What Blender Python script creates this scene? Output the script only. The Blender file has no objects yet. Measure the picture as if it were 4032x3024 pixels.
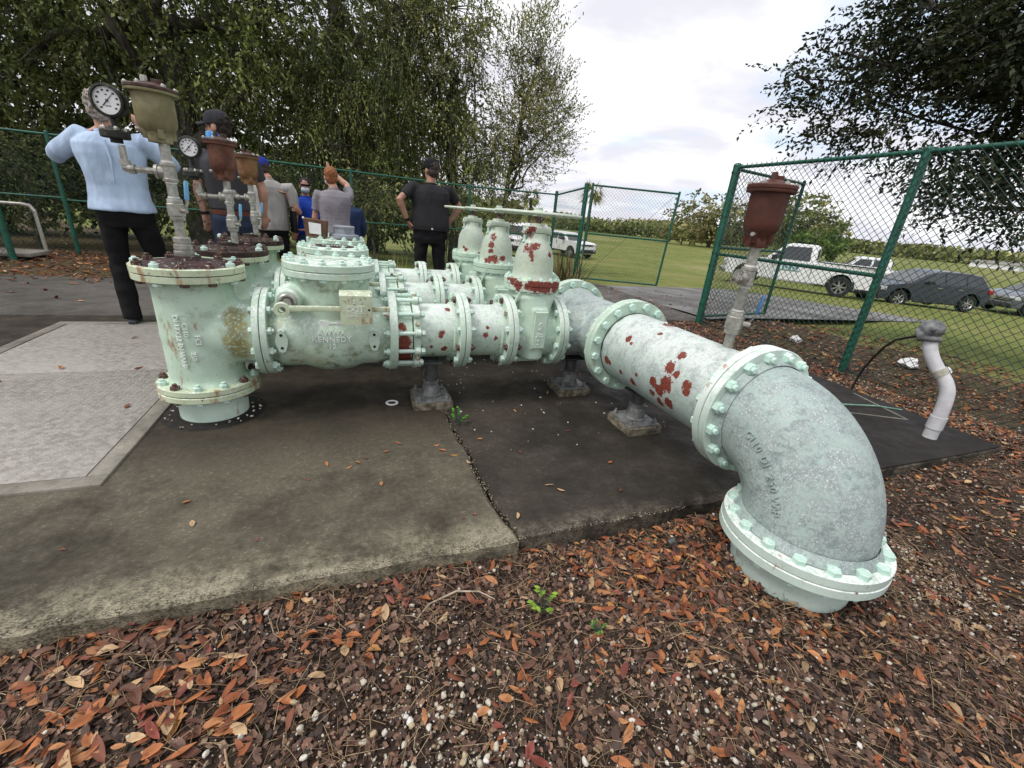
import bpy, bmesh, math, random
import numpy as np
from mathutils import Matrix, Vector, noise as mnoise
random.seed(7); RNG = np.random.default_rng(11)
SC = bpy.context.scene
COL = SC.collection
PI = math.pi
# ------------------------------------------------------------------ camera
cam_d = bpy.data.cameras.new('camera'); cam = bpy.data.objects.new('camera', cam_d); COL.objects.link(cam)
cam_d.sensor_width = 36; cam_d.lens = 14.974; cam_d.clip_start = .05; cam_d.clip_end = 3000
RT = Vector((0.93839465, -0.33451841, 0.08667703)); UP = Vector((0.04753259, 0.37339257, 0.92645488)); FW = Vector((0.34228078, 0.86526032, -0.36629011))
CAMP = Vector((0.77522731, -2.66906658, 1.20184912))
cam.matrix_world = Matrix(((RT.x, UP.x, -FW.x, CAMP.x), (RT.y, UP.y, -FW.y, CAMP.y), (RT.z, UP.z, -FW.z, CAMP.z), (0, 0, 0, 1)))
SC.camera = cam
# ------------------------------------------------------------------ sky, sun, exposure
SUN_EL, SUN_AZ = math.radians(56), math.radians(-105)       # azimuth clockwise from +Y
W = bpy.data.worlds.new('World'); SC.world = W; W.use_nodes = True
wn = W.node_tree; wn.nodes.clear()
def _sky():
    n = wn.nodes; l = wn.links
    out = n.new('ShaderNodeOutputWorld'); bg = n.new('ShaderNodeBackground'); bg.inputs['Strength'].default_value = .1
    sky = n.new('ShaderNodeTexSky'); sky.sky_type = 'NISHITA'; sky.sun_disc = False
    sky.sun_elevation = SUN_EL; sky.sun_rotation = SUN_AZ; sky.dust_density = 2.0; sky.air_density = 1.0
    tc = n.new('ShaderNodeTexCoord'); sep = n.new('ShaderNodeSeparateXYZ'); l.new(tc.outputs['Generated'], sep.inputs[0])
    # cloud deck seen in perspective: direction divided by its height
    zc = n.new('ShaderNodeMath'); zc.operation = 'MAXIMUM'; l.new(sep.outputs[2], zc.inputs[0]); zc.inputs[1].default_value = 0.0
    za = n.new('ShaderNodeMath'); za.operation = 'ADD'; l.new(zc.outputs[0], za.inputs[0]); za.inputs[1].default_value = .16
    dv = n.new('ShaderNodeVectorMath'); dv.operation = 'DIVIDE'; l.new(tc.outputs['Generated'], dv.inputs[0])
    cmb = n.new('ShaderNodeCombineXYZ')
    for k in range(3): l.new(za.outputs[0], cmb.inputs[k])
    l.new(cmb.outputs[0], dv.inputs[1])
    def noise(scale, detail, off):
        mp = n.new('ShaderNodeMapping'); mp.inputs['Location'].default_value = off; l.new(dv.outputs[0], mp.inputs[0])
        t = n.new('ShaderNodeTexNoise'); t.inputs['Scale'].default_value = scale; t.inputs['Detail'].default_value = detail
        t.inputs['Roughness'].default_value = .52; t.inputs['Distortion'].default_value = .25; l.new(mp.outputs[0], t.inputs[0]); return t.outputs[0]
    def mr(s, a, b, c=0., d=1.):
        m = n.new('ShaderNodeMapRange'); m.interpolation_type = 'SMOOTHSTEP'; l.new(s, m.inputs[0])
        for i, v in enumerate((a, b, c, d)): m.inputs[1 + i].default_value = v
        return m.outputs[0]
    def mix(f, a, b):
        m = n.new('ShaderNodeMix'); m.data_type = 'RGBA'
        for i, v in ((0, f), (6, a), (7, b)):
            if hasattr(v, 'is_output'): l.new(v, m.inputs[i])
            else: m.inputs[i].default_value = v
        return m.outputs[2]
    cover = mr(noise(.9, 5, (3.1, .4, 0)), .25, .43)
    tone = mr(noise(1.25, 6, (7.3, 2.2, 0)), .40, .60)
    cloud = mix(tone, (6.25, 6.25, 6.85, 1), (8.5, 8.55, 8.8, 1))
    blue = mix(.7, sky.outputs[0], (6.2, 7.4, 9.0, 1))
    # thin high veil: even the gaps are pale
    c = mix(cover, blue, cloud)
    l.new(c, bg.inputs['Color']); l.new(bg.outputs[0], out.inputs['Surface'])
_sky()
sun_d = bpy.data.lights.new('sun', 'SUN'); sun_d.energy = 1.7; sun_d.angle = math.radians(24); sun_d.color = (1, .96, .9)
sun = bpy.data.objects.new('sun', sun_d); COL.objects.link(sun)
_d = Vector((math.sin(SUN_AZ) * math.cos(SUN_EL), math.cos(SUN_AZ) * math.cos(SUN_EL), math.sin(SUN_EL)))
sun.rotation_euler = _d.to_track_quat('Z', 'Y').to_euler(); sun.location = (0, 0, 30)
SC.view_settings.view_transform = 'Standard'; SC.view_settings.look = 'None'
SC.view_settings.exposure = 0.48; SC.view_settings.gamma = 1.0; SC.view_settings.use_curve_mapping = False
try:
    SC.cycles.use_denoising = True; SC.cycles.max_bounces = 6; SC.cycles.diffuse_bounces = 3; SC.cycles.glossy_bounces = 3
    SC.cycles.transparent_max_bounces = 8; SC.cycles.caustics_reflective = False; SC.cycles.caustics_refractive = False
except Exception: pass
# ------------------------------------------------------------------ node helpers
class NT:
    """small node-graph writer for one material"""
    def __init__(s, name):
        s.m = bpy.data.materials.new(name); s.m.use_nodes = True; s.t = s.m.node_tree; s.t.nodes.clear()
        s.out = s.t.nodes.new('ShaderNodeOutputMaterial'); s.b = s.t.nodes.new('ShaderNodeBsdfPrincipled')
        s.t.links.new(s.b.outputs[0], s.out.inputs[0]); s._pos = None
    def set(s, sock, v):
        if hasattr(v, 'is_output'): s.t.links.new(v, sock)
        else:
            try: sock.default_value = v
            except Exception: sock.default_value = (*v, 1)
    def n(s, typ, ins=(), out=0, **attrs):
        d = s.t.nodes.new(typ)
        for k, v in attrs.items(): setattr(d, k, v)
        for k, v in dict(ins).items(): s.set(d.inputs[k], v)
        return d.outputs[out]
    @property
    def pos(s):
        if s._pos is None: s._geo = s.t.nodes.new('ShaderNodeNewGeometry'); s._pos = s._geo.outputs['Position']; s.nrm = s._geo.outputs['Normal']
        return s._pos
    def obj(s): return s.n('ShaderNodeTexCoord', out=3)
    def noise(s, scale, detail=4, rough=.55, vec=None, stretch=None, off=None, dist=0.):
        v = vec if vec is not None else s.pos
        if stretch or off:
            v = s.n('ShaderNodeMapping', {0: v, 'Scale': stretch or (1, 1, 1), 'Location': off or (0, 0, 0)})
        return s.n('ShaderNodeTexNoise', {'Vector': v, 'Scale': scale, 'Detail': detail, 'Roughness': rough, 'Distortion': dist})
    def vor(s, scale, vec=None, feature='F1', out=0, rnd=1.):
        return s.n('ShaderNodeTexVoronoi', {'Vector': vec if vec is not None else s.pos, 'Scale': scale, 'Randomness': rnd}, out=out, feature=feature)
    def mr(s, v, a, b, c=0., d=1., smooth=True):
        return s.n('ShaderNodeMapRange', {0: v, 1: a, 2: b, 3: c, 4: d}, interpolation_type='SMOOTHSTEP' if smooth else 'LINEAR')
    def math(s, op, a, b=0., c=0.): return s.n('ShaderNodeMath', {0: a, 1: b, 2: c}, operation=op)
    def mul(s, a, b): return s.math('MULTIPLY', a, b)
    def mix(s, f, a, b, blend='MIX'):
        d = s.t.nodes.new('ShaderNodeMix'); d.data_type = 'RGBA'; d.blend_type = blend
        for i, v in ((0, f), (6, a), (7, b)):
            if i and isinstance(v, tuple) and len(v) == 3: v = (*v, 1)
            s.set(d.inputs[i], v)
        return d.outputs[2]
    def xyz(s, v): return s.n('ShaderNodeSeparateXYZ', {0: v}, 0).node.outputs
    def bump(s, h, strength=.3, dist=.01, prev=None):
        i = {'Height': h, 'Strength': strength, 'Distance': dist}
        if prev is not None: i['Normal'] = prev
        return s.n('ShaderNodeBump', i)
    def fin(s, col=None, rough=.6, metal=0., normal=None, spec=.5, **kw):
        if col is not None: s.set(s.b.inputs['Base Color'], col if hasattr(col, 'is_output') else (*col[:3], 1))
        s.set(s.b.inputs['Roughness'], rough); s.set(s.b.inputs['Metallic'], metal); s.set(s.b.inputs['Specular IOR Level'], spec)
        if normal is not None: s.set(s.b.inputs['Normal'], normal)
        for k, v in kw.items(): s.set(s.b.inputs[k], v)
        return s.m
def plain(name, c, rough=.6, metal=0., var=.25, scale=30, bump=0., bscale=80, spec=.5, dark=None, stretch=None):
    """one colour with worn variation"""
    t = NT(name); f = t.noise(scale, 5, .6, stretch=stretch)
    d = dark or tuple(x * (1 - var * 1.6) for x in c)
    col = t.mix(t.mr(f, .3, .7), d, tuple(min(1, x * (1 + var * .5)) for x in c))
    nm = t.bump(t.noise(bscale, 4, .6), bump, .004) if bump else None
    return t.fin(col, t.mr(f, .3, .7, min(1, rough + .1), max(.05, rough - .1)), metal, nm, spec)
# ------------------------------------------------------------------ mesh helpers
def fr(o, ax):
    """4x4 numpy frame whose local z runs along ax ('x','-x','y','-y','z','-z' or a vector) at origin o"""
    A = {'x': (1, 0, 0), '-x': (-1, 0, 0), 'y': (0, 1, 0), '-y': (0, -1, 0), 'z': (0, 0, 1), '-z': (0, 0, -1)}
    z = Vector(A[ax] if isinstance(ax, str) else ax).normalized()
    u = Vector((0, 0, 1)) if abs(z.z) < .95 else Vector((0, 1, 0))
    x = u.cross(z).normalized() if abs(z.z) < .95 else Vector((1, 0, 0)); x = (x - z * x.dot(z)).normalized(); y = z.cross(x)
    M = np.eye(4); M[:3, 0] = x; M[:3, 1] = y; M[:3, 2] = z; M[:3, 3] = o
    return M
def T(x, y, z):
    M = np.eye(4); M[:3, 3] = (x, y, z); return M
def RZ(a):
    M = np.eye(4); c, s_ = math.cos(a), math.sin(a); M[:2, :2] = ((c, -s_), (s_, c)); return M
def RX(a):
    M = np.eye(4); c, s_ = math.cos(a), math.sin(a); M[1:3, 1:3] = ((c, -s_), (s_, c)); return M
def RY(a):
    M = np.eye(4); c, s_ = math.cos(a), math.sin(a); M[0, 0] = c; M[0, 2] = s_; M[2, 0] = -s_; M[2, 2] = c; return M
class MB:
    """collects shapes for ONE mesh"""
    def __init__(s): s.v = []; s.f = []; s.n = 0; s.mi = []
    def add(s, v, f, M=None, mi=0):
        v = np.asarray(v, float)
        if M is not None: v = v @ M[:3, :3].T + M[:3, 3]
        s.v.append(v); n = s.n
        s.f.extend([tuple(i + n for i in q) for q in f]); s.mi.extend([mi] * len(f)); s.n += len(v); return s
    def lathe(s, prof, M=None, seg=32, mi=0, cap=True):
        m = len(prof); a = np.linspace(0, 2 * PI, seg, endpoint=False)
        v = np.array([(r * math.cos(t), r * math.sin(t), z) for (r, z) in prof for t in a])
        f = []
        for i in range(m - 1):
            for j in range(seg):
                k = (j + 1) % seg; f.append((i * seg + j, i * seg + k, (i + 1) * seg + k, (i + 1) * seg + j))
        if cap:
            if prof[0][0] > 1e-6: f.append(tuple(range(seg - 1, -1, -1)))
            if prof[-1][0] > 1e-6: f.append(tuple((m - 1) * seg + j for j in range(seg)))
        return s.add(v, f, M, mi)
    def cyl(s, r, z0, z1, M=None, seg=24, mi=0, bev=0.):
        if bev: return s.lathe([(r - bev, z0), (r, z0 + bev), (r, z1 - bev), (r - bev, z1)], M, seg, mi)
        return s.lathe([(r, z0), (r, z1)], M, seg, mi)
    def box(s, lo, hi, M=None, mi=0, bev=0.):
        (a, b, c), (d, e, g) = lo, hi
        if not bev:
            v = [(a, b, c), (d, b, c), (d, e, c), (a, e, c), (a, b, g), (d, b, g), (d, e, g), (a, e, g)]
            return s.add(v, [(0, 3, 2, 1), (4, 5, 6, 7), (0, 1, 5, 4), (1, 2, 6, 5), (2, 3, 7, 6), (3, 0, 4, 7)], M, mi)
        bm = bmesh.new(); bmesh.ops.create_cube(bm, size=1)
        for q in bm.verts: q.co = ((a + d) / 2 + q.co.x * (d - a), (b + e) / 2 + q.co.y * (e - b), (c + g) / 2 + q.co.z * (g - c))
        bmesh.ops.bevel(bm, geom=bm.edges[:], offset=bev, segments=2, affect='EDGES', profile=.5)
        bm.verts.index_update(); v = [q.co[:] for q in bm.verts]; f = [[q.index for q in p.verts] for p in bm.faces]; bm.free()
        return s.add(v, f, M, mi)
    def ngon(s, pts, z0, z1, M=None, mi=0):
        n = len(pts); v = [(x, y, z0) for x, y in pts] + [(x, y, z1) for x, y in pts]
        f = [tuple(range(n - 1, -1, -1)), tuple(range(n, 2 * n))] + [(i, (i + 1) % n, n + (i + 1) % n, n + i) for i in range(n)]
        return s.add(v, f, M, mi)
    def hex(s, af, z0, z1, M=None, mi=0):
        R = af / math.sqrt(3); h = (z1 - z0) * .18 * (1 if z1 > z0 else 1)
        return s.lathe([(R, z0), (R, z1 - h), (R * .86, z1)], M, 6, mi)
    def tube(s, pts, r, seg=8, mi=0, cap=True, ell=None):
        """pts: list of points; r: one radius or a list; parallel transported"""
        P = [Vector(p) for p in pts]; n = len(P); rr = r if hasattr(r, '__len__') else [r] * n
        tg = [(P[min(i + 1, n - 1)] - P[max(i - 1, 0)]).normalized() for i in range(n)]
        u = tg[0].orthogonal().normalized() if ell is None else Vector(ell).normalized()
        V = []
        for i in range(n):
            u = (u - tg[i] * u.dot(tg[i])).normalized(); w = tg[i].cross(u)
            for j in range(seg):
                a = 2 * PI * j / seg; q = rr[i]; ra, rb = q if hasattr(q, '__len__') else (q, q)
                V.append(P[i] + u * (ra * math.cos(a)) + w * (rb * math.sin(a)))
        f = [(i * seg + j, i * seg + (j + 1) % seg, (i + 1) * seg + (j + 1) % seg, (i + 1) * seg + j) for i in range(n - 1) for j in range(seg)]
        if cap: f += [tuple(range(seg - 1, -1, -1)), tuple((n - 1) * seg + j for j in range(seg))]
        return s.add([q[:] for q in V], f, None, mi)
    def ball(s, c, r, seg=12, rings=8, M=None, mi=0):
        rx, ry, rz = r if hasattr(r, '__len__') else (r, r, r)
        pr = [(math.sin(PI * i / rings), -math.cos(PI * i / rings)) for i in range(rings + 1)]; pr[0] = (1e-5, -1); pr[-1] = (1e-5, 1)
        B = MB().lathe(pr, None, seg, 0, cap=False); v = B.v[0] * np.array([rx, ry, rz]) + np.array(c)
        return s.add(v, B.f, M, mi)
    def mesh(s, name, mats, smooth=35):
        me = bpy.data.meshes.new(name); V = np.concatenate(s.v) if s.v else np.zeros((0, 3))
        me.from_pydata(V.tolist(), [], s.f)
        for m in (mats if isinstance(mats, (list, tuple)) else [mats]): me.materials.append(m)
        if any(s.mi): me.polygons.foreach_set('material_index', s.mi)
        fix(me, smooth); return me
def fix(me, smooth=35, recalc=True):
    if recalc:
        bm = bmesh.new(); bm.from_mesh(me); bmesh.ops.recalc_face_normals(bm, faces=bm.faces[:]); bm.to_mesh(me); bm.free()
    if smooth is not None and len(me.polygons):
        me.polygons.foreach_set('use_smooth', [True] * len(me.polygons))
        if smooth < 179: me.set_sharp_from_angle(angle=math.radians(smooth))
    me.update()
def put(name, me, parent=None, M=None):
    o = bpy.data.objects.new(name, me); COL.objects.link(o)
    if parent is not None: o.parent = parent
    if M is not None: o.matrix_basis = Matrix(M.tolist()) if isinstance(M, np.ndarray) else M
    return o
def part(name, mb, mat, parent=None, smooth=35, label=None):
    o = put(name, mb.mesh(name, mat, smooth), parent)
    if label: o['label'] = label
    return o
def tag(o, label=None, cat=None, group=None, kind=None):
    for k, v in (('label', label), ('category', cat), ('group', group), ('kind', kind)):
        if v: o[k] = v
    return o
def thing(name, label, cat, loc=(0, 0, 0), group=None, rz=0.):
    o = bpy.data.objects.new(name, None); COL.objects.link(o); o.empty_display_size = .05
    o.location = loc; o.rotation_euler = (0, 0, rz); return tag(o, label, cat, group)
KIDS = {}
def dup(o, loc=None, label=None, parent=None):
    """copy of a thing with copies of its parts and sub-parts (mesh data shared)"""
    c = o.copy(); COL.objects.link(c)
    if parent is not None: c.parent = parent
    if loc is not None: c.location = loc
    if label: c['label'] = label
    for ch in list(o.children): dup(ch, None, None, c)
    return c
def fuse(mb, voxel, mat, name, smooth_it=6, smooth_f=.5, ang=60):
    """voxel union of everything in mb: one continuous skin with soft fillets"""
    me = mb.mesh('tmp', mat, None); o = bpy.data.objects.new('tmp', me); COL.objects.link(o)
    r = o.modifiers.new('r', 'REMESH'); r.mode = 'VOXEL'; r.voxel_size = voxel
    if smooth_it: q = o.modifiers.new('s', 'SMOOTH'); q.iterations = smooth_it; q.factor = smooth_f
    dg = bpy.context.evaluated_depsgraph_get(); e = bpy.data.meshes.new_from_object(o.evaluated_get(dg)); e.name = name
    bpy.data.objects.remove(o); bpy.data.meshes.remove(me)
    e.materials.clear(); [e.materials.append(m) for m in (mat if isinstance(mat, (list, tuple)) else [mat])]
    fix(e, ang, recalc=False); return e
def text_pts(txt, size, depth, spacing=1., res=2):
    cu = bpy.data.curves.new('tmp', 'FONT'); cu.body = txt; cu.size = size; cu.extrude = depth; cu.align_x = 'CENTER'; cu.align_y = 'CENTER'
    cu.space_character = spacing; cu.resolution_u = res; cu.space_line = .85
    o = bpy.data.objects.new('tmp', cu); COL.objects.link(o); dg = bpy.context.evaluated_depsgraph_get()
    me = bpy.data.meshes.new_from_object(o.evaluated_get(dg)); v = np.array([q.co[:] for q in me.vertices]); f = [tuple(p.vertices) for p in me.polygons]
    bpy.data.objects.remove(o); bpy.data.curves.remove(cu); bpy.data.meshes.remove(me); return v, f
def big(name, V, F, mat, col=None, smooth=None, parent=None):
    """fast mesh from numpy arrays; F is (n,3) or (n,4); col per vertex (n,3) -> attribute 'tint'"""
    me = bpy.data.meshes.new(name); k = F.shape[1]
    me.vertices.add(len(V)); me.vertices.foreach_set('co', np.ascontiguousarray(V, dtype=np.float32).ravel())
    me.loops.add(F.size); me.loops.foreach_set('vertex_index', np.ascontiguousarray(F, dtype=np.int32).ravel())
    me.polygons.add(len(F)); me.polygons.foreach_set('loop_start', np.arange(0, F.size, k, dtype=np.int32))
    me.update(calc_edges=True)
    if smooth: me.polygons.foreach_set('use_smooth', [True] * len(F))
    if col is not None:
        a = me.color_attributes.new('tint', 'FLOAT_COLOR', 'POINT')
        a.data.foreach_set('color', np.concatenate([col, np.ones((len(col), 1))], 1).astype(np.float32).ravel())
    me.materials.append(mat); o = bpy.data.objects.new(name, me); COL.objects.link(o)
    if parent is not None: o.parent = parent
    return o
def scatter(tv, tf, P, R, S):
    """copies of template (tv, tf) at P with rotation matrices R (n,3,3) and scales S (n,) or (n,3)"""
    n, m = len(P), len(tv); S = np.asarray(S); S = S[:, None] if S.ndim == 1 else S
    v = np.einsum('nij,nmj->nmi', R, tv[None] * S[:, None, :]) + P[:, None, :]
    F = (np.asarray(tf)[None] + (np.arange(n) * m)[:, None, None]).reshape(-1, np.asarray(tf).shape[1])
    return v.reshape(-1, 3), F
def rots(n, tilt, rng=RNG):
    """random heading with a random tilt (std radians) -> (n,3,3)"""
    a = rng.uniform(0, 2 * PI, n); b = rng.normal(0, tilt, n); c = rng.normal(0, tilt, n)
    ca, sa, cb, sb, cc, sc = np.cos(a), np.sin(a), np.cos(b), np.sin(b), np.cos(c), np.sin(c); o, z = np.ones(n), np.zeros(n)
    A = np.stack([ca, -sa, z, sa, ca, z, z, z, o], 1).reshape(-1, 3, 3); B = np.stack([o, z, z, z, cb, -sb, z, sb, cb], 1).reshape(-1, 3, 3)
    C = np.stack([cc, z, sc, z, o, z, -sc, z, cc], 1).reshape(-1, 3, 3); return A @ B @ C
def sstep(a, b, x): t = np.clip((np.asarray(x, float) - a) / (b - a), 0, 1); return t * t * (3 - 2 * t)
def vnoise(X, Y, s, seed=0):
    """cheap smooth value noise on numpy arrays"""
    X = np.asarray(X) * s + seed * 17.3; Y = np.asarray(Y) * s - seed * 9.1; xi, yi = np.floor(X), np.floor(Y); u, v = X - xi, Y - yi
    u, v = u * u * (3 - 2 * u), v * v * (3 - 2 * v)
    h = lambda a, b: np.modf(np.abs(np.sin(a * 127.1 + b * 311.7) * 43758.5453))[0]
    return (h(xi, yi) * (1 - u) + h(xi + 1, yi) * u) * (1 - v) + (h(xi, yi + 1) * (1 - u) + h(xi + 1, yi + 1) * u) * v
# ------------------------------------------------------------------ materials
MINT = (.49, .635, .51)
def paint(name, base=MINT, chalk=.5, grey=0., algae=0., rust=0., chips=(), fine=70, ridges=None, moss=(), rough=.55):
    """old paint over red primer: chalky bloom on weathered tops (whitened further for top light), fine grey mottling, algae, rust runs, listed chips"""
    t = NT(name); p = t.pos; nz = t.xyz(t.nrm)[2]
    n1 = t.noise(5, 5, .6); n2 = t.noise(fine, 5, .7); n3 = t.noise(17, 6, .65, off=(3, 1, 7))
    col = t.mix(t.mr(n1, .3, .7), tuple(c * .88 for c in base), tuple(min(1, c * 1.06) for c in base))
    if chalk:      # bloom: pale broken patches on upward faces, strengthened to paint in lit tops
        w = t.mul(t.mr(nz, -.25, .75), t.mr(t.math('ADD', t.mul(n2, .62), t.mul(n3, .38)), .60 - chalk * .17, .66 - chalk * .12))
        col = t.mix(t.mul(w, .9), col, (.80, .84, .81))
    if grey:
        n4 = t.noise(9, 6, .72, off=(8, 2, 4)); n6 = t.noise(30, 5, .7, off=(2, 9, 1), stretch=(1, 1, 1.6))
        col = t.mix(t.mul(t.mul(t.mr(t.math('ADD', t.mul(n4, .6), t.mul(n6, .4)), .47, .60), t.mr(n2, .30, .55)), grey * .85), col, (.14, .17, .175))
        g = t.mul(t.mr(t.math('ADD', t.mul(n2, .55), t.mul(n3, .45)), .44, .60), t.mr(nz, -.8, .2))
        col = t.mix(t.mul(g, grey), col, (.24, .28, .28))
        g2 = t.mr(t.noise(fine * 1.9, 3, .6), .55, .66)
        col = t.mix(t.mul(t.mul(g2, t.mr(n3, .42, .56)), grey * .6), col, (.78, .82, .80))
    if algae:
        a = t.mul(t.mr(t.noise(14, 7, .75, off=(9, 4, 2)), .57 - .12 * algae, .66), t.mr(nz, .35, -.55))
        col = t.mix(t.mul(a, .85), col, (.13, .13, .045))
        y = t.mul(t.mr(t.noise(4.5, 6, .7, off=(2, 8, 5)), .55, .72), .5 * algae); col = t.mix(y, col, (.42, .40, .16))
    for (x, y, z, r) in moss:
        d = t.n('ShaderNodeVectorMath', {0: p, 1: (x, y, z)}, 'Value', operation='DISTANCE')
        m = t.mr(t.math('ADD', t.math('DIVIDE', d, r), t.mul(n3, .9)), 1.25, .95); col = t.mix(t.mul(t.mul(m, t.mr(n2, .34, .5)), .85), col, t.mix(t.mr(n3, .4, .6), (.30, .27, .10), (.15, .12, .025)))
    if rust:
        r = t.mr(t.noise(11, 7, .72, stretch=(1, 1, .35), off=(5, 5, 1)), .60 - .1 * rust, .68 - .06 * rust)
        col = t.mix(t.mul(r, .8), col, t.mix(t.mr(n2, .4, .6), (.36, .16, .05), (.22, .10, .05)))
        k = t.mr(t.noise(24, 6, .75, off=(1, 6, 3)), .67 - .05 * rust, .69 - .05 * rust); col = t.mix(k, col, (.10, .045, .03))
    h = t.mul(n2, .6)
    if chips:
        e = t.math('MULTIPLY_ADD', t.math('ADD', t.mul(t.noise(26, 8, .82, off=(4, 2, 9)), .7), t.mul(t.noise(95, 4, .7), .3)), 3.4, -1.03); mx = None
        for (x, y, z, r) in chips:
            d = t.n('ShaderNodeVectorMath', {0: p, 1: (x, y, z)}, 'Value', operation='DISTANCE')
            v = t.math('DIVIDE', d, r); mx = v if mx is None else t.math('MINIMUM', mx, v)
        c = t.mr(t.math('ADD', mx, e), 1.49, 1.45); rim = t.mr(t.math('ADD', mx, e), 1.58, 1.50)
        col = t.mix(t.mul(rim, .5), col, (.8, .84, .8))
        col = t.mix(c, col, t.mix(t.mr(n2, .35, .65), (.13, .030, .021), (.23, .052, .033))); h = t.math('SUBTRACT', h, t.mul(c, .6))
    nm = t.bump(h, .35, .003)
    if ridges is not None:
        nm = t.bump(t.noise(ridges[0], 2, .5, stretch=ridges[1]), ridges[2], .004, nm)
    return t.fin(col, t.mr(n2, .35, .65, rough + .12, rough - .1), 0, nm, .35)
M = {}
H = .4757
CH_MAN = [(2.275, -.654, .598, .03), (2.264, -.696, .581, .015), (2.255, -1.05, .56, .042), (2.238, -1.067, .478, .06), (2.241, -1.03, .43, .045), (2.243, -1.204, .523, .035),
          (2.239, -1.215, .496, .028), (2.3, -1.065, .63, .028), (2.249, -1.112, .545, .026), (2.239, -.973, .452, .04), (2.255, -.967, .389, .026), (2.271, -1.023, .359, .036), (2.256, -1.099, .388, .04),
          (2.245, -.513, .421, .036), (2.248, -.543, .411, .022), (2.253, -.666, .395, .022), (2.241, -.826, .439, .016), (2.261, -.784, .378, .034), (2.353, -.813, .67, .02), (2.477, -.728, .697, .05)]
CH_SP = [(1.278, -.166, .504, .026), (1.271, -.168, .485, .02), (1.216, -.156, .414, .014), (1.296, -.149, .398, .026), (1.155, -.157, .415, .016), (1.555, -.168, .486, .024), (1.568, -.158, .533, .014),
         (1.624, -.168, .465, .016), (1.325, -.073, .627, .022), (1.25, .65, .52, .03), (1.28, .66, .45, .025), (1.46, .75, .62, .03), (1.40, .64, .60, .025)]
CH_BON = [(1.736, -.085, .833, .05), (1.722, -.049, .847, .045), (1.75, -.12, .80, .05), (1.837, -.174, .808, .045), (1.876, -.183, .80, .055), (1.938, -.181, .80, .055), (2.005, -.153, .80, .055), (2.04, -.11, .80, .04), (1.81, -.156, .80, .03),
          (1.80, -.085, 1.035, .05), (1.83, -.10, 1.045, .05), (1.85, -.107, 1.045, .05), (1.825, -.093, 1.06, .04), (1.836, -.101, 1.002, .022), (1.84, -.103, .98, .022), (1.969, -.098, .99, .022), (1.847, -.108, .954, .014), (1.815, -.06, 1.10, .05), (1.84, -.07, 1.13, .04),
          (1.83, .70, 1.06, .06), (1.83, .705, 1.08, .05), (1.827, .711, .972, .035), (1.83, .709, .925, .028), (1.917, .688, .878, .03), (1.83, .70, .857, .04), (1.85, .695, .864, .045), (1.87, .69, .86, .03), (1.79, .72, .85, .03),
          (1.82, 1.5, .86, .03), (1.80, 1.52, .88, .02), (1.95, 1.48, .83, .02)]
M['mint'] = paint('mint_paint', chalk=.4, algae=.4, rust=.22, moss=[(.20, -.11, .49, .135), (.20, -.12, .43, .11), (.19, -.10, .57, .10)])
M['mint_check'] = paint('mint_paint_valve', chalk=.65, algae=1.0, rust=.06, fine=60)
M['mint_pipe'] = paint('mint_paint_pipe', chalk=1.15, grey=.45, algae=.1, chips=CH_SP, fine=75, ridges=(60, (2.2, .35, .35), .25))
M['mint_flange'] = paint('mint_paint_flange', chalk=.9, grey=.15, algae=.2, rust=.0)
M['mint_gate'] = paint('mint_paint_gate', chalk=.4, algae=.3, chips=CH_BON)
M['mint_bonnet'] = paint('mint_paint_bonnet', base=(.50, .58, .46), chalk=.5, grey=.25, algae=.45, chips=CH_BON, fine=55)
M['mint_cover'] = paint('mint_paint_cover', base=(.48, .62, .50), chalk=.8, algae=.5, rust=.15)
M['mint_tee_flange'] = paint('mint_paint_tee_flange', base=(.52, .60, .42), chalk=.55, algae=.7, rust=.75)
M['man'] = paint('weathered_manifold_paint', base=(.42, .52, .47), chalk=1.15, grey=.62, chips=CH_MAN, fine=85, ridges=(55, (.3, 2.6, .3), .5))
M['man_tee'] = paint('weathered_tee_paint', base=(.42, .50, .47), chalk=.6, grey=.9, algae=.7, fine=60)
M['man_flange'] = paint('manifold_flange_paint', chalk=.55, grey=.08, rust=.05, algae=.1)
M['elbow'] = paint('weathered_elbow_paint', base=(.36, .45, .42), chalk=.5, grey=.95, fine=95, ridges=(40, (.3, 1.0, 1.0), .35))
M['elbow_flange'] = paint('elbow_flange_paint', base=(.50, .62, .55), chalk=1.1, rust=.2, chips=[(2.52, -2.0, 0.0, .06), (2.42, -2.0, .03, .03), (2.60, -1.98, -.03, .05)])
M['stub'] = paint('stub_paint', base=(.56, .70, .60), chalk=.5, rust=.32)
def rusty(name, a, b, pale, k=.5, scale=12):
    t = NT(name); n1 = t.noise(scale, 7, .68); n2 = t.noise(scale * 3.2, 6, .7, off=(4, 4, 1)); nz = t.xyz(t.pos) and t.xyz(t.nrm)[2]
    col = t.mix(t.mr(n1, .35, .65), a, b); col = t.mix(t.mul(t.mr(n2, .66 - .14 * k, .68 - .1 * k), t.mr(nz, -.5, .5)), col, pale)
    return t.fin(col, t.mr(n1, .3, .7, .75, .45), 0, t.bump(n2, .4, .004), .35)
M['rust_cover'] = rusty('rusty_cover', (.022, .010, .012), (.060, .028, .027), (.52, .58, .50), .45, 14)
M['rust_cover2'] = rusty('rusty_cover_old', (.016, .009, .008), (.045, .022, .016), (.46, .44, .26), .32, 14)
M['bolt_dark'] = rusty('rusted_bolt', (.05, .022, .018), (.12, .06, .045), (.6, .66, .6), .62, 30)
M['bolt'] = paint('bolt_paint', base=(.52, .70, .61), chalk=.6, rust=.25, fine=90)
M['bolt_clean'] = paint('bolt_paint_clean', base=(.50, .70, .61), chalk=.55, fine=90)
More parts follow.
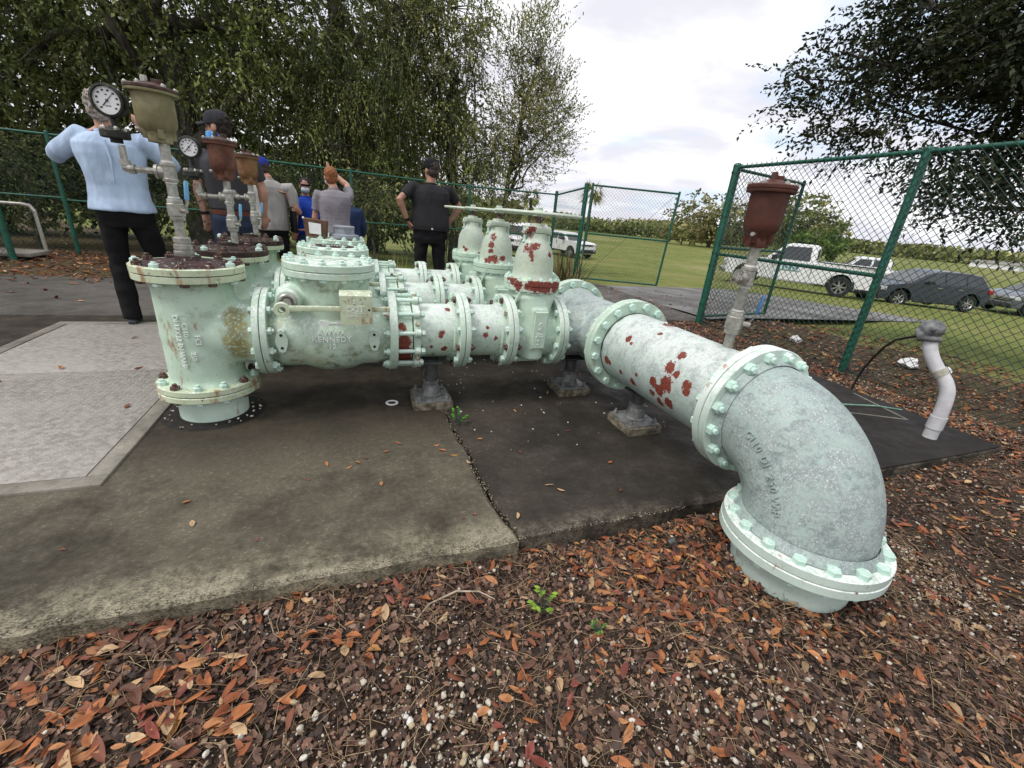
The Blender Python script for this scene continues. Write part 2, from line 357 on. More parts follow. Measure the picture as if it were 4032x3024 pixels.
M['olive'] = rusty('olive_casting', (.16, .145, .07), (.27, .25, .14), (.33, .30, .18), .2, 9)
M['arv_brown'] = rusty('brown_casting', (.085, .032, .020), (.15, .060, .035), (.20, .10, .055), .25, 10)
M['arv_tan'] = rusty('tan_casting', (.12, .055, .022), (.23, .12, .05), (.26, .15, .08), .3, 10)
M['arv_red'] = rusty('red_casting', (.055, .018, .011), (.092, .028, .018), (.11, .045, .03), .1, 8)
M['lid_dark'] = rusty('dark_lid', (.03, .014, .011), (.09, .045, .032), (.16, .10, .07), .3, 20)
M['galv'] = plain('galvanized_steel', (.40, .395, .35), .42, .55, .22, 45, .25)
M['steel'] = plain('stainless_steel', (.44, .42, .38), .33, .75, .18, 40, .1)
M['ptfe'] = plain('thread_tape', (.75, .74, .70), .7, 0, .1)
M['grip_l'] = plain('blue_vinyl', (.16, .40, .66), .4, 0, .12)
M['grip_d'] = plain('dark_blue_vinyl', (.035, .16, .36), .4, 0, .12)
M['gauge_case'] = rusty('gauge_case', (.012, .013, .010), (.03, .032, .026), (.20, .24, .07), .45, 20)
M['dial'] = plain('dial_white', (.78, .79, .80), .35, 0, .04)
M['ink'] = plain('dial_ink', (.03, .03, .035), .5, 0, .1)
M['grey_steel'] = plain('grey_painted_steel', (.20, .205, .20), .5, .2, .35, 20, .3)
M['grey_dark'] = plain('dark_grey_steel', (.09, .095, .095), .45, .3, .3, 20, .3)
M['grout'] = plain('grout', (.20, .17, .12), .9, 0, .5, 25, .8, 60)
M['hole'] = plain('dark_hole', (.01, .008, .006), .8)
def concrete(name, dark, mid, pale, k=.5, edge=None, vec=None):
    """mildewed, broom finished concrete"""
    t = NT(name); n1 = t.noise(.9, 6, .62); n2 = t.noise(4.5, 7, .68, off=(3, 3, 0)); n3 = t.noise(38, 6, .72); n4 = t.noise(120, 4, .7, stretch=(.35, 1.5, 1), off=(1, 7, 0))
    s = t.math('ADD', t.mul(n1, .50), t.math('ADD', t.mul(n2, .30), t.mul(n3, .20)))
    col = t.mix(t.mr(s, .36, .62), dark, mid)
    n5 = t.noise(210, 3, .7, stretch=(.5, 1.2, 1), off=(6, 2, 0)); n3 = t.math('ADD', t.mul(n3, .45), t.mul(n5, .55))
    sp = t.mul(t.mr(t.math('ADD', t.mul(n3, .5), t.mul(n4, .5)), .53, .66), t.mr(t.math('ADD', t.mul(n1, .5), t.mul(n2, .5)), .52 - .12 * k, .66 - .06 * k))
    col = t.mix(sp, col, pale)
    if edge is not None and len(edge) > 2:   # damp brown black stain, deepened to paint in shade under the pipes
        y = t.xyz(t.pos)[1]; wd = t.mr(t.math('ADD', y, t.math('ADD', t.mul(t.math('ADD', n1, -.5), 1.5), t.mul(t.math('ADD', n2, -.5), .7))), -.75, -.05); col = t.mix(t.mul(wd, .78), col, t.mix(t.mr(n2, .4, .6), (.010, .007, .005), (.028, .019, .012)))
    if edge is not None:      # paler, worn lip along an edge (y, width)
        y = t.xyz(t.pos)[1]; e = t.mr(t.math('ADD', y, t.mul(n2, -.10)), edge[0] + edge[1], edge[0] - .06)
        col = t.mix(t.mul(t.mul(e, t.mul(t.mr(n3, .40, .58), t.mr(n2, .35, .6))), .75), col, pale)
    pits = t.mr(t.vor(160), .16, .05); col = t.mix(t.mul(pits, t.mr(n2, .5, .65)), col, (.55, .53, .45))
    h = t.math('ADD', t.mul(n3, .7), t.mul(n4, .6)); return t.fin(col, t.mr(n2, .3, .7, .92, .62), 0, t.bump(h, .55, .006), .3)
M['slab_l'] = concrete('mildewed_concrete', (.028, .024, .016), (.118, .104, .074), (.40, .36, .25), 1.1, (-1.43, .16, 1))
M['slab_r'] = concrete('dark_mildewed_concrete', (.011, .009, .007), (.042, .035, .026), (.22, .19, .145), .30, (-1.43, .08))
M['drive'] = concrete('driveway_concrete', (.045, .041, .036), (.11, .10, .088), (.32, .30, .26), .35)
M['curb'] = concrete('pale_concrete', (.10, .093, .075), (.27, .25, .21), (.46, .43, .37), .6)
M['letter'] = paint('highlight_letter_paint', base=(.80, .85, .80), chalk=.9)  # letters coloured paler than the casting to stand in for edge highlights
M['pad'] = concrete('black_mildewed_pad', (.012, .010, .009), (.028, .025, .022), (.14, .12, .10), .10)
t = NT('tread_plate'); _n = t.noise(2.2, 5, .6); _m = t.noise(30, 5, .7)
M['plate'] = t.fin(t.mix(t.mr(_m, .35, .65), t.mix(t.mr(_n, .35, .65), (.24, .222, .195), (.32, .30, .268)), (.40, .38, .34)), .48, .35, t.bump(_m, .15, .003))
M['green'] = plain('green_vinyl', (.012, .105, .068), .38, 0, .25, 18, .1, dark=(.008, .060, .038))
M['green_dark'] = plain('green_wire_vinyl', (.010, .060, .046), .45, 0, .2)
M['pvc'] = plain('white_conduit', (.60, .60, .62), .4, 0, .12, 14, .1)
M['pvc_cap'] = plain('grey_weatherhead', (.16, .165, .17), .45, 0, .35, 30, .3)
M['black'] = plain('black_rubber', (.012, .012, .012), .5)
M['white_trash'] = plain('white_paper', (.80, .80, .80), .7, 0, .06)
M['brown_box'] = plain('brown_box', (.13, .062, .028), .6, 0, .3, 12, .2)
M['slate_paint'] = plain('slate_grey_paint', (.27, .29, .33), .45, 0, .2, 25, .2)
M['stone'] = None
# ------------------------------------------------------------------ ground
def gz(x, y):
    """lie of the land: a raised pad falling away to the pasture"""
    x = np.asarray(x, float); y = np.asarray(y, float)
    ax, ay, bx, by = -4., 2.5, 4., 0.; tt = np.clip(((x - ax) * (bx - ax) + (y - ay) * (by - ay)) / ((bx - ax) ** 2 + (by - ay) ** 2), 0, 1)
    d = np.hypot(x - ax - tt * (bx - ax), y - ay - tt * (by - ay))
    z = -.05 * (np.maximum(0, d - 3.5) - np.maximum(0, d - 27)) + .0
    z = z - .16 * np.exp(-((x - .5) ** 2 + (y - 5.2) ** 2) / 4.)
    return z
def mz(x, y):
    """mulch level round the slabs"""
    x = np.asarray(x, float); y = np.asarray(y, float)
    return -.066 - .03 * sstep(.9, 1.6, x) + .06 * sstep(3.0, 5.2, x) * sstep(-3.5, -.6, y) + .035 * (vnoise(x, y, 1.7, 3) - .5) + .012 * (vnoise(x, y, 9, 5) - .5)
def sheet(name, xs, ys, zf, mat):
    X, Y = np.meshgrid(xs, ys); Z = zf(X, Y); nx, ny = len(xs), len(ys)
    V = np.stack([X, Y, Z], -1).reshape(-1, 3); i = np.arange(nx - 1)[None] + np.arange(ny - 1)[:, None] * nx; i = i.ravel()
    o = big(name, V, np.stack([i, i + 1, i + 1 + nx, i + nx], 1), mat, smooth=True); o['kind'] = 'structure'; return o
# pasture + yard soil: one sheet to the horizon
t = NT('pasture_ground'); xy = t.xyz(t.pos); n1 = t.noise(.22, 5, .6); n2 = t.noise(1.6, 6, .68, off=(2, 5, 0)); n3 = t.noise(14, 6, .75); n4 = t.noise(.035, 4, .6)
g = t.mix(t.mr(n2, .34, .66), (.115, .150, .030), (.225, .250, .060)); g = t.mix(t.mul(t.mr(n1, .46, .66), .6), g, (.30, .27, .10)); g = t.mix(t.mr(n3, .36, .68), t.mix(.55, g, (.05, .06, .015)), g)
g = t.mix(t.mul(t.mr(n4, .5, .62), .45), g, (.26, .24, .12))
soil = t.mix(t.mr(n3, .3, .7), (.035, .024, .015), (.12, .085, .05)); soil = t.mix(t.mul(t.mr(n2, .5, .62), .6), soil, (.085, .085, .03))
dd = t.math('ADD', t.math('ADD', t.math('MAXIMUM', t.math('ADD', xy[0], -7.6), t.math('MINIMUM', t.math('ADD', xy[1], -4.6), t.math('ADD', t.math('ADD', xy[0], t.mul(xy[1], .6)), -3.6))), 0.), t.mul(t.math('ADD', n2, -.5), 3.2))
col = t.mix(t.mr(dd, -.3, .5), soil, g)
M['pasture'] = t.fin(col, .95, 0, t.bump(t.math('ADD', n3, t.mul(n2, .5)), .7, .03), .15)
gx = np.unique(np.concatenate([np.linspace(-900, -40, 14), np.linspace(-40, -8, 17), np.linspace(-8, 30, 96), np.linspace(30, 80, 21), np.linspace(80, 900, 16)]))
gy = np.unique(np.concatenate([np.linspace(-60, -8, 10), np.linspace(-8, 20, 71), np.linspace(20, 60, 27), np.linspace(60, 1100, 22)]))
def gzz(x, y):
    z = gz(x, y) - .03
    z = z - .10 * sstep(-1.2, -1.5, y) * (1 - sstep(5.2, 5.9, x)) - .12 * (1 - sstep(3.0, 4.6, y)) * (x > -6) * (1 - sstep(4.8, 5.6, x))
    z = z - .09 * sstep(2.15, 2.45, y) * (1 - sstep(5.9, 6.3, y + .35 * np.maximum(0, x - 6) + .0 * x)) * sstep(3.0, 3.4, x) * (1 - sstep(10, 12.5, x))
    return z
ground = sheet('ground', gx, gy, gzz, M['pasture'])
# mulch bed round the slabs (fine sheet)
t = NT('mulch'); n1 = t.noise(2.0, 5, .6); n2 = t.noise(26, 7, .72); n3 = t.noise(90, 5, .75); v = t.vor(75)
col = t.mix(t.mr(n2, .32, .66), (.013, .009, .007), (.062, .040, .029)); col = t.mix(t.mr(n3, .50, .68), col, (.11, .066, .045)); col = t.mix(t.mul(t.mr(n1, .45, .62), .35), col, (.10, .085, .06))
col = t.mix(t.mul(t.mr(t.noise(150, 3, .6), .62, .68), .7), col, (.45, .38, .28))
M['mulch'] = t.fin(col, .95, 0, t.bump(t.math('ADD', n2, t.mul(n3, .6)), 1., .02), .2)
mulch = sheet('mulch_bed', np.linspace(-5, 7.3, 247), np.linspace(-4.2, 2.34, 131), mz, M['mulch'])
# slabs, driveway
def slab(name, pts, top, bot, mat, chip=0.012, kind='structure', seg=.12, jag=.006):
    """concrete slab: bevelled edge with slightly broken arris"""
    P = []
    for i, a in enumerate(pts):
        b = pts[(i + 1) % len(pts)]; L = math.dist(a, b); n = max(1, int(L / seg))
        for k in range(n):
            P.append((a[0] + (b[0] - a[0]) * k / n, a[1] + (b[1] - a[1]) * k / n))
    c = np.mean(pts, 0); m = MB(); n = len(P); r = random.Random(5)
    V = []; pin = []
    for i, (x, y) in enumerate(P):
        (x0, y0), (x1, y1) = P[i - 1], P[(i + 1) % n]; nx, ny = y1 - y0, x0 - x1; L = math.hypot(nx, ny) or 1; nx, ny = nx / L, ny / L
        j = r.uniform(-jag, jag); pin.append((x - nx * (chip + abs(j)), y - ny * (chip + abs(j)))); V.append((x + nx * j, y + ny * j))
    v = [(x, y, top) for x, y in pin] + [(x, y, top - chip * (.6 + r.random() * .6)) for x, y in V] + [(x, y, bot) for x, y in V]
    f = [tuple(range(n))] + [(k * n + i, (k + 1) * n + i, (k + 1) * n + (i + 1) % n, k * n + (i + 1) % n) for k in (0, 1) for i in range(n)]
    m.add(v, f); o = part(name, m, mat, None, 30); o['kind'] = kind; return o
JX = 1.335
def joint_x(y): return JX + .004 * math.sin(y * 7.1) + .004 * math.sin(y * 17 + 1) - .035 * (y + 1.43) / 1.4 + .03 * max(0, (-1.1 - y) / .33)
_jl = [(joint_x(y) - .006 - .007 * abs(math.sin(y * 23)), y) for y in np.linspace(-1.43, 2.34, 60)]
_jr = [(joint_x(y) + .006 + .007 * abs(math.sin(y * 31 + 1)), y) for y in np.linspace(2.34, -1.405, 60)]
HX0, HX1, HY0, HY1 = -1.53, -.335, -.625, 1.96          # hatch opening
CW = .085
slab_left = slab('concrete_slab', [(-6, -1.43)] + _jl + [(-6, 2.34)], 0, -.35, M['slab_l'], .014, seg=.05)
slab_right = slab('concrete_slab', [(_jr[-1][0], -1.405), (5.03, -1.405), (5.03, .10), (3.25, .13), (3.25, 2.34)] + _jr[1:-1], -.004, -.35, M['slab_r'], .014, seg=.05)
back = slab('concrete_apron', [(-6, 2.352), (3.3, 2.352), (3.3, 3.1), (1.0, 3.15), (-.7, 3.3), (-2, 4.4), (-6, 4.6)], -.008, -.5, M['drive'], .01, seg=.3, jag=.03)
drive = slab('driveway', [(3.31, 2.35), (5.9, 2.35), (5.9, 5.75), (3.9, 5.9), (3.31, 5.2)], -.03, -.6, M['drive'], .01, seg=.3, jag=.02)
def dsheet(name, pts, n=24, lift=-.014):
    (a, b, c, d) = [np.array(q, float) for q in pts]; u = np.linspace(0, 1, n); U, Vv = np.meshgrid(u, u)
    P = (a * (1 - U)[..., None] + b * U[..., None]) * (1 - Vv)[..., None] + (d * (1 - U)[..., None] + c * U[..., None]) * Vv[..., None]
    Z = gz(P[..., 0], P[..., 1]) + lift; V = np.concatenate([P, Z[..., None]], -1).reshape(-1, 3)
    i = (np.arange(n - 1)[None] + np.arange(n - 1)[:, None] * n).ravel(); o = big(name, V, np.stack([i, i + 1, i + 1 + n, i + n], 1), M['road'], smooth=True); o['kind'] = 'structure'; return o
t = NT('asphalt'); n1 = t.noise(.8, 6, .65); n3 = t.noise(60, 5, .7)
M['road'] = t.fin(t.mix(t.mr(n1, .35, .65), t.mix(t.mr(n3, .35, .65), (.055, .053, .05), (.10, .096, .09)), (.15, .145, .135)), t.mr(n1, .35, .65, .8, .5), 0, t.bump(n3, .4, .004), .35)
road = dsheet('road', [(5.91, 2.36), (15.2, 3.9), (12.6, 8.3), (5.91, 6.3)])
# hatch: pale curb frame, two tread plate leaves with raised lugs
fr_o = MB()
for lo, hi in (((HX0 - CW, HY0 - CW, -.05), (HX1 + CW, HY0 - .006, .012)), ((HX0 - CW, HY1 + .006, -.05), (HX1 + CW, HY1 + CW, .012)), ((HX0 - CW, HY0 - .006, -.05), (HX0 - .006, HY1 + .006, .012)), ((HX1 + .006, HY0 - .006, -.05), (HX1 + CW, HY1 + .006, .012))):
    fr_o.box(lo, hi, None, 0, .006)
hatch = thing('access_hatch', 'wide metal access hatch of two tread plate leaves set flush in the slab', 'hatch', ((HX0 + HX1) / 2, (HY0 + HY1) / 2, 0))
def rel(mb, o): 
    mb.v = [v - np.array(o.location) for v in mb.v]; return mb
part('hatch_curb', rel(fr_o, hatch), M['curb'], hatch)
lug_t = np.array([(-.5, 0, 0), (0, -.16, 0), (.5, 0, 0), (0, .16, 0), (-.22, 0, 1), (0, -.05, 1), (.22, 0, 1), (0, .05, 1)]); lug_f = np.array([(4, 5, 6, 7), (0, 1, 5, 4), (1, 2, 6, 5), (2, 3, 7, 6), (3, 0, 4, 7)])
for (y0, y1) in ((HY0, .716), (.724, HY1)):
    pl = MB().box((HX0, y0, -.02), (HX1, y1, .0085), None, 0, .002); q = part('hatch_leaf', rel(pl, hatch), M['plate'], hatch)
    px = .0285; ix, iy = np.meshgrid(np.arange(int((HX1 - HX0) / px)), np.arange(int((y1 - y0) / px))); ix, iy = ix.ravel(), iy.ravel()
    P = np.stack([HX0 + (ix + .7) * px, y0 + (iy + .7) * px, np.full(len(ix), .0085)], 1) - np.array(hatch.location)
    a = np.where((ix + iy) % 2, PI / 4, -PI / 4); R = np.zeros((len(a), 3, 3)); R[:, 0, 0] = np.cos(a); R[:, 0, 1] = -np.sin(a); R[:, 1, 0] = np.sin(a); R[:, 1, 1] = np.cos(a); R[:, 2, 2] = 1
    v, f = scatter(lug_t, lug_f, P, R, np.tile(np.array([[.027, .027, .0022]]), (len(a), 1)))
    o = big('tread_lug', v, f, M['plate'], parent=q); o['kind'] = 'stuff'
# ------------------------------------------------------------------ pipework
R12, R16, LS = .2413, .2985, .8065
def rel2(mb, o):
    mb.v = [v - np.array(o.location) for v in mb.v]; return mb
def bolt_mesh(name, half, af, h, stud, r, mats, mi=0):
    """one hex bolt through both flanges: head, shank, nut and stud end as a single turned piece"""
    m = MB(); R = af / math.sqrt(3); rows = []
    def hx(k, z): rows.append([(R * k * (1 if j % 2 == 0 else .866) * math.cos(j * PI / 6), R * k * (1 if j % 2 == 0 else .866) * math.sin(j * PI / 6), z) for j in range(12)])
    def rd(q, z): rows.append([(q * math.cos(j * PI / 6), q * math.sin(j * PI / 6), z) for j in range(12)])
    z0 = -half - h * .8
    rd(.0005, z0)
    if half > 0: hx(.86, z0); hx(1, z0 + h * .12); hx(1, -half); rd(r, -half); rd(r, half)
    hx(1, half); hx(1, half + h * .85); hx(.86, half + h)
    if stud > 0: rd(r * 1.02, half + h); rd(r * 1.02, half + h + stud - .002); rd(r * .8, half + h + stud)
    rd(.0005, half + h + max(stud, 0)); n = 12
    m.add([p for q in rows for p in q], [(i * n + j, i * n + (j + 1) % n, (i + 1) * n + (j + 1) % n, (i + 1) * n + j) for i in range(len(rows) - 1) for j in range(n)])
    return m.mesh(name, mats, 30)
B12 = bolt_mesh('bolt', .034, .037, .021, .012, .011, M['bolt']); B12D = bolt_mesh('bolt_rusty', .034, .037, .021, .012, .011, M['bolt_dark'])
B16 = bolt_mesh('bolt_large', .0385, .043, .026, .014, .0135, M['bolt_clean']); B_S = bolt_mesh('bolt_small', .0, .026, .016, .010, .008, M['grey_steel'])
BCOV = bolt_mesh('bolt_cover', .036, .036, .019, .008, .010, M['bolt'])
def loc(o, p): return (p[0] - o.location.x, p[1] - o.location.y, p[2] - o.location.z)
def ring_bolts(root, c, ax, R, n, me, a0=0., alt=None, flip=False):
    F = fr(loc(root, c), ax)
    for k in range(n):
        a = a0 + 2 * PI * k / n; S = T(R * math.cos(a), R * math.sin(a), 0) @ RZ(a + random.uniform(-.5, .5))
        if flip: S = S @ RX(PI)
        put('bolt', alt if (alt is not None and k % 5 in (1, 3)) else me, root, F @ S)
def flange(r, h, bore=.1, e=.003):
    return [(bore, 0), (r - e, 0), (r, e), (r, h - e), (r - e, h), (bore, h)]
def fl(root, name, c, ax, r, h, mat, bore=.1, raised=0, label=None):
    m = MB().lathe(flange(r, h, bore), fr(loc(root, c), ax), 72, cap=False)
    return part(name, m, mat, root, 30, label)
def wrap_text(txt, size, depth, O, axis, R, z0, a0, vert=False, curve=True, spacing=1.):
    """raised lettering on a cylinder (centre O, axis 'z' or 'x'); a0 angle, z0 along the axis"""
    v, f = text_pts(txt, size, depth, spacing); out = []; R = R + .004
    for x, y, z in v:
        s, u = (y, -x) if vert else (x, y)           # s round the cylinder, u along it
        a = a0 + s / R; r = R + depth * .2 + z
        if axis == 'z': out.append((O[0] + r * math.cos(a), O[1] + r * math.sin(a), z0 + u))
        else:           # cylinder along x: s runs along x, u up the wall facing -y
            b = a0 + u / R; out.append((z0 + s, O[1] - r * math.cos(b), O[2] + r * math.sin(b)))
    return out, f
# ---- flanged tee with blind cover (first of its line)
def make_tee():
    root = thing('pipe_tee', '', 'pipe tee', (0, 0, 0))
    b = MB(); b.lathe([(.178, H - .285), (.178, H + .31)], None, 48); b.lathe([(.176, 0), (.170, .30)], fr((0, 0, H), 'x'), 48); b.ball((0, 0, H), (.182, .182, .19), 32, 20)
    b.lathe([(.178, H - .30), (.215, H - .29), (.185, H - .25)], None, 48); b.lathe([(.17, .22), (.19, .285)], fr((0, 0, H), 'x'), 40); b.lathe([(.18, H + .25), (.20, H + .30)], None, 40)
    put('tee_body', fuse(rel2(b, root), .009, M['mint'], 'tee_body', 14), root)
    fl(root, 'top_flange', (0, 0, H + .288), 'z', R12, .033, M['mint_tee_flange']); fl(root, 'bottom_flange', (0, 0, H - .294), 'z', R12, .032, M['mint_tee_flange'])
    fl(root, 'branch_flange', (.2806, 0, H), 'x', R12, .032, M['mint_flange'])
    st = MB().lathe([(.1676, -.02), (.1676, H - .33)], None, 48); part('stub_pipe', st, M['stub'], root)
    fl(root, 'stub_flange', (0, 0, H - .330), 'z', R12 + .002, .032, M['mint_tee_flange'])
    cv = MB().lathe([(R12 - .003, H + .324), (R12, H + .327), (R12, H + .353), (R12 - .004, H + .3565), (.165, H + .3575), (.155, H + .3655), (.075, H + .374), (.058, H + .377), (.055, H + .395), (.0001, H + .395)], None, 72)
    part('blind_cover', cv, [M['rust_cover']], root, 30)
    ring_bolts(root, (0, 0, H + .322), 'z', .2159, 12, B12D, .13, BCOV); ring_bolts(root, (0, 0, H - .2955), 'z', .2159, 12, B12, .0, B12D); ring_bolts(root, (.3146, 0, H), 'x', .2159, 12, B12, .26)
    return root
tee = make_tee()
# casting letters on the front tee
def lettered(root, rows, mat):
    m = MB()
    for v, f in rows: m.add([loc(root, p) for p in v], f)
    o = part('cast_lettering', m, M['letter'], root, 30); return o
lettered(tee, [wrap_text('DI 12X12 IN WWP', .034, .0035, (0, 0), 'z', .179, H - .01, -PI / 2 - .275, True), wrap_text('C110', .032, .0035, (0, 0), 'z', .179, H + .055, -PI / 2 - .085, True),
               wrap_text('250', .030, .0035, (0, 0), 'z', .179, H - .085, -PI / 2 + .0, True), wrap_text('PCI', .034, .0035, (0, 0), 'z', .179, H + .0, -PI / 2 + .16, True)], M['mint'])
# pale rim of the front cover, rusty dish: rim is its own ring
tees = [tee, dup(tee, (0, LS, 0)), dup(tee, (0, 2 * LS, 0))]
for k, tr in enumerate(tees):
    for c in tr.children:
        if c.name.startswith('blind_cover') and k:
            c.data = c.data.copy(); c.data.materials[0] = M['rust_cover2']
        if c.name.startswith('cast_lettering') and k: bpy.data.objects.remove(c)
m = MB().lathe([(R12 + .0015, H + .326), (R12 + .002, H + .354), (R12 - .005, H + .3585), (.225, H + .3585)], None, 72, cap=False); part('cover_rim', m, M['mint_tee_flange'], tees[0])
tag(tees[0], 'pale green pipe tee nearest the metal hatch with raised C110 casting letters', group='flanged tees at the head of the lines')
tag(tees[1], 'middle pale green pipe tee under a dark rusty cover, second of the row', group='flanged tees at the head of the lines')
tag(tees[2], 'farthest pale green pipe tee with white flecked rusty cover beside the grey shirted man', group='flanged tees at the head of the lines')
# ---- swing check valve
def make_check():
    root = thing('check_valve', '', 'check valve', (.66, 0, 0)); CX = .665
    b = MB(); b.ball((CX, 0, H - .005), (.30, .222, .228), 48, 28); b.lathe([(.165, .33), (.20, .40), (.20, .90), (.175, .985)], fr((0, 0, H), 'x'), 48)
    b.lathe([(.196, H), (.2, H + .26), (.225, H + .335)], T(CX, 0, 0), 48); b.cyl(.062, .10, .226, fr((.462, 0, H + .215), '-y'), 28); b.ball((.462, -.10, H + .215), .075, 20, 14)
    put('valve_body', fuse(rel2(b, root), .009, M['mint_check'], 'valve_body', 12), root)
    fl(root, 'inlet_flange', (.3166, 0, H), 'x', R12, .032, M['mint_flange']); fl(root, 'outlet_flange', (.969, 0, H), 'x', R12, .0455, M['mint_flange'])
    fl(root, 'neck_flange', (CX, 0, H + .329), 'z', .242, .034, M['mint_cover'])
    cv = MB().lathe([(.239, H + .366), (.242, H + .369), (.242, H + .400), (.238, H + .404), (.16, H + .404), (.15, H + .410), (.0001, H + .412)], T(CX, 0, 0), 72); part('valve_cover', rel2(cv, root), M['mint_cover'], root, 30)
    mk = MB()
    for k in range(9):
        x = CX - .075 + k * .019; mk.box((x, -.012, H + .4105), (x + .013, .012, H + .4165), T(0, .02 * math.sin(k * 2.1), 0))
    part('cover_marking', rel2(mk, root), M['mint_cover'], root)
    sh = MB(); F = fr((.462, 0, H + .215), '-y'); sh.lathe([(.045, .22), (.045, .24), (.038, .246), (.030, .246), (.030, .228)], F, 28, cap=False); sh.cyl(.022, .22, .275, F, 16)
    part('hinge_shaft', rel2(sh, root), M['galv'], root)
    lv = MB(); lv.lathe([(.018, .262), (.036, .262), (.038, .266), (.038, .290), (.036, .294), (.018, .294), (.016, .28)], fr((.440, 0, H + .185), '-y'), 24, cap=False)
    lv.box((.468, -.288, H + .178), (.965, -.270, H + .206), None, 0, .003); lv.box((.455, -.29, H + .174), (.50, -.268, H + .205), None, 0, .006)
    lvo = part('lever_arm', rel2(lv, root), M['mint_tee_flange'], root)
    wt = MB(); wt.add([(.712, -.315, H + .118), (.872, -.315, H + .118), (.872, -.315, H + .268), (.712, -.315, H + .268), (.712, -.235, H + .118), (.872, -.235, H + .118), (.872, -.235, H + .285), (.712, -.235, H + .285), (.712, -.295, H + .285), (.872, -.295, H + .285)],
        [(0, 1, 2, 3), (3, 2, 9, 8), (8, 9, 6, 7), (4, 7, 6, 5), (0, 4, 5, 1), (1, 5, 6, 9, 2), (0, 3, 8, 7, 4)])
    bmw = wt; part('counterweight', rel2(wt, root), M['mint_tee_flange'], root)
    tx = MB()
    for s_, sz, z, x in (('12', .028, H + .237, .775), ('CX23', .034, H + .197, .782), ('18310', .020, H + .162, .768)):
        v, f = text_pts(s_, sz, .0025, 1.1); tx.add([(x + a, -.3155 - c, z + b_) for a, b_, c in v], f)
    tx.box((.744, -.3170, H + .178), (.830, -.3150, H + .1805)); tx.box((.744, -.3170, H + .2145), (.834, -.3150, H + .217))
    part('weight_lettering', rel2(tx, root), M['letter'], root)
    part('hole', rel2(MB().cyl(.006, 0, .0015, fr((.856, -.3152, H + .196), '-y'), 10), root), M['hole'], root)
    for x in (.412, .882):
        pd = MB(); F = fr((x, -.198, H + .0), '-y')
        pts = [(0, .062), (.016, .055), (.030, .012), (.030, -.012), (.016, -.055), (0, -.062), (-.016, -.055), (-.030, -.012), (-.030, .012), (-.016, .055)]
        pd.ngon(pts, -.04, .022, F); po = part('lug_pad', rel2(pd, root), M['mint_flange'], root)
        for s_ in (.034, -.036): h2 = MB(); h2.cyl(.008, .0222, .0232, fr((x, -.198, H + s_), '-y'), 10); part('lug_hole', rel2(h2, root), M['hole'], po)
    # raised letters and arrow on the belly
    def belly(x, z): # y of the body surface at (x,z)
        q = 1 - ((x - CX) / .30) ** 2 - ((z - H + .005) / .228) ** 2
        return -max(.222 * math.sqrt(max(q, .02)), math.sqrt(max(.2 ** 2 - (z - H) ** 2, 0)) if abs(z - H) < .2 else 0) + .001
    lt = MB()
    for s_, sz, z in (('AWWA', .040, H + .045), ('KENNEDY', .042, H + .008), ('12', .040, H - .032)):
        v, f = text_pts(s_, sz, .003, 1.08); lt.add([(.66 + a, belly(.66 + a, z + b_) - c - .006, z + b_) for a, b_, c in v], f)
    for (x0, x1, w0, w1) in ((.605, .65, .016, .010), (.65, .69, .004, .004), (.69, .715, .013, .0005)):
        z = H + .094; v = [(x0, belly(x0, z) + .004, z - w0), (x1, belly(x1, z) + .004, z - w1), (x1, belly(x1, z) + .004, z + w1), (x0, belly(x0, z) + .004, z + w0)]; v += [(a, b_ - .010, c) for a, b_, c in v]
        lt.add(v, [(0, 1, 2, 3), (4, 7, 6, 5), (0, 4, 5, 1), (1, 5, 6, 2), (2, 6, 7, 3), (3, 7, 4, 0)])
    lt.cyl(.023, .0, .012, fr((.672, belly(.672, H + .155) + .006, H + .152), (0, -1, .45)), 24); lt.cyl(.017, .010, .016, fr((.672, belly(.672, H + .155) + .006, H + .152), (0, -1, .45)), 24)
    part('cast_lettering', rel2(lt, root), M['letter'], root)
    ring_bolts(root, (CX, 0, H + .3645), 'z', .216, 14, B12, .1)
    return root
chk = make_check(); checks = [chk, dup(chk, (.66, LS, 0)), dup(chk, (.66, 2 * LS, 0))]
G_CHK = 'swing check valves side by side'
tag(checks[0], 'nearest check valve with AWWA KENNEDY 12 cast on its round belly', group=G_CHK)
tag(checks[1], 'middle check valve whose round cover has a dark stain, second of the row', group=G_CHK)
tag(checks[2], 'farthest check valve with the brown box standing on its cover', group=G_CHK)
m = MB().lathe([(.0001, H + .4125), (.145, H + .4112), (.150, H + .4085)], T(.665 - .66, 0, 0), 48, cap=False); q = part('cover_stain', m, M['rust_cover'], checks[1])
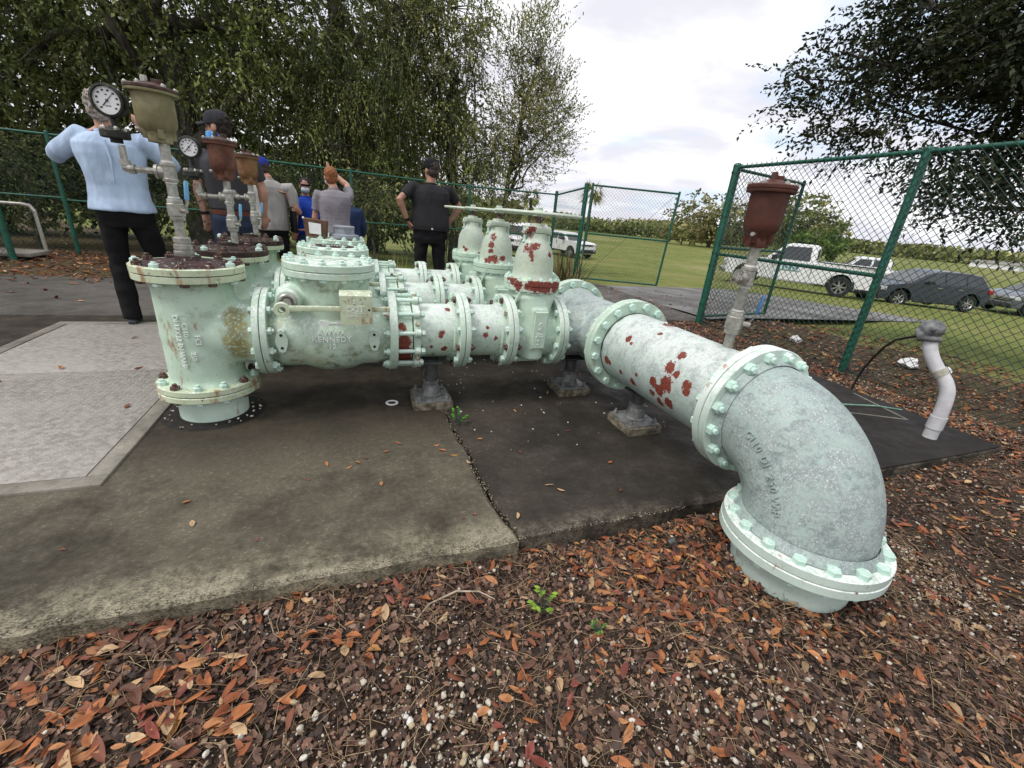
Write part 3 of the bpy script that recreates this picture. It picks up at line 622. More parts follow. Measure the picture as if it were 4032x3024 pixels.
# ---- restrained coupling
def make_coupling():
    root = thing('flange_coupling', '', 'pipe coupling', (1.08, 0, 0)); F = fr((0, 0, H), 'x')
    part('sleeve', rel2(MB().lathe([(.186, 1.015), (.190, 1.03), (.190, 1.10), (.178, 1.105)], F, 56, cap=False), root), M['coupling'], root)
    part('end_ring', rel2(MB().lathe([(.17, 1.108), (.196, 1.108), (.202, 1.114), (.202, 1.142), (.196, 1.150), (.17, 1.150)], F, 56, cap=False), root), M['mint_flange'], root)
    for k in range(12):
        a = math.radians(10 + 30 * k); c = (math.cos(a), math.sin(a)); Fk = fr((0, -.2155 * c[0], H + .2155 * c[1]), 'x')
        rd = MB(); rd.cyl(.0105, .935, 1.172, Fk, 10); rd.hex(.034, 1.150, 1.170, Fk); rd.hex(.034, .969, .949, Fk); rd.cyl(.012, 1.02, 1.10, Fk, 10)
        part('tie_rod', rel2(rd, root), M['bolt'], root)
        part('lug', rel2(MB().cyl(.024, 1.112, 1.146, Fk, 14, 0, .003), root), M['mint_flange'], root)
        if k % 2 == 0:
            a2 = math.radians(25 + 30 * k); d = (0, -math.cos(a2), math.sin(a2)); Fs = fr((1.128, d[1] * .195, H + d[2] * .195), d)
            part('set_screw', rel2(MB().cyl(.015, 0, .02, Fs, 12, 0, .002).hex(.022, .02, .036, Fs), root), M['brassy'], root)
    return root
M['coupling'] = paint('coupling_paint', chalk=.6, rust=.5, chips=[(1.042, -.185, .45, .07), (1.045, -.17, .40, .06), (1.05, -.13, .345, .08), (1.04, -.17, .54, .03)], algae=.0)
M['brassy'] = plain('worn_bolt', (.46, .45, .33), .5, .2, .3, 60)
cpl = make_coupling(); cpls = [cpl, dup(cpl, (1.08, LS, 0)), dup(cpl, (1.08, 2 * LS, 0))]
for o, l in zip(cpls, ('nearest rodded coupling with red primer showing through its flaking paint', 'rodded pipe coupling of the middle line, behind a curled brown leaf', 'farthest rodded pipe coupling, on the line next to the man in black')): tag(o, l, group='rodded couplings on the three lines')
# ---- spools
def make_spool(x0, x1, fa, fb, n, at):
    root = thing(n, '', 'spool pipe', ((x0 + x1) / 2, 0, 0)); F = fr((0, 0, H), 'x')
    pr = [(.168, x0)] + ([(.168, x0 + .03)] if fa else []) + [(.168, x1 - (.065 if fb else 0))] + ([(.168, x1 - .058), (.181, x1 - .052), (.181, x1 - .015), (.172, x1)] if fb else [(.168, x1)])
    if fa: pr = [(.172, x0), (.181, x0 + .012), (.181, x0 + .03), (.168, x0 + .036)] + pr[2:]
    part('pipe_barrel', rel2(MB().lathe(pr, F, 64, cap=False), root), M['mint_pipe'], root)
    if fa: fl(root, 'flange', (x0 - .0, 0, H), 'x', R12, .032, M['mint_flange'], .15)
    if fb: fl(root, 'flange', (x1 - .032, 0, H), 'x', R12, .032, M['mint_flange'], .15)
    if at: ring_bolts(root, (at, 0, H), 'x', .2159, 12, B12, .26, B12D)
    return root
sp1 = make_spool(1.12, 1.4105, False, True, 'spool_pipe', 1.4125); sp2 = make_spool(1.4145, 1.721, True, True, 'spool_pipe', 1.723)
G_SP = 'short flanged pipes between couplings and gate valves'
for s, nm in ((sp1, ('nearest short pipe beside the coupling, with red chips above its steel post', 'middle line pipe piece between coupling and paired flanges', 'farthest line pipe piece just past the coupling, in front of the man in black')),
              (sp2, ('nearest short pipe between two flange pairs, leading into the gate valve', 'middle line pipe piece running up to the red patched gate valve', 'farthest line pipe piece running up to the greyish gate valve'))):
    for k in range(3):
        o = s if k == 0 else dup(s, (s.location.x, k * LS, 0)); tag(o, nm[k], group=G_SP)
# ---- gate valve
def make_gate():
    X0 = 1.903; root = thing('gate_valve', '', 'gate valve', (X0, 0, 0)); F = fr((0, 0, H), 'x'); b = MB()
    b.lathe([(.17, 1.74), (.178, 1.80), (.178, 2.01), (.17, 2.06)], F, 48); b.lathe([(.19, 1.745), (.172, 1.79)], F, 40, cap=False); b.lathe([(.172, 2.02), (.19, 2.062)], F, 40, cap=False)
    def ell(rx, ry, z, n=40): return [(X0 + rx * math.copysign(abs(math.cos(a)) ** .75, math.cos(a)), ry * math.copysign(abs(math.sin(a)) ** .75, math.sin(a)), z) for a in np.linspace(0, 2 * PI, n, endpoint=False)]
    lv = [(.088, .19, H - .16), (.098, .196, H + .02), (.118, .188, H + .16), (.135, .176, H + .225), (.148, .172, H + .232), (.150, .172, H + .252), (.138, .165, H + .258), (.140, .160, H + .30)]
    V = []; [V.extend(ell(*q)) for q in lv]; n = 40; f = [(i * n + j, i * n + (j + 1) % n, (i + 1) * n + (j + 1) % n, (i + 1) * n + j) for i in range(len(lv) - 1) for j in range(n)] + [tuple(range(n - 1, -1, -1)), tuple((len(lv) - 1) * n + j for j in range(n))]
    b.add(V, f); b.box((1.855, -.196, H - .09), (1.965, .196, H + .185), None, 0, .006); b.box((1.80, -.05, H - .215), (2.0, .05, H - .15))
    b.cyl(.012, 0, .16, fr((1.755, -.10, H + .20), (.05, -.05, .16)), 10)
    put('valve_body', fuse(rel2(b, root), .008, M['mint_gate'], 'valve_body', 6), root)
    pn = MB(); yb = -.206
    pn.add([(1.862, -.19, H - .088), (1.958, -.19, H - .088), (1.963, -.19, H + .175), (1.868, -.19, H + .175), (1.866, yb, H - .070), (1.948, yb, H - .070), (1.953, yb, H + .165), (1.872, yb, H + .165)], [(4, 5, 6, 7), (0, 1, 5, 4), (1, 2, 6, 5), (2, 3, 7, 6), (3, 0, 4, 7)])
    part('raised_panel', rel2(pn, root), M['mint_gate'], root)
    lt = MB(); yt = yb - .0005
    v, f = text_pts('200', .036, .003); lt.add([(1.91 + a, yt - c, H + .015 + b_) for a, b_, c in v], f)
    lt.lathe([(.009, 0), (.013, 0), (.013, .004), (.009, .004)], fr((1.913, yt, H + .085), '-y'), 20, cap=False)
    lt.lathe([(.009, 0), (.014, 0), (.014, .004), (.009, .004)], fr((1.913, yt, H + .055), '-y') , 4, cap=False)
    for s_, z in (('+', -.02), ('+', -.048)): v, f = text_pts(s_, .03, .003); lt.add([(1.905 + a, yt - c, H + z + b_) for a, b_, c in v], f)
    v, f = text_pts('FLG', .026, .003); lt.add([(2.005 + a, -math.sqrt(.178 ** 2 - (.005 + b_) ** 2) - c - .001, H - .005 + b_) for a, b_, c in v], f)
    v, f = text_pts('FLG', .026, .003); lt.add([(1.80 + a, -math.sqrt(.178 ** 2 - (.005 + b_) ** 2) - c - .001, H - .005 + b_) for a, b_, c in v], f)
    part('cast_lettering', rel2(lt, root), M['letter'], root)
    fl(root, 'flange', (1.725, 0, H), 'x', R12, .032, M['mint_flange']); fl(root, 'flange', (2.0435, 0, H), 'x', R12, .032, M['mint_flange'])
    fl(root, 'body_ring', (X0, 0, H + .284), 'z', .183, .035, M['mint_gate']); fl(root, 'bonnet_flange', (X0, 0, H + .321), 'z', .185, .036, M['mint_gate'])
    bn = MB().lathe([(.145, H + .352), (.136, H + .362), (.132, H + .40), (.130, H + .455), (.122, H + .505), (.106, H + .548), (.086, H + .580), (.070, H + .602), (.066, H + .625), (.066, H + .635), (.0001, H + .635)], T(X0, 0, 0), 48)
    part('bonnet', rel2(bn, root), M['mint_bonnet'], root, 40)
    gl = MB(); gl.box((X0 - .078, -.058, H + .637), (X0 + .078, .058, H + .676), None, 0, .008); gl.lathe([(.05, H + .672), (.048, H + .690), (.03, H + .694)], T(X0, 0, 0), 24)
    gl.box((X0 - .095, -.03, H + .627), (X0 + .095, .03, H + .645), None, 0, .005)
    part('gland', rel2(gl, root), M['mint_bonnet'], root)
    for sx in (-1, 1):
        tb = MB(); Ft = T(X0 + sx * .083, -.012, 0); tb.cyl(.009, H + .585, H + .66, Ft, 10); tb.hex(.030, H + .578, H + .590, Ft); tb.hex(.026, H + .646, H + .662, Ft); part('gland_bolt', rel2(tb, root), M['bolt'], root)
    part('stem', rel2(MB().cyl(.022, H + .685, H + .750, T(X0, 0, 0), 16), root), M['bolt_dark'], root)
    ring_bolts(root, (X0, 0, H + .320), 'z', .166, 14, B_BON, .2); ring_bolts(root, (2.0774, 0, H), 'x', .2159, 12, B12, .26)
    hw = MB(); rw = .262; hw.lathe([(rw + .013 * math.cos(a), H + .752 + .011 * math.sin(a)) for a in np.linspace(0, 2 * PI, 11)], T(X0, 0, 0), 64, cap=False)
    ho = part('handwheel', rel2(hw, root), M['mint_bonnet'], root, 60)
    hb = MB(); hb.lathe([(.028, H + .735), (.040, H + .738), (.042, H + .765), (.030, H + .772)], T(X0, 0, 0), 20); hb.hex(.046, H + .770, H + .790, T(X0, 0, 0)); part('wheel_hub', rel2(hb, root), M['mint_bonnet'], ho)
    for k in range(5):
        a = .5 + 2 * PI * k / 5; sp = MB().tube([(X0 + r * math.cos(a + .12 * (r / rw)), r * math.sin(a + .12 * (r / rw)), H + .752) for r in np.linspace(.03, rw, 6)], [(.016 - .006 * (i / 5), .009) for i in range(6)], 8, ell=(-math.sin(a), math.cos(a), 0)); part('wheel_spoke', rel2(sp, root), M['mint_bonnet'], ho)
    return root
B_BON = bolt_mesh('bolt_bonnet', .036, .026, .013, .007, .008, M['bolt'])
gate = make_gate(); gates = [gate, dup(gate, (1.903, LS, 0)), dup(gate, (1.903, 2 * LS, 0))]
for o, l in zip(gates, ('nearest gate valve with a red primer band around its bonnet flange', 'middle gate valve with a large red patch high on its bonnet', 'farthest gate valve, its pale grey bonnet beside the man in black')): tag(o, l, group='handwheel gate valves')
# ---- manifold: three tees, end blind, straight pipe, elbow
XM = 2.460
def make_mtee():
    root = thing('manifold_tee', '', 'pipe tee', (XM, 0, 0)); b = MB(); b.lathe([(.221, -.36), (.221, .36)], fr((XM, 0, H), 'y'), 56); b.lathe([(.178, .02), (.174, .35)], fr((XM, 0, H), '-x'), 48)
    b.lathe([(.222, -.375), (.25, -.36), (.224, -.30)], fr((XM, 0, H), 'y'), 48, cap=False); b.lathe([(.224, .30), (.25, .36), (.222, .375)], fr((XM, 0, H), 'y'), 48, cap=False)
    put('tee_body', fuse(rel2(b, root), .010, M['man_tee'], 'tee_body', 12), root)
    fl(root, 'branch_flange', (2.079, 0, H), 'x', R12, .0325, M['mint_flange'])
    fl(root, 'flange', (XM, .366, H), 'y', R16, .036, M['man_flange'], .2); fl(root, 'flange', (XM, -.4015, H), 'y', R16, .036, M['man_flange'], .2)
    return root
mt = make_mtee(); mts = [mt, dup(mt, (XM, LS, 0)), dup(mt, (XM, 2 * LS, 0))]
for o, l in zip(mts, ('weathered grey manifold tee between the nearest gate valve and the long chipped pipe', 'manifold tee joined to the middle gate valve, mostly hidden behind handwheels', 'end manifold tee closed by a blank flange, farthest from the big elbow')): tag(o, l, group='tees forming the manifold')
ring_bolts(mts[0], (XM, -.3865 - .0165, H), 'y', .2667, 16, B16, PI / 16); ring_bolts(mts[0], (XM, .40325, H), 'y', .2667, 16, B16, PI / 16)
ring_bolts(mts[1], (XM, LS + .40325, H), 'y', .2667, 16, B16, PI / 16); ring_bolts(mts[2], (XM, 2 * LS + .40325, H), 'y', .2667, 16, B16, PI / 16)
part('blank_flange', MB().lathe(flange(R16, .036, .0001), fr((0, .4045, H), 'y'), 64, cap=False), M['man_flange'], mts[2])
mp = thing('manifold_pipe', 'long weathered pipe spool with red primer chips, running to the big elbow', 'spool pipe', (XM, -.9, 0))
F = fr((XM, 0, H), '-y'); part('pipe_barrel', rel2(MB().lathe([(.222, .42), (.222, 1.375)], F, 96, cap=False), mp), M['man'], mp)
part('thread_collar', rel2(MB().lathe([(.224, .4405), (.2245, .448), (.222, .449)], F, 96, cap=False), mp), M['hole'], mp)
fl(mp, 'flange', (XM, -.4405, H), 'y', R16, .036, M['man_flange'], .2); fl(mp, 'flange', (XM, -1.3945, H), 'y', R16, .036, M['elbow_flange'], .2)
ring_bolts(mp, (XM, -1.3961, H), 'y', .2667, 16, B16, PI / 16, flip=True)
el = thing('pipe_elbow', 'big weathered grey green elbow turning down into the leaf litter', 'pipe elbow', (XM, -1.6, 0)); RE = .342
b = MB(); pts = [(XM, -1.425, H)] + [(XM, -1.436 - RE * math.sin(a), H - RE + RE * math.cos(a)) for a in np.linspace(0, PI / 2, 25)] + [(XM, -1.436 - RE, .12)]
rr = [.236] * len(pts); b.tube(pts, rr, 64, ell=(1, 0, 0)); b.lathe([(.262, .0), (.240, .035)], fr((XM, -1.436, H), '-y'), 56, cap=False); b.lathe([(.240, .175), (.262, .138)], T(XM, -1.436 - RE, 0), 56, cap=False)
m_ = rel2(b, el); part('elbow_body', m_, M['elbow'], el, 50)
fl(el, 'flange', (XM, -1.4345, H), 'y', R16, .0365, M['elbow_flange'], .2); YE = -1.436 - RE
fl(el, 'flange', (XM, YE, .096), 'z', R16, .038, M['elbow_flange'], .2)
def arc_text(txt, size, phi, a_start, a_gap):
    """raised letters following the bend on the side that faces the camera: phi round the section, a along the bend"""
    out = MB(); n = len(txt)
    for i, ch in enumerate(txt):
        if ch == ' ': continue
        v, f = text_pts(ch, size, .004); a0 = a_start + i * a_gap; P = []
        for x, y, z in v:
            ph = phi + y / .236; a = a0 + x / (RE + .04); r = .236 + .0035 + z
            rad = RE + r * math.sin(ph); P.append((XM - r * math.cos(ph), -1.436 - rad * math.sin(a), H - RE + rad * math.cos(a)))
        out.add(P, f)
    return out
part('cast_lettering', rel2(arc_text('C110 DI 250 WWP', .040, .17, .44, .058), el), M['elbow'], el)
B16H = bolt_mesh('bolt_head', .0385, .043, .024, -.020, .0135, M['bolt_clean'])
ring_bolts(el, (XM, YE, .0945), 'z', .2667, 16, B16H, PI / 16)
sr = thing('riser_stub', 'pale green flanged pipe stub under the big elbow, sunk in the litter', 'pipe stub', (XM, YE, -.1))
part('pipe_barrel', rel2(MB().lathe([(.222, -.35), (.222, .06)], T(XM, YE, 0), 64, cap=False), sr), M['elbow_flange'], sr); fl(sr, 'flange', (XM, YE, .055), 'z', R16 + .002, .0385, M['elbow_flange'], .2)
# ---- pipe supports
def make_support(root, c, top, post=True, saddle='x'):
    x, y = c; g = MB(); pts = []
    rnd = random.Random(x); g.ngon([(-.125 + rnd.uniform(-.008, .008), -.13), (.0, -.132), (.125, -.126), (.128, 0), (.122, .125), (0, .128), (-.12, .122), (-.127, .0)], -.03, .042, T(x, y, 0)); part('grout_bed', rel2(g, root), M['grout'], root)
    part('base_plate', rel2(MB().box((x - .115, y - .115, .040), (x + .115, y + .115, .054), None, 0, .003), root), M['grey_steel'], root)
    part('foot', rel2(MB().lathe([(.068, .054), (.068, .066), (.060, .072), (.058, .10), (.048, .135), (.050, .14), (.050, .155), (.044, .158)], T(x, y, 0), 28), root), M['grey_steel'], root)
    part('post', rel2(MB().lathe([(.041, .15), (.041, top - .02)], T(x, y, 0), 24), root), M['grey_dark'], root)
    part('saddle', rel2(MB().box((x - .055, y - .075, top - .022), (x + .055, y + .075, top - .010), None, 0, .002) if saddle == 'x' else MB().box((x - .085, y - .05, top - .012), (x + .085, y + .05, top)), root), M['grey_dark'], root)
    for sx in (-1, 1):
        for sy in (-1, 1): put('anchor_bolt', ANCH, root, T(*loc(root, (x + sx * .088, y + sy * .088, .054))))
am = MB(); am.cyl(.020, 0, .003, None, 14); am.hex(.026, .003, .018); am.cyl(.008, .018, .032, None, 8); ANCH = am.mesh('anchor_bolt', M['grey_steel'], 30)
for (c, top, sd, lb) in (((1.235, -.06), H - .167, 'x', 'grey steel pipe stand under the nearest short pipe, at the slab joint'), ((2.46, -.62), H - .221, 'y', 'grey steel pipe stand on rusty grout under the long chipped pipe'), ((2.30, .02), H - .215, 'y', 'dark pipe stand in shadow under the manifold behind the nearest gate valve')):
    r_ = thing('pipe_support', lb, 'pipe stand', (*c, 0), 'steel stands carrying the pipes'); make_support(r_, c, top, saddle=sd)
# ---- risers with valves, gauges and air release valves
def nip(m, x, y, z0, z1, r=.0215): m.cyl(r, z0, z1, T(x, y, 0), 20)
def tape(m, x, y, z, r): m.cyl(r, z - .004, z + .004, T(x, y, 0), 20)
def make_riser(x, y, z0, zv, zt, ztop, s, lab, arm=None, stepped=False, gstem=None):
    root = thing('riser_pipe', lab, 'riser pipe', (x, y, z0), 'galvanized risers on the pipework'); m = MB(); nip(m, x, y, z0, ztop, .0215 * s)
    part('nipple', rel2(m, root), M['galv'], root)
    for q in (zt - .044 * s, zt + .046 * s, zv + .056 * s):
        tp = MB(); tape(tp, x, y, q, .024 * s); part('thread_tape', rel2(tp, root), M['ptfe'], root)
    te = MB(); te.lathe([(.030 * s, zt - .04 * s), (.032 * s, zt - .038 * s), (.032 * s, zt - .028 * s), (.029 * s, zt - .025 * s), (.029 * s, zt + .025 * s), (.032 * s, zt + .028 * s), (.032 * s, zt + .038 * s), (.030 * s, zt + .04 * s)], T(x, y, 0), 24); d = arm[0] if arm else '-x'
    te.lathe([(.026 * s, 0), (.026 * s, .038 * s), (.031 * s, .040 * s), (.031 * s, .052 * s)], fr((x, y, zt), d), 20); part('tee_fitting', rel2(te, root), M['galv'], root)
    if stepped:
        part('reducer', rel2(MB().lathe([(.041, .868), (.043, .872), (.043, .892), (.036, .896), (.036, .900), (.040, .903), (.040, .922), (.034, .925), (.034, .932), (.037, .935), (.037, .955), (.026, .962)], T(x, y, 0), 32), root), M['galv'], root)
    if arm and arm[1]:
        xe = x - arm[1]; am_ = MB(); am_.tube([(x - .03, y, zt), (xe + .02, y, zt), (xe + .006, y, zt + .004), (xe, y, zt + .012), (xe, y, arm[2])], .0135, 14); am_.lathe([(.021, -.012), (.021, .012)], fr((xe + .022, y, zt), 'x'), 16); am_.cyl(.021, zt + .012, zt + .034, T(xe, y, 0), 16); am_.ball((xe + .003, y, zt + .003), .02)
        part('gauge_arm', rel2(am_, root), M['galv'], root)
    return root
def make_ball_valve(x, y, z, s, lab, grip, side=1, tilt=.0):
    root = thing('ball_valve', lab, 'ball valve', (x, y, z), 'ball valves on the risers'); m = MB()
    m.lathe([(.031 * s, -.05 * s), (.033 * s, -.045 * s), (.033 * s, -.03 * s), (.037 * s, -.026 * s), (.037 * s, .026 * s), (.033 * s, .03 * s), (.033 * s, .045 * s), (.031 * s, .05 * s)], None, 8); part('valve_body', m, M['galv'], root, 30)
    st = MB(); dv = Vector((side * .8, -.6, 0)).normalized(); st.cyl(.011 * s, .03 * s, .062 * s, fr((0, 0, 0), dv), 12); st.hex(.022 * s, .054 * s, .066 * s, fr((0, 0, 0), dv)); part('stem_nut', st, M['steel'], root)
    a = dv * .057 * s; lv = MB(); p = [a + Vector((0, 0, -.008)), a + dv * .004 + Vector((0, 0, .012)), a + dv * .016 * s + Vector((side * tilt * .3, 0, .035 * s)), a + dv * .018 * s + Vector((side * tilt, 0, .135 * s))]
    lv.tube(p[:3] + [p[2].lerp(p[3], .25)], [(.010 * s, .0025)] * 4, 8, ell=Vector((0, 0, 1)).cross(dv)); lo = part('lever', lv, M['steel'], root)
    part('lever_grip', MB().tube([p[2].lerp(p[3], .15), p[2].lerp(p[3], .2), p[2].lerp(p[3], .93), p[3]], [(.009 * s, .005 * s), (.0115 * s, .0065 * s), (.0105 * s, .0065 * s), (.006 * s, .004 * s)], 10, ell=Vector((0, 0, 1)).cross(dv)), M[grip], lo)
    return root
def make_arv(x, y, z0, z1, rb, lab, mat, lid, plug_mat='galv'):
    """air release valve: hex foot, bowl, flanged lid with two plugs"""
    root = thing('air_release_valve', lab, 'air valve', (x, y, z0), 'air release valves on top of the risers'); h = z1 - z0; m = MB()
    m.lathe([(rb * .60, 0), (rb * .62, .004), (rb * .62, .14 * h), (rb * .60, .15 * h)], None, 8)
    m.lathe([(rb * .58, .10 * h), (rb * .62, .18 * h), (rb * .82, .235 * h), (rb * .94, .30 * h), (rb * .985, .38 * h), (rb * .995, .60 * h), (rb * 1.0, .80 * h), (rb * 1.01, .84 * h)], None, 40, cap=False)
    for k in range(4):
        a = .4 + k * PI / 2; m.box((rb * .45, -.012, .06 * h), (rb * .80, .012, .27 * h), RZ(a), 0, .004)
    part('bowl', m, M[mat], root, 40)
    part('bowl_flange', MB().lathe([(rb * 1.0, .835 * h), (rb * 1.25, .84 * h), (rb * 1.27, .85 * h), (rb * 1.27, .885 * h), (rb * 1.2, .89 * h)], None, 48, cap=False), M[mat], root)
    ld = MB().lathe([(rb * 1.26, .892 * h), (rb * 1.28, .90 * h), (rb * 1.28, .94 * h), (rb * 1.24, .955 * h), (rb * .7, .985 * h), (rb * .45, 1.03 * h), (rb * .01, 1.035 * h)], None, 48); ld.cyl(rb * .26, .98 * h, 1.10 * h, T(rb * .32, 0, 0), 14, 0, .002); lo = part('lid', ld, M[lid], root)
    part('plug', MB().hex(rb * .30, 1.0 * h, 1.14 * h, T(-rb * .22, -.01, 0)), M[plug_mat], lo)
    for k in range(6):
        a = .3 + k * PI / 3; put('lid_bolt', LIDB, root, T(rb * 1.12 * math.cos(a), rb * 1.12 * math.sin(a), .95 * h))
    part('drain_plug', MB().hex(.018, 0, .016, fr((-rb * .80, -rb * .35, .20 * h), (-.9, -.4, 0))), M['steel'], root)
    return root
LIDB = bolt_mesh('lid_bolt', .0, .020, .010, .004, .006, M['steel'])
def make_gauge(x, y, z, r, zs, nrm, lab):
    root = thing('pressure_gauge', lab, 'pressure gauge', (x, y, z), 'round pressure gauges on the risers'); n = Vector(nrm).normalized(); F = fr((0, 0, 0), n)
    cs = MB().lathe([(r * .9, -r * .95), (r * 1.08, -r * .85), (r * 1.12, -.012), (r * 1.22, -.008), (r * 1.24, .004), (r * 1.2, .014), (r * 1.04, .016), (r * 1.0, .006)], F, 48, cap=False); cs.cyl(r * .9, -r * .95, -r * .9, F, 32); part('case', cs, M['gauge_case'], root)
    do = part('dial', MB().cyl(r * 1.02, .0, .005, F, 48), M['dial'], root)
    tk = MB()
    for k in range(10):
        a = math.radians(225 - 30 * k); c, s_ = math.cos(a), math.sin(a); tk.box((-.0045, -.0035, .005), (.0045, .0035, .0058), F @ T(c * r * .74, s_ * r * .74, 0))
    for k in range(51):
        a = math.radians(225 - 5.4 * k); tk.box((r * .90, -.0004, .005), (r * .96, .0004, .0058), F @ RZ(a))
    tk.box((-r * .2, -r * .42, .005), (r * .2, -r * .36, .0058), F); tk.box((-r * .08, r * .38, .005), (r * .08, r * .46, .0058), F); part('dial_marks', tk, M['ink'], do)
    nd = MB(); nd.add([(-r * .55, -.0025, .007), (r * .62, -.0012, .007), (r * .62, .0012, .007), (-r * .55, .0025, .007)], [(0, 1, 2, 3)], F @ RZ(math.radians(47))); nd.cyl(r * .09, .006, .010, F, 14); part('needle', nd, M['ink'], do)
    sm = MB(); dz = zs - z; sm.cyl(.012, dz + .02, -r * .9, T(0, .015, 0), 12); sm.lathe([(.050, dz - .016), (.054, dz - .012), (.054, dz + .012), (.050, dz + .016)], None, 32); sm.lathe([(.024, dz - .034), (.024, dz - .014)], None, 6); sm.lathe([(.026, dz + .014), (.018, dz + .034)], None, 20)
    so = part('diaphragm_seal', sm, M['gauge_case'], root)
    for k in range(6): put('seal_bolt', LIDB, so, T(.043 * math.cos(k * PI / 3), .043 * math.sin(k * PI / 3), dz + .016))
    return root
make_riser(-.012, 0, H + .39, 1.085, 1.25, 1.375, 1., 'nearest galvanized riser with stepped collar on the rusty cover', ('-x', .163, 1.345), True)
make_ball_valve(-.012, 0, 1.085, 1., 'nearest steel ball valve with pale blue grip under the olive air valve', 'grip_l', 1, .012)
make_arv(-.022, 0, 1.372, 1.60, .078, 'large olive tan air release valve with dark rusty lid', 'olive', 'lid_dark')
make_gauge(-.188, 0, 1.515, .053, 1.385, (-.16, -.97, -.04), 'large round white pressure gauge before the blue shirted man')
make_riser(.05, LS, H + .39, .99, 1.15, 1.255, .95, 'galvanized riser on the middle rusty cover, gauge arm at its side', ('-x', .155, 1.225))
make_ball_valve(.05, LS, .99, .95, 'steel ball valve on the middle riser, its blue grip against navy trousers', 'grip_l', 1, .012)
make_arv(.045, LS, 1.25, 1.49, .072, 'dark brown air release valve beside the smaller gauge', 'arv_brown', 'lid_dark', 'lid_dark')
make_gauge(-.122, LS, 1.42, .050, 1.27, (-.16, -.97, -.04), 'smaller round pressure gauge in front of the capped man with tattooed arm')
make_riser(.045, 2 * LS, H + .39, .995, 1.15, 1.255, .95, 'farthest galvanized riser of the three rusty covers', ('-x', .12, 1.20))
make_ball_valve(.05, 2 * LS, .995, .95, 'steel ball valve on the farthest riser, blue grip against the grey polo', 'grip_l', 1, .012)
make_arv(.042, 2 * LS, 1.25, 1.475, .072, 'tan brown air release valve next to the man in the blue cap', 'arv_tan', 'lid_dark', 'lid_dark')
XR, YR = 2.487, -1.15
make_riser(XR, YR, H + .20, .82, 1.035, 1.17, 1.05, 'thick galvanized riser standing on the long manifold pipe', ('-x', 0, 0))
make_ball_valve(XR, YR, .82, 1.05, 'large steel ball valve with dark blue grip on the manifold riser', 'grip_d', 1, .02)
make_arv(XR - .002, YR, 1.165, 1.43, .0765, 'brick red air release valve on the manifold riser near the fence', 'arv_red', 'arv_red', 'arv_red')
bc = thing('bleed_cock', 'small steel bleed cock sticking out of the manifold riser tee', 'bleed valve', (XR, YR, 1.035)); m = MB(); F = fr((0, 0, 0), (-1, -.35, -.12))
m.lathe([(.024, .025), (.031, .04), (.031, .062), (.020, .068)], F, 8); m.cyl(.012, .06, .125, F, 14); m.cyl(.016, .08, .10, F, 6); m.lathe([(.015, .115), (.015, .132), (.009, .132), (.009, .115)], F, 14, cap=False); part('body', m, M['steel'], bc)
part('thumb_lever', MB().tube([(-.078, -.026, .01), (-.082, -.028, .03), (-.068, -.026, .042)], [(.005, .003), (.012, .003), (.014, .003)], 8), M['steel'], bc)
# box and cap on the farthest check valve
bx = thing('brown_box', 'small brown box with a white paper label standing on the farthest valve cover', 'box', (.515, 1.50, H + .415))
m = MB(); v = [(-.080, -.03, 0), (.072, -.05, 0), (.085, .055, 0), (-.066, .06, 0), (-.092, -.03, .142), (.078, -.05, .132), (.098, .055, .130), (-.082, .06, .146)]; m.add(v, [(0, 3, 2, 1), (0, 1, 5, 4), (1, 2, 6, 5), (2, 3, 7, 6), (3, 0, 4, 7), (4, 5, 6, 7)]); part('carton', m, M['brown_box'], bx)
m = MB(); m.add([(-.050, -.0385, .028), (.040, -.0503, .022), (.043, -.0503, .108), (-.052, -.0385, .116)], [(0, 1, 2, 3)]); m.v[0][:, 1] -= .004; part('paper_label', m, M['white_trash'], bx)
part('flap_knob', MB().ball((-.090, -.032, .146), .009, 8, 6), M['white_trash'], bx)
cp = thing('valve_cap', 'slate grey stepped cap on the farthest check valve cover', 'valve cap', (.735, 1.55, H + .413)); part('cap_body', MB().lathe([(.118, 0), (.122, .004), (.122, .030), (.115, .034), (.086, .040), (.084, .085), (.090, .088), (.090, .100), (.082, .104), (.0001, .105)], None, 40), M['slate_paint'], cp)

for o in bpy.data.objects:
    if o.name.split('.')[0] in ('cast_lettering', 'weight_lettering', 'dial_marks', 'cover_marking'): o['kind'] = 'stuff'
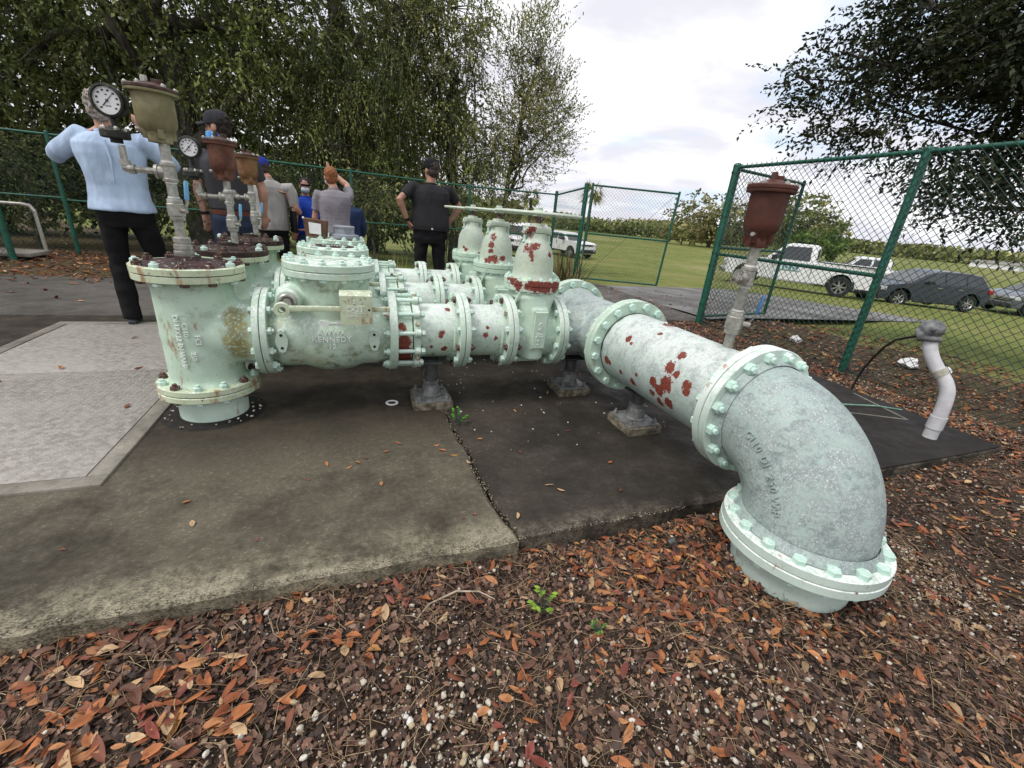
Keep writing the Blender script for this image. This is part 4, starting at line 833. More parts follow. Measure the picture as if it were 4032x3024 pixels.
# ------------------------------------------------------------------ green chain link fence and gates
def prisms(P0, P1, r, sides=3):
    P0, P1 = np.asarray(P0, float), np.asarray(P1, float); d = P1 - P0; d /= np.linalg.norm(d, axis=1)[:, None]
    u = np.cross(d, np.array([.31, .21, .93])); u /= np.linalg.norm(u, axis=1)[:, None]; w = np.cross(d, u)
    a = np.arange(sides) * 2 * PI / sides; off = (u[:, None] * np.cos(a)[None, :, None] + w[:, None] * np.sin(a)[None, :, None]) * r
    V = np.concatenate([P0[:, None] + off, P1[:, None] + off], 1).reshape(-1, 3); j = np.arange(sides); k = (j + 1) % sides
    F = np.stack([j, k, k + sides, j + sides], 1)[None] + (np.arange(len(P0)) * 2 * sides)[:, None, None]; return V, F.reshape(-1, 4)
def fabric(name, a, b, za, zb, h, parent, s=.0718, r=.0029, tips=.03):
    """woven diamond mesh between plan points a and b; base heights za, zb"""
    a, b = np.array(a, float), np.array(b, float); L = np.linalg.norm(b - a); e = (b - a) / L; nrm = np.array([-e[1], e[0]])
    P0, P1 = [], []
    for sg, off in ((1, .0022), (-1, -.0022)):
        for k in range(int(-h / s) - 2, int((L + h) / s) + 3):
            u0 = k * s; u1 = u0 + sg * h; lo, hi = 0., 1.
            if sg > 0: lo = max(lo, (0 - u0) / h); hi = min(hi, (L - u0) / h)
            else: lo = max(lo, (u0 - L) / h); hi = min(hi, (u0 - 0) / h)
            if hi - lo < .01: continue
            top = hi > .999; N = 4; q = np.linspace(lo, hi, N + 1)
            pts = []
            for i, t_ in enumerate(q):
                u = u0 + sg * h * t_; bul = .006 * math.sin(u * 2.1 + t_ * 5); pts.append((a[0] + e[0] * u + nrm[0] * (off + bul), a[1] + e[1] * u + nrm[1] * (off + bul), za + (zb - za) * u / L + h * t_))
            for i in range(N): P0.append(pts[i]); P1.append(pts[i + 1])
            if top and tips: q_ = pts[-1]; P0.append(q_); P1.append((q_[0] + e[0] * sg * .010, q_[1] + e[1] * sg * .010, q_[2] + tips))
    V, F = prisms(P0, P1, r); o = big(name, V - np.array(parent.location), F, M['green_wire'], parent=parent); o['kind'] = 'stuff'; return o
M['green_wire'] = plain('green_wire_vinyl_mesh', (.012, .052, .042), .42, 0, .3, 6)
def pole(root, name, p, z0, z1, r, lean=(0, 0), cap=True):
    x, y = p; m = MB(); d = (lean[0], lean[1]); m.tube([(x, y, z0), (x + d[0], y + d[1], z1)], r, 16)
    if cap: m.ball((x + d[0], y + d[1], z1), (r * 1.08, r * 1.08, r * .8), 12, 6)
    return part(name, rel2(m, root), M['green'], root, 50)
def bar(root, name, a, b, r): return part(name, rel2(MB().tube([a, b], r, 12), root), M['green'], root, 50)
def band(root, p, z, r): return part('post_band', rel2(MB().lathe([(r, z - .011), (r + .004, z - .010), (r + .004, z + .010), (r, z + .011)], T(*p, 0), 16, cap=False).box((p[0] - r - .022, p[1] - .006, z - .01), (p[0] - r + .002, p[1] + .006, z + .01)), root), M['green'], root)
FX = 5.6
rf = thing('chain_link_fence', 'green chain link fence run with sloping top rail beside the white conduit', 'fence', (FX, -.5, 0))
pole(rf, 'gate_post', (FX, 2.24), -.05, 2.06, .050); pole(rf, 'line_post', (FX, .12), -.08, 2.06, .037); pole(rf, 'line_post', (FX, -2.1), -.08, 2.06, .037); pole(rf, 'line_post', (FX, -4.3), -.08, 2.06, .037)
bar(rf, 'top_rail', (FX, 2.19, 2.045), (FX, -4.3, 2.045), .021); bar(rf, 'mid_rail', (FX, 2.2, .955), (FX, .155, .965), .021)
for z in (.25, .80, .97, 1.45, 1.98): band(rf, (FX, 2.24), z, .050)
for z in (.965,): band(rf, (FX, .12), z, .037)
fabric('chain_link_mesh', (FX - .04, 2.19), (FX - .04, -4.3), -.02, -.05, 2.07, rf)
V, F = prisms([(FX - .03, 2.2, .02)], [(FX - .03, -4.3, -.0)], .003); o = big('tension_wire', V - np.array(rf.location), F, M['green_wire'], parent=rf)
def gate_leaf(lab, hinge, end, z0a, z0b, z1a, z1b, mid, lean_end=0., lean_h=0., truss=True):
    hx, hy = hinge; ex, ey = end; root = thing('gate_leaf', lab, 'gate', (hx, hy, z0a), 'leaves of the driveway gate')
    L = math.hypot(ex - hx, ey - hy); e = ((ex - hx) / L, (ey - hy) / L)
    pole(root, 'frame_post', hinge, z0a - .02, z1a + .03, .024, (e[0] * lean_h, e[1] * lean_h)); pole(root, 'frame_post', end, z0b - .02, z1b + .03, .024, (e[0] * lean_end, e[1] * lean_end))
    P = lambda t_, z: (hx + (ex - hx) * t_ + e[0] * ((lean_h * (1 - t_) + lean_end * t_) * z), hy + (ey - hy) * t_ + e[1] * ((lean_h * (1 - t_) + lean_end * t_) * z))
    for nm, ka, kb, fz in (('bottom_rail', z0a, z0b, 0), ('top_rail', z1a, z1b, 1), ('mid_rail', z0a + mid * (z1a - z0a), z0b + mid * (z1b - z0b), mid)): bar(root, nm, (*P(0, fz), ka), (*P(1, fz), kb), .020)
    fabric('chain_link_mesh', P(.015, .0), P(.985, .0), z0a, z0b, (z1a + z1b - z0a - z0b) / 2, root, r=.0021, tips=.02)
    if truss: V, F = prisms([(*P(.02, 0), z0a)], [(*P(.98, 1), z1b)], .004); big('truss_rod', V - np.array(root.location), F, M['green_wire'], parent=root)
    return root
gate_leaf('open gate leaf on the far side of the driveway, swung out onto the grass', (5.66, 6.15), (7.27, 5.45), .02, .02, 1.95, 1.93, .50, .09, .02)
gate_leaf('open gate leaf seen through the fence behind the brick red air valve', (5.66, 2.33), (7.22, 2.52), .04, .06, 2.04, 2.02, .50, 0, 0)
bf = thing('chain_link_fence', 'long green chain link fence behind the group of people, below the trees', 'fence', (.5, 7.5, 0))
CO = (5.72, 8.0)
BP = [(-3.62, 7.05), (-1.4, 7.23), (.86, 7.4), (3.42, 7.72), CO]
def fz(p): return float(gz(p[0], p[1]))
TOPZ = {0: 1.755, 1: 1.76, 2: 1.745, 3: 1.735, 4: 1.79}
for i, p in enumerate(BP): pole(bf, 'line_post', p, fz(p) - .2, TOPZ[i] + (.03 if i != 4 else .06), .030 if i != 4 else .038)
for i in range(4):
    a, b = BP[i], BP[i + 1]; bar(bf, 'top_rail', (*a, TOPZ[i]), (*b, TOPZ[i + 1]), .019); bar(bf, 'mid_rail', (*a, .80), (*b, .80), .017)
    za, zb = min(-.05, fz(a)), min(-.05, fz(b)); fabric('chain_link_mesh', a, b, za, zb, (TOPZ[i] + TOPZ[i + 1] - za - zb) / 2, bf, r=.0022)
sf = thing('fence_panel', 'short green fence panel joining the corner post to the far gate post', 'fence', (5.66, 7.1, 0))
GP = (5.6, 6.26); pole(sf, 'gate_post', GP, fz(GP) - .1, 1.96, .050); bar(sf, 'top_rail', (*GP, 1.90), (*CO, 1.78), .019); bar(sf, 'mid_rail', (*GP, .90), (*CO, .86), .019); fabric('chain_link_mesh', GP, CO, -.1, -.15, 2.0, sf)
for z in (.35, .9, 1.25, 1.62): band(sf, GP, z, .050)
lf = thing('fence_panel', 'green fence corner post with chain link at the left, beside the grey handrail', 'fence', (-3.78, 5.75, 0))
p = (-3.78, 5.72); pole(lf, 'corner_post', p, -.1, 1.95, .040); q = (-5.6, 5.2); pole(lf, 'line_post', q, -.1, 1.95, .035); bar(lf, 'top_rail', (*p, 1.9), (*q, 1.9), .019); fabric('chain_link_mesh', p, q, -.03, -.03, 1.93, lf)
lw = thing('fence_panel', 'side run of green fence running off beyond the grey handrail', 'fence', (-5, 7, 0))
a, b = BP[0], (-7.2, 6.75); bar(lw, 'top_rail', (*a, 1.755), (*b, 1.74), .019); bar(lw, 'mid_rail', (*a, .83), (*b, .83), .017); fabric('chain_link_mesh', b, a, -.05, -.05, 1.80, lw); pole(lw, 'line_post', b, -.2, 1.78, .03)
# handrail and landing outside the fence
hr = thing('handrail', 'grey pipe handrail at the edge of the low landing outside the fence', 'handrail', (-3.66, 6.35, 0)); rm = MB()
rm.tube([(-5.6, 6.28, .73), (-3.78, 6.28, .73), (-3.70, 6.28, .71), (-3.665, 6.28, .65), (-3.66, 6.28, .06)], .024, 12); part('rail', rel2(rm, hr), M['galv'], hr); part('elbow_fitting', rel2(MB().tube([(-3.80, 6.28, .73), (-3.70, 6.28, .712), (-3.663, 6.28, .63)], .030, 12), hr), M['steel'], hr)
ld = thing('landing', 'low grey concrete landing under the handrail', 'landing', (-4.6, 6.2, 0)); part('deck', rel2(MB().box((-5.7, 5.80, .02), (-3.62, 6.34, .075), None, 0, .01), ld), M['curb'], ld); part('skirt', rel2(MB().box((-5.6, 5.86, -.2), (-3.70, 6.30, .019)), ld), M['pad'], ld)
# conduit with weatherhead, cable, wire, pad seams
cd = thing('conduit_riser', 'bent white conduit with a grey weatherhead rising from the dark pad', 'conduit', (4.49, -1.19, 0))
def cp_(v): return v
pts = [(4.56, -1.19, -.05), (4.555, -1.19, .08), (4.552, -1.19, .17), (4.548, -1.185, .27), (4.542, -1.172, .35), (4.53, -1.14, .415), (4.51, -1.098, .465), (4.488, -1.046, .536), (4.475, -1.015, .597), (4.466, -.99, .67)]
PS = []
for i in range(len(pts) - 1):
    a, b = Vector(pts[i]), Vector(pts[i + 1]); p0 = Vector(pts[max(i - 1, 0)]); p3 = Vector(pts[min(i + 2, len(pts) - 1)])
    for k in range(5):
        u = k / 5; PS.append(.5 * (2 * a + (b - p0) * u + (2 * p0 - 5 * a + 4 * b - p3) * u * u + (3 * a - p0 - 3 * b + p3) * u ** 3))
PS.append(Vector(pts[-1])); part('conduit', rel2(MB().tube(PS, .041, 20), cd), M['pvc'], cd, 60)
part('coupling_band', rel2(MB().tube([PS[5], PS[7], PS[9], PS[10]], .047, 20), cd), M['pvc'], cd); part('coupling_band', rel2(MB().tube([PS[28], PS[29], PS[31]], .0435, 20), cd), M['tan_band'] if 'tan_band' in M else plain('tan_band', (.42, .40, .33), .5), cd)
wh = MB(); wh.lathe([(.050, 0), (.064, .008), (.066, .025), (.060, .035)], T(4.464, -.985, .655), 24); wh.ball((4.46, -.98, .735), (.074, .070, .066), 24, 14); wh.lathe([(.03, 0), (.048, .03), (.045, .06)], fr((4.44, -.98, .705), (-.4, .9, -.5)), 20); wh.box((4.39, -1.03, .73), (4.41, -1.01, .755)); put('weatherhead', fuse(rel2(wh, cd), .006, M['pvc_cap'], 'weatherhead', 5), cd)
cb = thing('black_cable', 'black cable drooping from the weatherhead to the litter by the fence', 'cable', (4.9, -.6, 0)); part('cable', rel2(MB().tube([(4.42, -.93, .67), (4.47, -.86, .64), (4.63, -.72, .58), (4.84, -.56, .47), (5.0, -.43, .33), (5.05, -.36, .18), (5.06, -.34, .06), (5.06, -.33, -.06)], .009, 8), cb), M['black'], cb, 60)
gw = thing('green_wire', 'thin pale green wire curling across the dark pad', 'wire', (4.3, -.7, 0)); part('wire', rel2(MB().tube([(3.75, -.75, .006), (3.95, -.62, .02), (4.2, -.60, .03), (4.5, -.68, .03), (4.75, -.72, .02), (4.95, -.80, .006)], .006, 8), gw), plain('pale_green_wire', (.22, .42, .33), .5), gw, 60)
pd = slab('equipment_pad', [(3.62, -1.40), (4.98, -1.40), (5.02, .06), (3.60, .08)], .006, -.003, M['pad'], .004, seg=.2, jag=.003)
for (x0, y0, x1, y1) in ((3.75, -.45, 4.75, -.95), (4.75, -.95, 4.90, -.45)):
    L = math.hypot(x1 - x0, y1 - y0); part('cover_seam', MB().box((0, -.006, .004), (L, .006, .0105), T(x0, y0, 0) @ RZ(math.atan2(y1 - y0, x1 - x0))), M['curb'], pd)
for k, (x, y, s) in enumerate(((6.24, 1.17, .085), (6.75, .13, .12), (6.95, -.12, .06))):
    m = MB().ball((0, 0, .03), (s, s * .7, s * .45), 14, 9); v = m.v[0]; m.v[0] = v + (np.stack([vnoise(v[:, 0], v[:, 1], 30, k), vnoise(v[:, 1], v[:, 2], 30, k + 3), vnoise(v[:, 0], v[:, 2], 30, k + 5)], 1) - .5) * s * .6
    o = part('crumpled_paper', m, M['white_trash'], None, 20); o.location = (x, y, float(gz(x, y)) - .01); tag(o, ('crumpled white paper on the litter beyond the fence, nearest the road', 'largest crumpled white paper beyond the fence, by the white conduit', 'small white scrap close to the largest crumpled paper')[k], 'litter', 'white scraps beyond the fence')
wr = part('washer_ring', MB().lathe([(.026, .002), (.026, .006), (.040, .006), (.040, .002)], T(.985, -.05, 0), 28, cap=False), M['white_trash'], None); tag(wr, 'flat white ring lying on the dark slab under the nearest check valve', 'washer')
# ------------------------------------------------------------------ people
def skin(name, c):
    t = NT(name); n = t.noise(18, 4, .6); return t.fin(t.mix(t.mr(n, .3, .7), tuple(x * .82 for x in c), c), .5, 0, t.bump(t.noise(140, 3), .1, .002), .35, **{'Subsurface Weight': .08, 'Subsurface Scale': .01})
def cloth(name, c, rough=.85, fold=.35, weave=500, dark=.72):
    t = NT(name); o = t.obj(); n = t.noise(4, 4, .6, vec=o, stretch=(1.6, 1.6, .5), dist=1.2); w = t.noise(weave, 2, .5, vec=o)
    return t.fin(t.mix(t.mr(n, .3, .7), tuple(x * dark for x in c), c), rough, 0, t.bump(w, .15, .001, t.bump(n, fold, .03)), .2)
M['skin'] = skin('skin_light', (.50, .28, .20)); M['skin_t'] = skin('skin_tan', (.40, .22, .15)); M['skin_r'] = skin('skin_ruddy', (.52, .27, .19))
t = NT('skin_tattooed'); _n = t.noise(22, 6, .7, dist=1.5); M['skin_tat'] = t.fin(t.mix(t.mr(_n, .52, .58), (.46, .25, .18), (.13, .09, .08)), .5)
for k, c in dict(shirt_blue=(.46, .58, .76), shirt_char=(.050, .050, .056), polo_grey=(.40, .39, .37), polo_royal=(.018, .065, .42), polo_mauve=(.24, .225, .245), shirt_navy=(.022, .040, .10), polo_black=(.026, .025, .028),
               pants_black=(.008, .008, .009), pants_navy=(.030, .042, .075), jeans=(.04, .07, .14), pants_ink=(.012, .012, .014), cap_grey=(.032, .034, .042), cap_black=(.010, .010, .012), cap_blue=(.018, .035, .30), belt_brown=(.12, .045, .028), belt_black=(.018, .018, .018),
               shoe=(.06, .065, .075), shoe_d=(.02, .02, .02), mask=(.62, .74, .84), mask_w=(.7, .7, .7), lens=(.006, .006, .008), gaiter=(.03, .20, .52), tablet=(.008, .008, .01)).items(): M[k] = cloth(k, c)
for k, c in dict(hair_grey=(.34, .30, .27), hair_dark=(.022, .014, .010), hair_black=(.010, .008, .008), hair_ginger=(.25, .095, .035), hair_fade=(.05, .035, .03)).items():
    t = NT(k); n = t.noise(90, 5, .75, stretch=(1, 1, .25)); M[k] = t.fin(t.mix(t.mr(n, .3, .7), tuple(x * .5 for x in c), tuple(x * 1.5 for x in c)), .6, 0, t.bump(n, .8, .01), .3)
def wrinkle(me, amp, freq, st=(1, 1, 1), seed=0):
    n = len(me.vertices); co = np.empty(n * 3); me.vertices.foreach_get('co', co); co = co.reshape(-1, 3); no = np.empty(n * 3); me.vertices.foreach_get('normal', no); no = no.reshape(-1, 3)
    d = np.array([mnoise.noise(Vector((c[0] * freq * st[0] + seed, c[1] * freq * st[1] + 3 * seed, c[2] * freq * st[2]))) for c in co]); co += no * (d * amp)[:, None]; me.vertices.foreach_set('co', co.ravel()); me.update()
def person(lab, base, rz, Ht, arms, legs=None, top='polo', mat_top='polo_grey', mat_pant='pants_black', sk='skin', hem=.92, sleeve=.55, loose=1., belly=1., wide=1., head_yaw=None, head_off=(0, 0, 0), hair=None, cap=None, shoe='shoe_d', lean=(0, 0), belt=None, collar=True, arm_skin=None):
    """arms: [(shoulder, elbow, wrist, hand direction, palm side)] as world offsets from the base in metres"""
    k = Ht / 1.78; root = thing('person', lab, 'person', base, 'people standing behind the pipework'); c, s_ = math.cos(rz), math.sin(rz)
    def L(x, y, z): z *= k; return Vector((x * k * c - y * k * s_ + lean[0] * z, x * k * s_ + y * k * c + lean[1] * z, z))
    hy = rz if head_yaw is None else head_yaw; ch, sh = math.cos(hy), math.sin(hy); hc = L(0, .015, 1.655) + Vector(head_off)
    def Hd(x, y, z): x, y, z = x * k, y * k, z * k; return hc + Vector((x * ch - y * sh, x * sh + y * ch, z))
    HM = np.eye(4); HM[:3, :3] = RZ(hy)[:3, :3] * k; HM[:3, 3] = hc[:]
    prof = [(.80, .150, .100, 0), (.88, .172, .118, -.005), (.95, .176, .122, -.005), (1.03, .162 * belly, .112 * belly, 0), (1.12, .160 * belly, .112 * belly, .004), (1.24, .176, .122, .004), (1.34, .190, .122, .0), (1.41, .182, .108, -.006), (1.455, .140, .085, -.008), (1.49, .075, .066, -.004), (1.52, .060, .060, .004)]
    def torso(m, z0, g, z1=9, open_=0.):
        q = [p for p in prof if z0 <= p[0] <= z1]
        if z0 > prof[0][0]:
            for a, b in zip(prof, prof[1:]):
                if a[0] <= z0 < b[0]: f = (z0 - a[0]) / (b[0] - a[0]); q.insert(0, (z0,) + tuple(a[i] + (b[i] - a[i]) * f for i in (1, 2, 3)))
        pts = [L(0, p[3], p[0]) for p in q]; rr = [((p[1] * wide + g + open_ * max(0, 1.15 - p[0])) * k, (p[2] + g + open_ * max(0, 1.15 - p[0])) * k) for p in q]
        n = 28; V = []
        for P_, (a_, b_) in zip(pts, rr):
            for j in range(n):
                t_ = 2 * PI * j / n; ex = math.copysign(abs(math.cos(t_)) ** .85, math.cos(t_)) * a_; ey = math.copysign(abs(math.sin(t_)) ** .85, math.sin(t_)) * b_; V.append((P_.x + ex * c - ey * s_, P_.y + ex * s_ + ey * c, P_.z))
        m.add(V, [(i * n + j, i * n + (j + 1) % n, (i + 1) * n + (j + 1) % n, (i + 1) * n + j) for i in range(len(q) - 1) for j in range(n)] + [tuple(range(n - 1, -1, -1)), tuple((len(q) - 1) * n + j for j in range(n))])
    legs = legs or [((-.092, 0, .90), (-.105, .02, .49), (-.115, -.02, .075)), ((.092, 0, .90), (.105, .02, .49), (.115, -.02, .075))]
    LG = [[L(*p) for p in l] for l in legs]; A = [[Vector(p) for p in a[:3]] + [Vector(a[3]).normalized()] for a in arms]
    def bez(a, b, d, n=5): return [a.lerp(b, i / n) for i in range(n)] + [b.lerp(d, i / n) for i in range(n + 1)]
    # the body itself: one skin
    b = MB(); torso(b, .93, -.026); b.tube([L(0, -.004, 1.44), L(0, .0, 1.52), Hd(0, -.012, -.06)], [.060 * k, .056 * k, .054 * k], 14)
    b.ball((0, -.012, .03), (.074, .094, .092), 20, 14, HM); b.ball((0, .020, -.045), (.060, .068, .074), 18, 12, HM); b.ball((0, .052, -.088), (.030, .030, .024), 12, 8, HM); b.ball((0, .086, -.022), (.013, .020, .024), 10, 8, HM); b.ball((0, .078, .012), (.050, .014, .016), 12, 8, HM)
    for sx in (-1, 1): b.ball((sx * .075, -.012, -.012), (.012, .024, .034), 10, 8, HM)
    for (a, e, w, hd) in A:
        q = bez(a, e, w, 5); b.tube(q, [(.052 - .014 * i / 5) * k for i in range(5)] + [(.043 - (.017 if i > 1 else -.002) * i / 5) * k for i in range(6)], 12)
        u = hd.orthogonal().normalized() if abs(hd.z) > .9 else Vector((0, 0, 1)).cross(hd).normalized(); nrm = hd.cross(u)
        pc = w + hd * .045 * k; b.tube([w - hd * .01, w + hd * .03 * k, w + hd * .085 * k, w + hd * .095 * k], [(.026 * k, .021 * k), (.037 * k, .018 * k), (.040 * k, .016 * k), (.030 * k, .010 * k)], 12, ell=u)
        for i, (o_, ln) in enumerate(((-.030, .062), (-.010, .074), (.010, .070), (.030, .054))):
            p0 = w + hd * .080 * k + u * o_ * k; cv = nrm * .5; b.tube([p0, p0 + hd * ln * .5 * k + cv * .010 * k, p0 + (hd * ln * .85 + cv * .040) * k, p0 + (hd * ln * .95 + cv * .060) * k], [.0105 * k, .010 * k, .0092 * k, .0080 * k], 8)
        p0 = w + hd * .02 * k - u * .028 * k; b.tube([p0, p0 + (hd * .030 - u * .026) * k, p0 + (hd * .060 - u * .032 + nrm * .010) * k], [.014 * k, .012 * k, .009 * k], 8)
    for l in LG: b.tube(bez(*l), [(.066 - .018 * i / 5) * k for i in range(5)] + [(.046 - .016 * i / 5) * k for i in range(6)], 12)
    me = fuse(b, .0078, M[sk], 'body', 3, .5, 179)
    if arm_skin:
        me.materials.append(M[arm_skin]); zs = A[0]
        for p in me.polygons:
            d = min((p.center - q_).length for q_ in bez(*zs[:3]))
            if d < .09 and p.center.z < zs[0].z - .1 and (p.center - zs[2]).length > .05: p.material_index = 1
    put('body', me, root)
    # trousers
    m = MB(); torso(m, .81, .008, 1.03)
    for l in LG:
        f = l[2].lerp(l[1], -.06); m.tube(bez(l[0], l[1], f), [(.098 - .026 * i / 5) * k for i in range(5)] + [(.075 - .010 * i / 5) * k for i in range(6)], 14)
    pm = fuse(m, .011, M[mat_pant], 'trousers', 4, .5, 179); wrinkle(pm, .010, 9, (1, 1, 1.6), 2); put('trousers', pm, root)
    # shirt
    m = MB(); torso(m, hem, .014 * loose, 1.50, .05 * (loose - 1))
    for (a, e, w, hd) in A:
        q = bez(a, e, w, 6); n = max(3, int(len(q) * sleeve)); q = q[:n]; g = .012 + .006 * loose; m.tube([a.lerp(L(0, 0, 1.38), .35)] + q, [.070 * k] + [(.052 - .012 * min(i, 6) / 6 - (.010 * (i - 6) / 6 if i > 6 else 0)) * k + g for i in range(n)], 14)
    sm = fuse(m, .009, M[mat_top], 'shirt', 5, .5, 179); wrinkle(sm, .007 + .007 * (loose - 1), 5.5, (1.5, 1.5, 1.0), 5); wrinkle(sm, .0022, 16, (1.6, 1.6, .7), 8); put('shirt', sm, root)
    if collar: part('collar', MB().lathe([(.068 * k, -.012), (.076 * k, .0), (.068 * k, .040 * k), (.062 * k, .042 * k), (.060 * k, .0)], T(*L(0, -.004, 1.475)), 24, cap=False), M[mat_top], root, 60)
    if belt:
        bm_ = MB(); torso(bm_, 0.985, .0155, 1.0); bm_ = MB(); n = 28; q = (1.0, .165 * belly * wide + .012, .115 * belly + .012)
        V = []
        for z in (.978, 1.018):
            for j in range(n):
                t_ = 2 * PI * j / n; ex = math.copysign(abs(math.cos(t_)) ** .85, math.cos(t_)) * (q[1] + .004) * k; ey = math.copysign(abs(math.sin(t_)) ** .85, math.sin(t_)) * (q[2] + .004) * k; P_ = L(0, -.002, z); V.append((P_.x + ex * c - ey * s_, P_.y + ex * s_ + ey * c, P_.z))
        bm_.add(V, [(j, (j + 1) % n, n + (j + 1) % n, n + j) for j in range(n)]); part('belt', bm_, M[belt], root, 60)
    for l in LG:
        f = l[2]; sm_ = MB(); d = Vector((-s_, c, 0)); sm_.tube([f + d * -.07 * k + Vector((0, 0, -.045 * k)), f + d * -.02 * k + Vector((0, 0, -.04 * k)), f + d * .08 * k + Vector((0, 0, -.048 * k)), f + d * .15 * k + Vector((0, 0, -.056 * k)), f + d * .185 * k + Vector((0, 0, -.060 * k))], [(.026 * k, .018 * k), (.040 * k, .040 * k), (.044 * k, .030 * k), (.040 * k, .020 * k), (.018 * k, .008 * k)], 14, ell=(c, s_, 0)); part('shoe', sm_, M[shoe], root, 70)
    if hair:
        hm, amp, sc = hair; h = MB(); h.ball((0, -.022, .040), (.083 * sc, .098 * sc, .094 * sc), 28, 20, HM); h.ball((0, -.050, -.020), (.070 * sc, .060 * sc, .070 * sc), 20, 14, HM); hme = fuse(h, .007, M[hm], 'hair', 2, .5, 179); wrinkle(hme, amp, 45, (1, 1, 1), 1); wrinkle(hme, amp * .6, 110, (1, 1, 1), 4); put('hair', hme, root)
    if cap:
        cy = HM.copy(); h = MB(); h.lathe([(.086, .018), (.088, .03), (.087, .055), (.078, .090), (.058, .112), (.030, .122), (.0001, .124)], HM @ T(0, -.010, 0) @ RX(-.10) @ np.diag([1.03, 1.22, 1.06, 1.]), 28, cap=False); h.ball((0, -.012, .124), (.009, .009, .006), 8, 6, HM)
        co = part('cap', h, M[cap], root, 70); n = 10; v = []
        for i in range(n + 1):
            a = -1.15 + 2.3 * i / n; x = math.sin(a) * .080
            v += [(x, math.cos(a) * .060 + .035, .034 - .35 * x * x * 10), (x * .92, .085 + math.cos(a) * .085, .028 - .35 * x * x * 14)]
        bm_ = MB(); f = [(2 * i, 2 * i + 1, 2 * i + 3, 2 * i + 2) for i in range(n)]; v2 = [(x, y, z - .006) for x, y, z in v]; nn = len(v); bm_.add(v + v2, f + [tuple(nn + i for i in reversed(q)) for q in f] + [(2 * i + 1, nn + 2 * i + 1, nn + 2 * i + 3, 2 * i + 3) for i in range(n)], HM); part('cap_brim', bm_, M[cap], co, 60)
    root['_'] = 0; del root['_']
    return root, L, Hd, HM, k
def headpart(root, name, mb, mat): return part(name, mb, M[mat], root, 60)
# man in the light blue shirt, back to the camera, both hands up at his face
z0 = -.008; P = (-.99, 2.10, z0)
r1, L1, H1, HM1, k1 = person('grey haired man in loose pale blue shirt and black trousers, hands raised to his face', P, .22, 1.83,
    [((-.20, .0, 1.50), (-.40, .06, 1.345), (-.20, .22, 1.55), (.5, .35, .5)), ((.20, .02, 1.50), (.345, .14, 1.355), (.19, .20, 1.575), (-.35, -.25, .55))],
    [((-.092, 0, .92), (-.115, .02, .50), (-.11, -.06, .075)), ((.092, 0, .90), (.16, .06, .49), (.19, .06, .075))], mat_top='shirt_blue', sleeve=.93, loose=1.75, hem=.935, hair=('hair_grey', .016, 1.0), head_yaw=.15, shoe='shoe', wide=1.03, lean=(-.01, 0), mat_pant='pants_black')
pl = MB().tube([L1(0, -.142, 1.44), L1(0.01, -.152, 1.30), L1(0.0, -.146, 1.15)], [(.012, .006), (.009, .006), (.004, .004)], 8, ell=(1, 0, 0)); part('back_pleat', pl, M['shirt_blue'], r1, 60)
# tattooed man with the blue gaiter
r2, L2, H2, HM2, k2 = person('man in dark shirt with grey cap, blue neck gaiter and tattooed arm', (-.24, 2.30, z0), .35, 1.80,
    [((-.205, .0, 1.47), (-.255, .02, 1.19), (-.245, .05, .97), (.10, .05, -1)), ((.20, .0, 1.48), (.26, .05, 1.22), (.24, .12, 1.0), (-.1, .3, -1))], mat_top='shirt_char', mat_pant='pants_navy', hem=1.02, sleeve=.42, loose=1.15, cap='cap_grey', hair=('hair_dark', .012, 1.0), head_yaw=1.25, head_off=(-.03, 0, .035), belt='belt_brown', arm_skin='skin_tat', collar=False)
g = MB().lathe([(.070, -.155), (.074, -.13), (.072, -.10), (.074, -.07), (.072, -.045), (.070, -.042)], HM2 @ T(0, .012, 0) @ np.diag([1, 1.2, 1, 1.]), 28, cap=False); t = NT('blue_gaiter'); n = t.noise(45, 3, .6, dist=2); M['gaiter'] = t.fin(t.mix(t.mr(n, .45, .55), (.015, .14, .50), (.16, .45, .75)), .8); headpart(r2, 'neck_gaiter', g, 'gaiter')
headpart(r2, 'wristband', MB().tube([Vector((-.246, .047, 1.0)), Vector((-.244, .05, .975))], .034, 14), 'belt_black')
# grey polo and blue cap
r3, L3, H3, HM3, k3 = person('man in light grey polo and blue cap seen from behind, right arm hanging', (-.17, 4.3, fz((-.17, 4.3))), .45, 1.76,
    [((-.21, .02, 1.42), (-.26, .08, 1.15), (-.24, .14, .92), (0, .1, -1)), ((.235, -.02, 1.40), (.265, -.01, 1.12), (.235, .06, .86), (-.12, .1, -1))], mat_top='polo_grey', mat_pant='pants_ink', hem=.86, sleeve=.50, loose=1.25, belly=1.08, wide=1.08, cap='cap_blue', hair=('hair_fade', .004, .95), head_yaw=.65, head_off=(-.06, .03, -.02), sk='skin_r', lean=(-.02, 0))
headpart(r3, 'face_mask', MB().lathe([(.063, -.115), (.066, -.09), (.064, -.06)], HM3 @ T(0, .005, 0) @ np.diag([1, 1.15, 1, 1.]), 24, cap=False), 'mask_w')
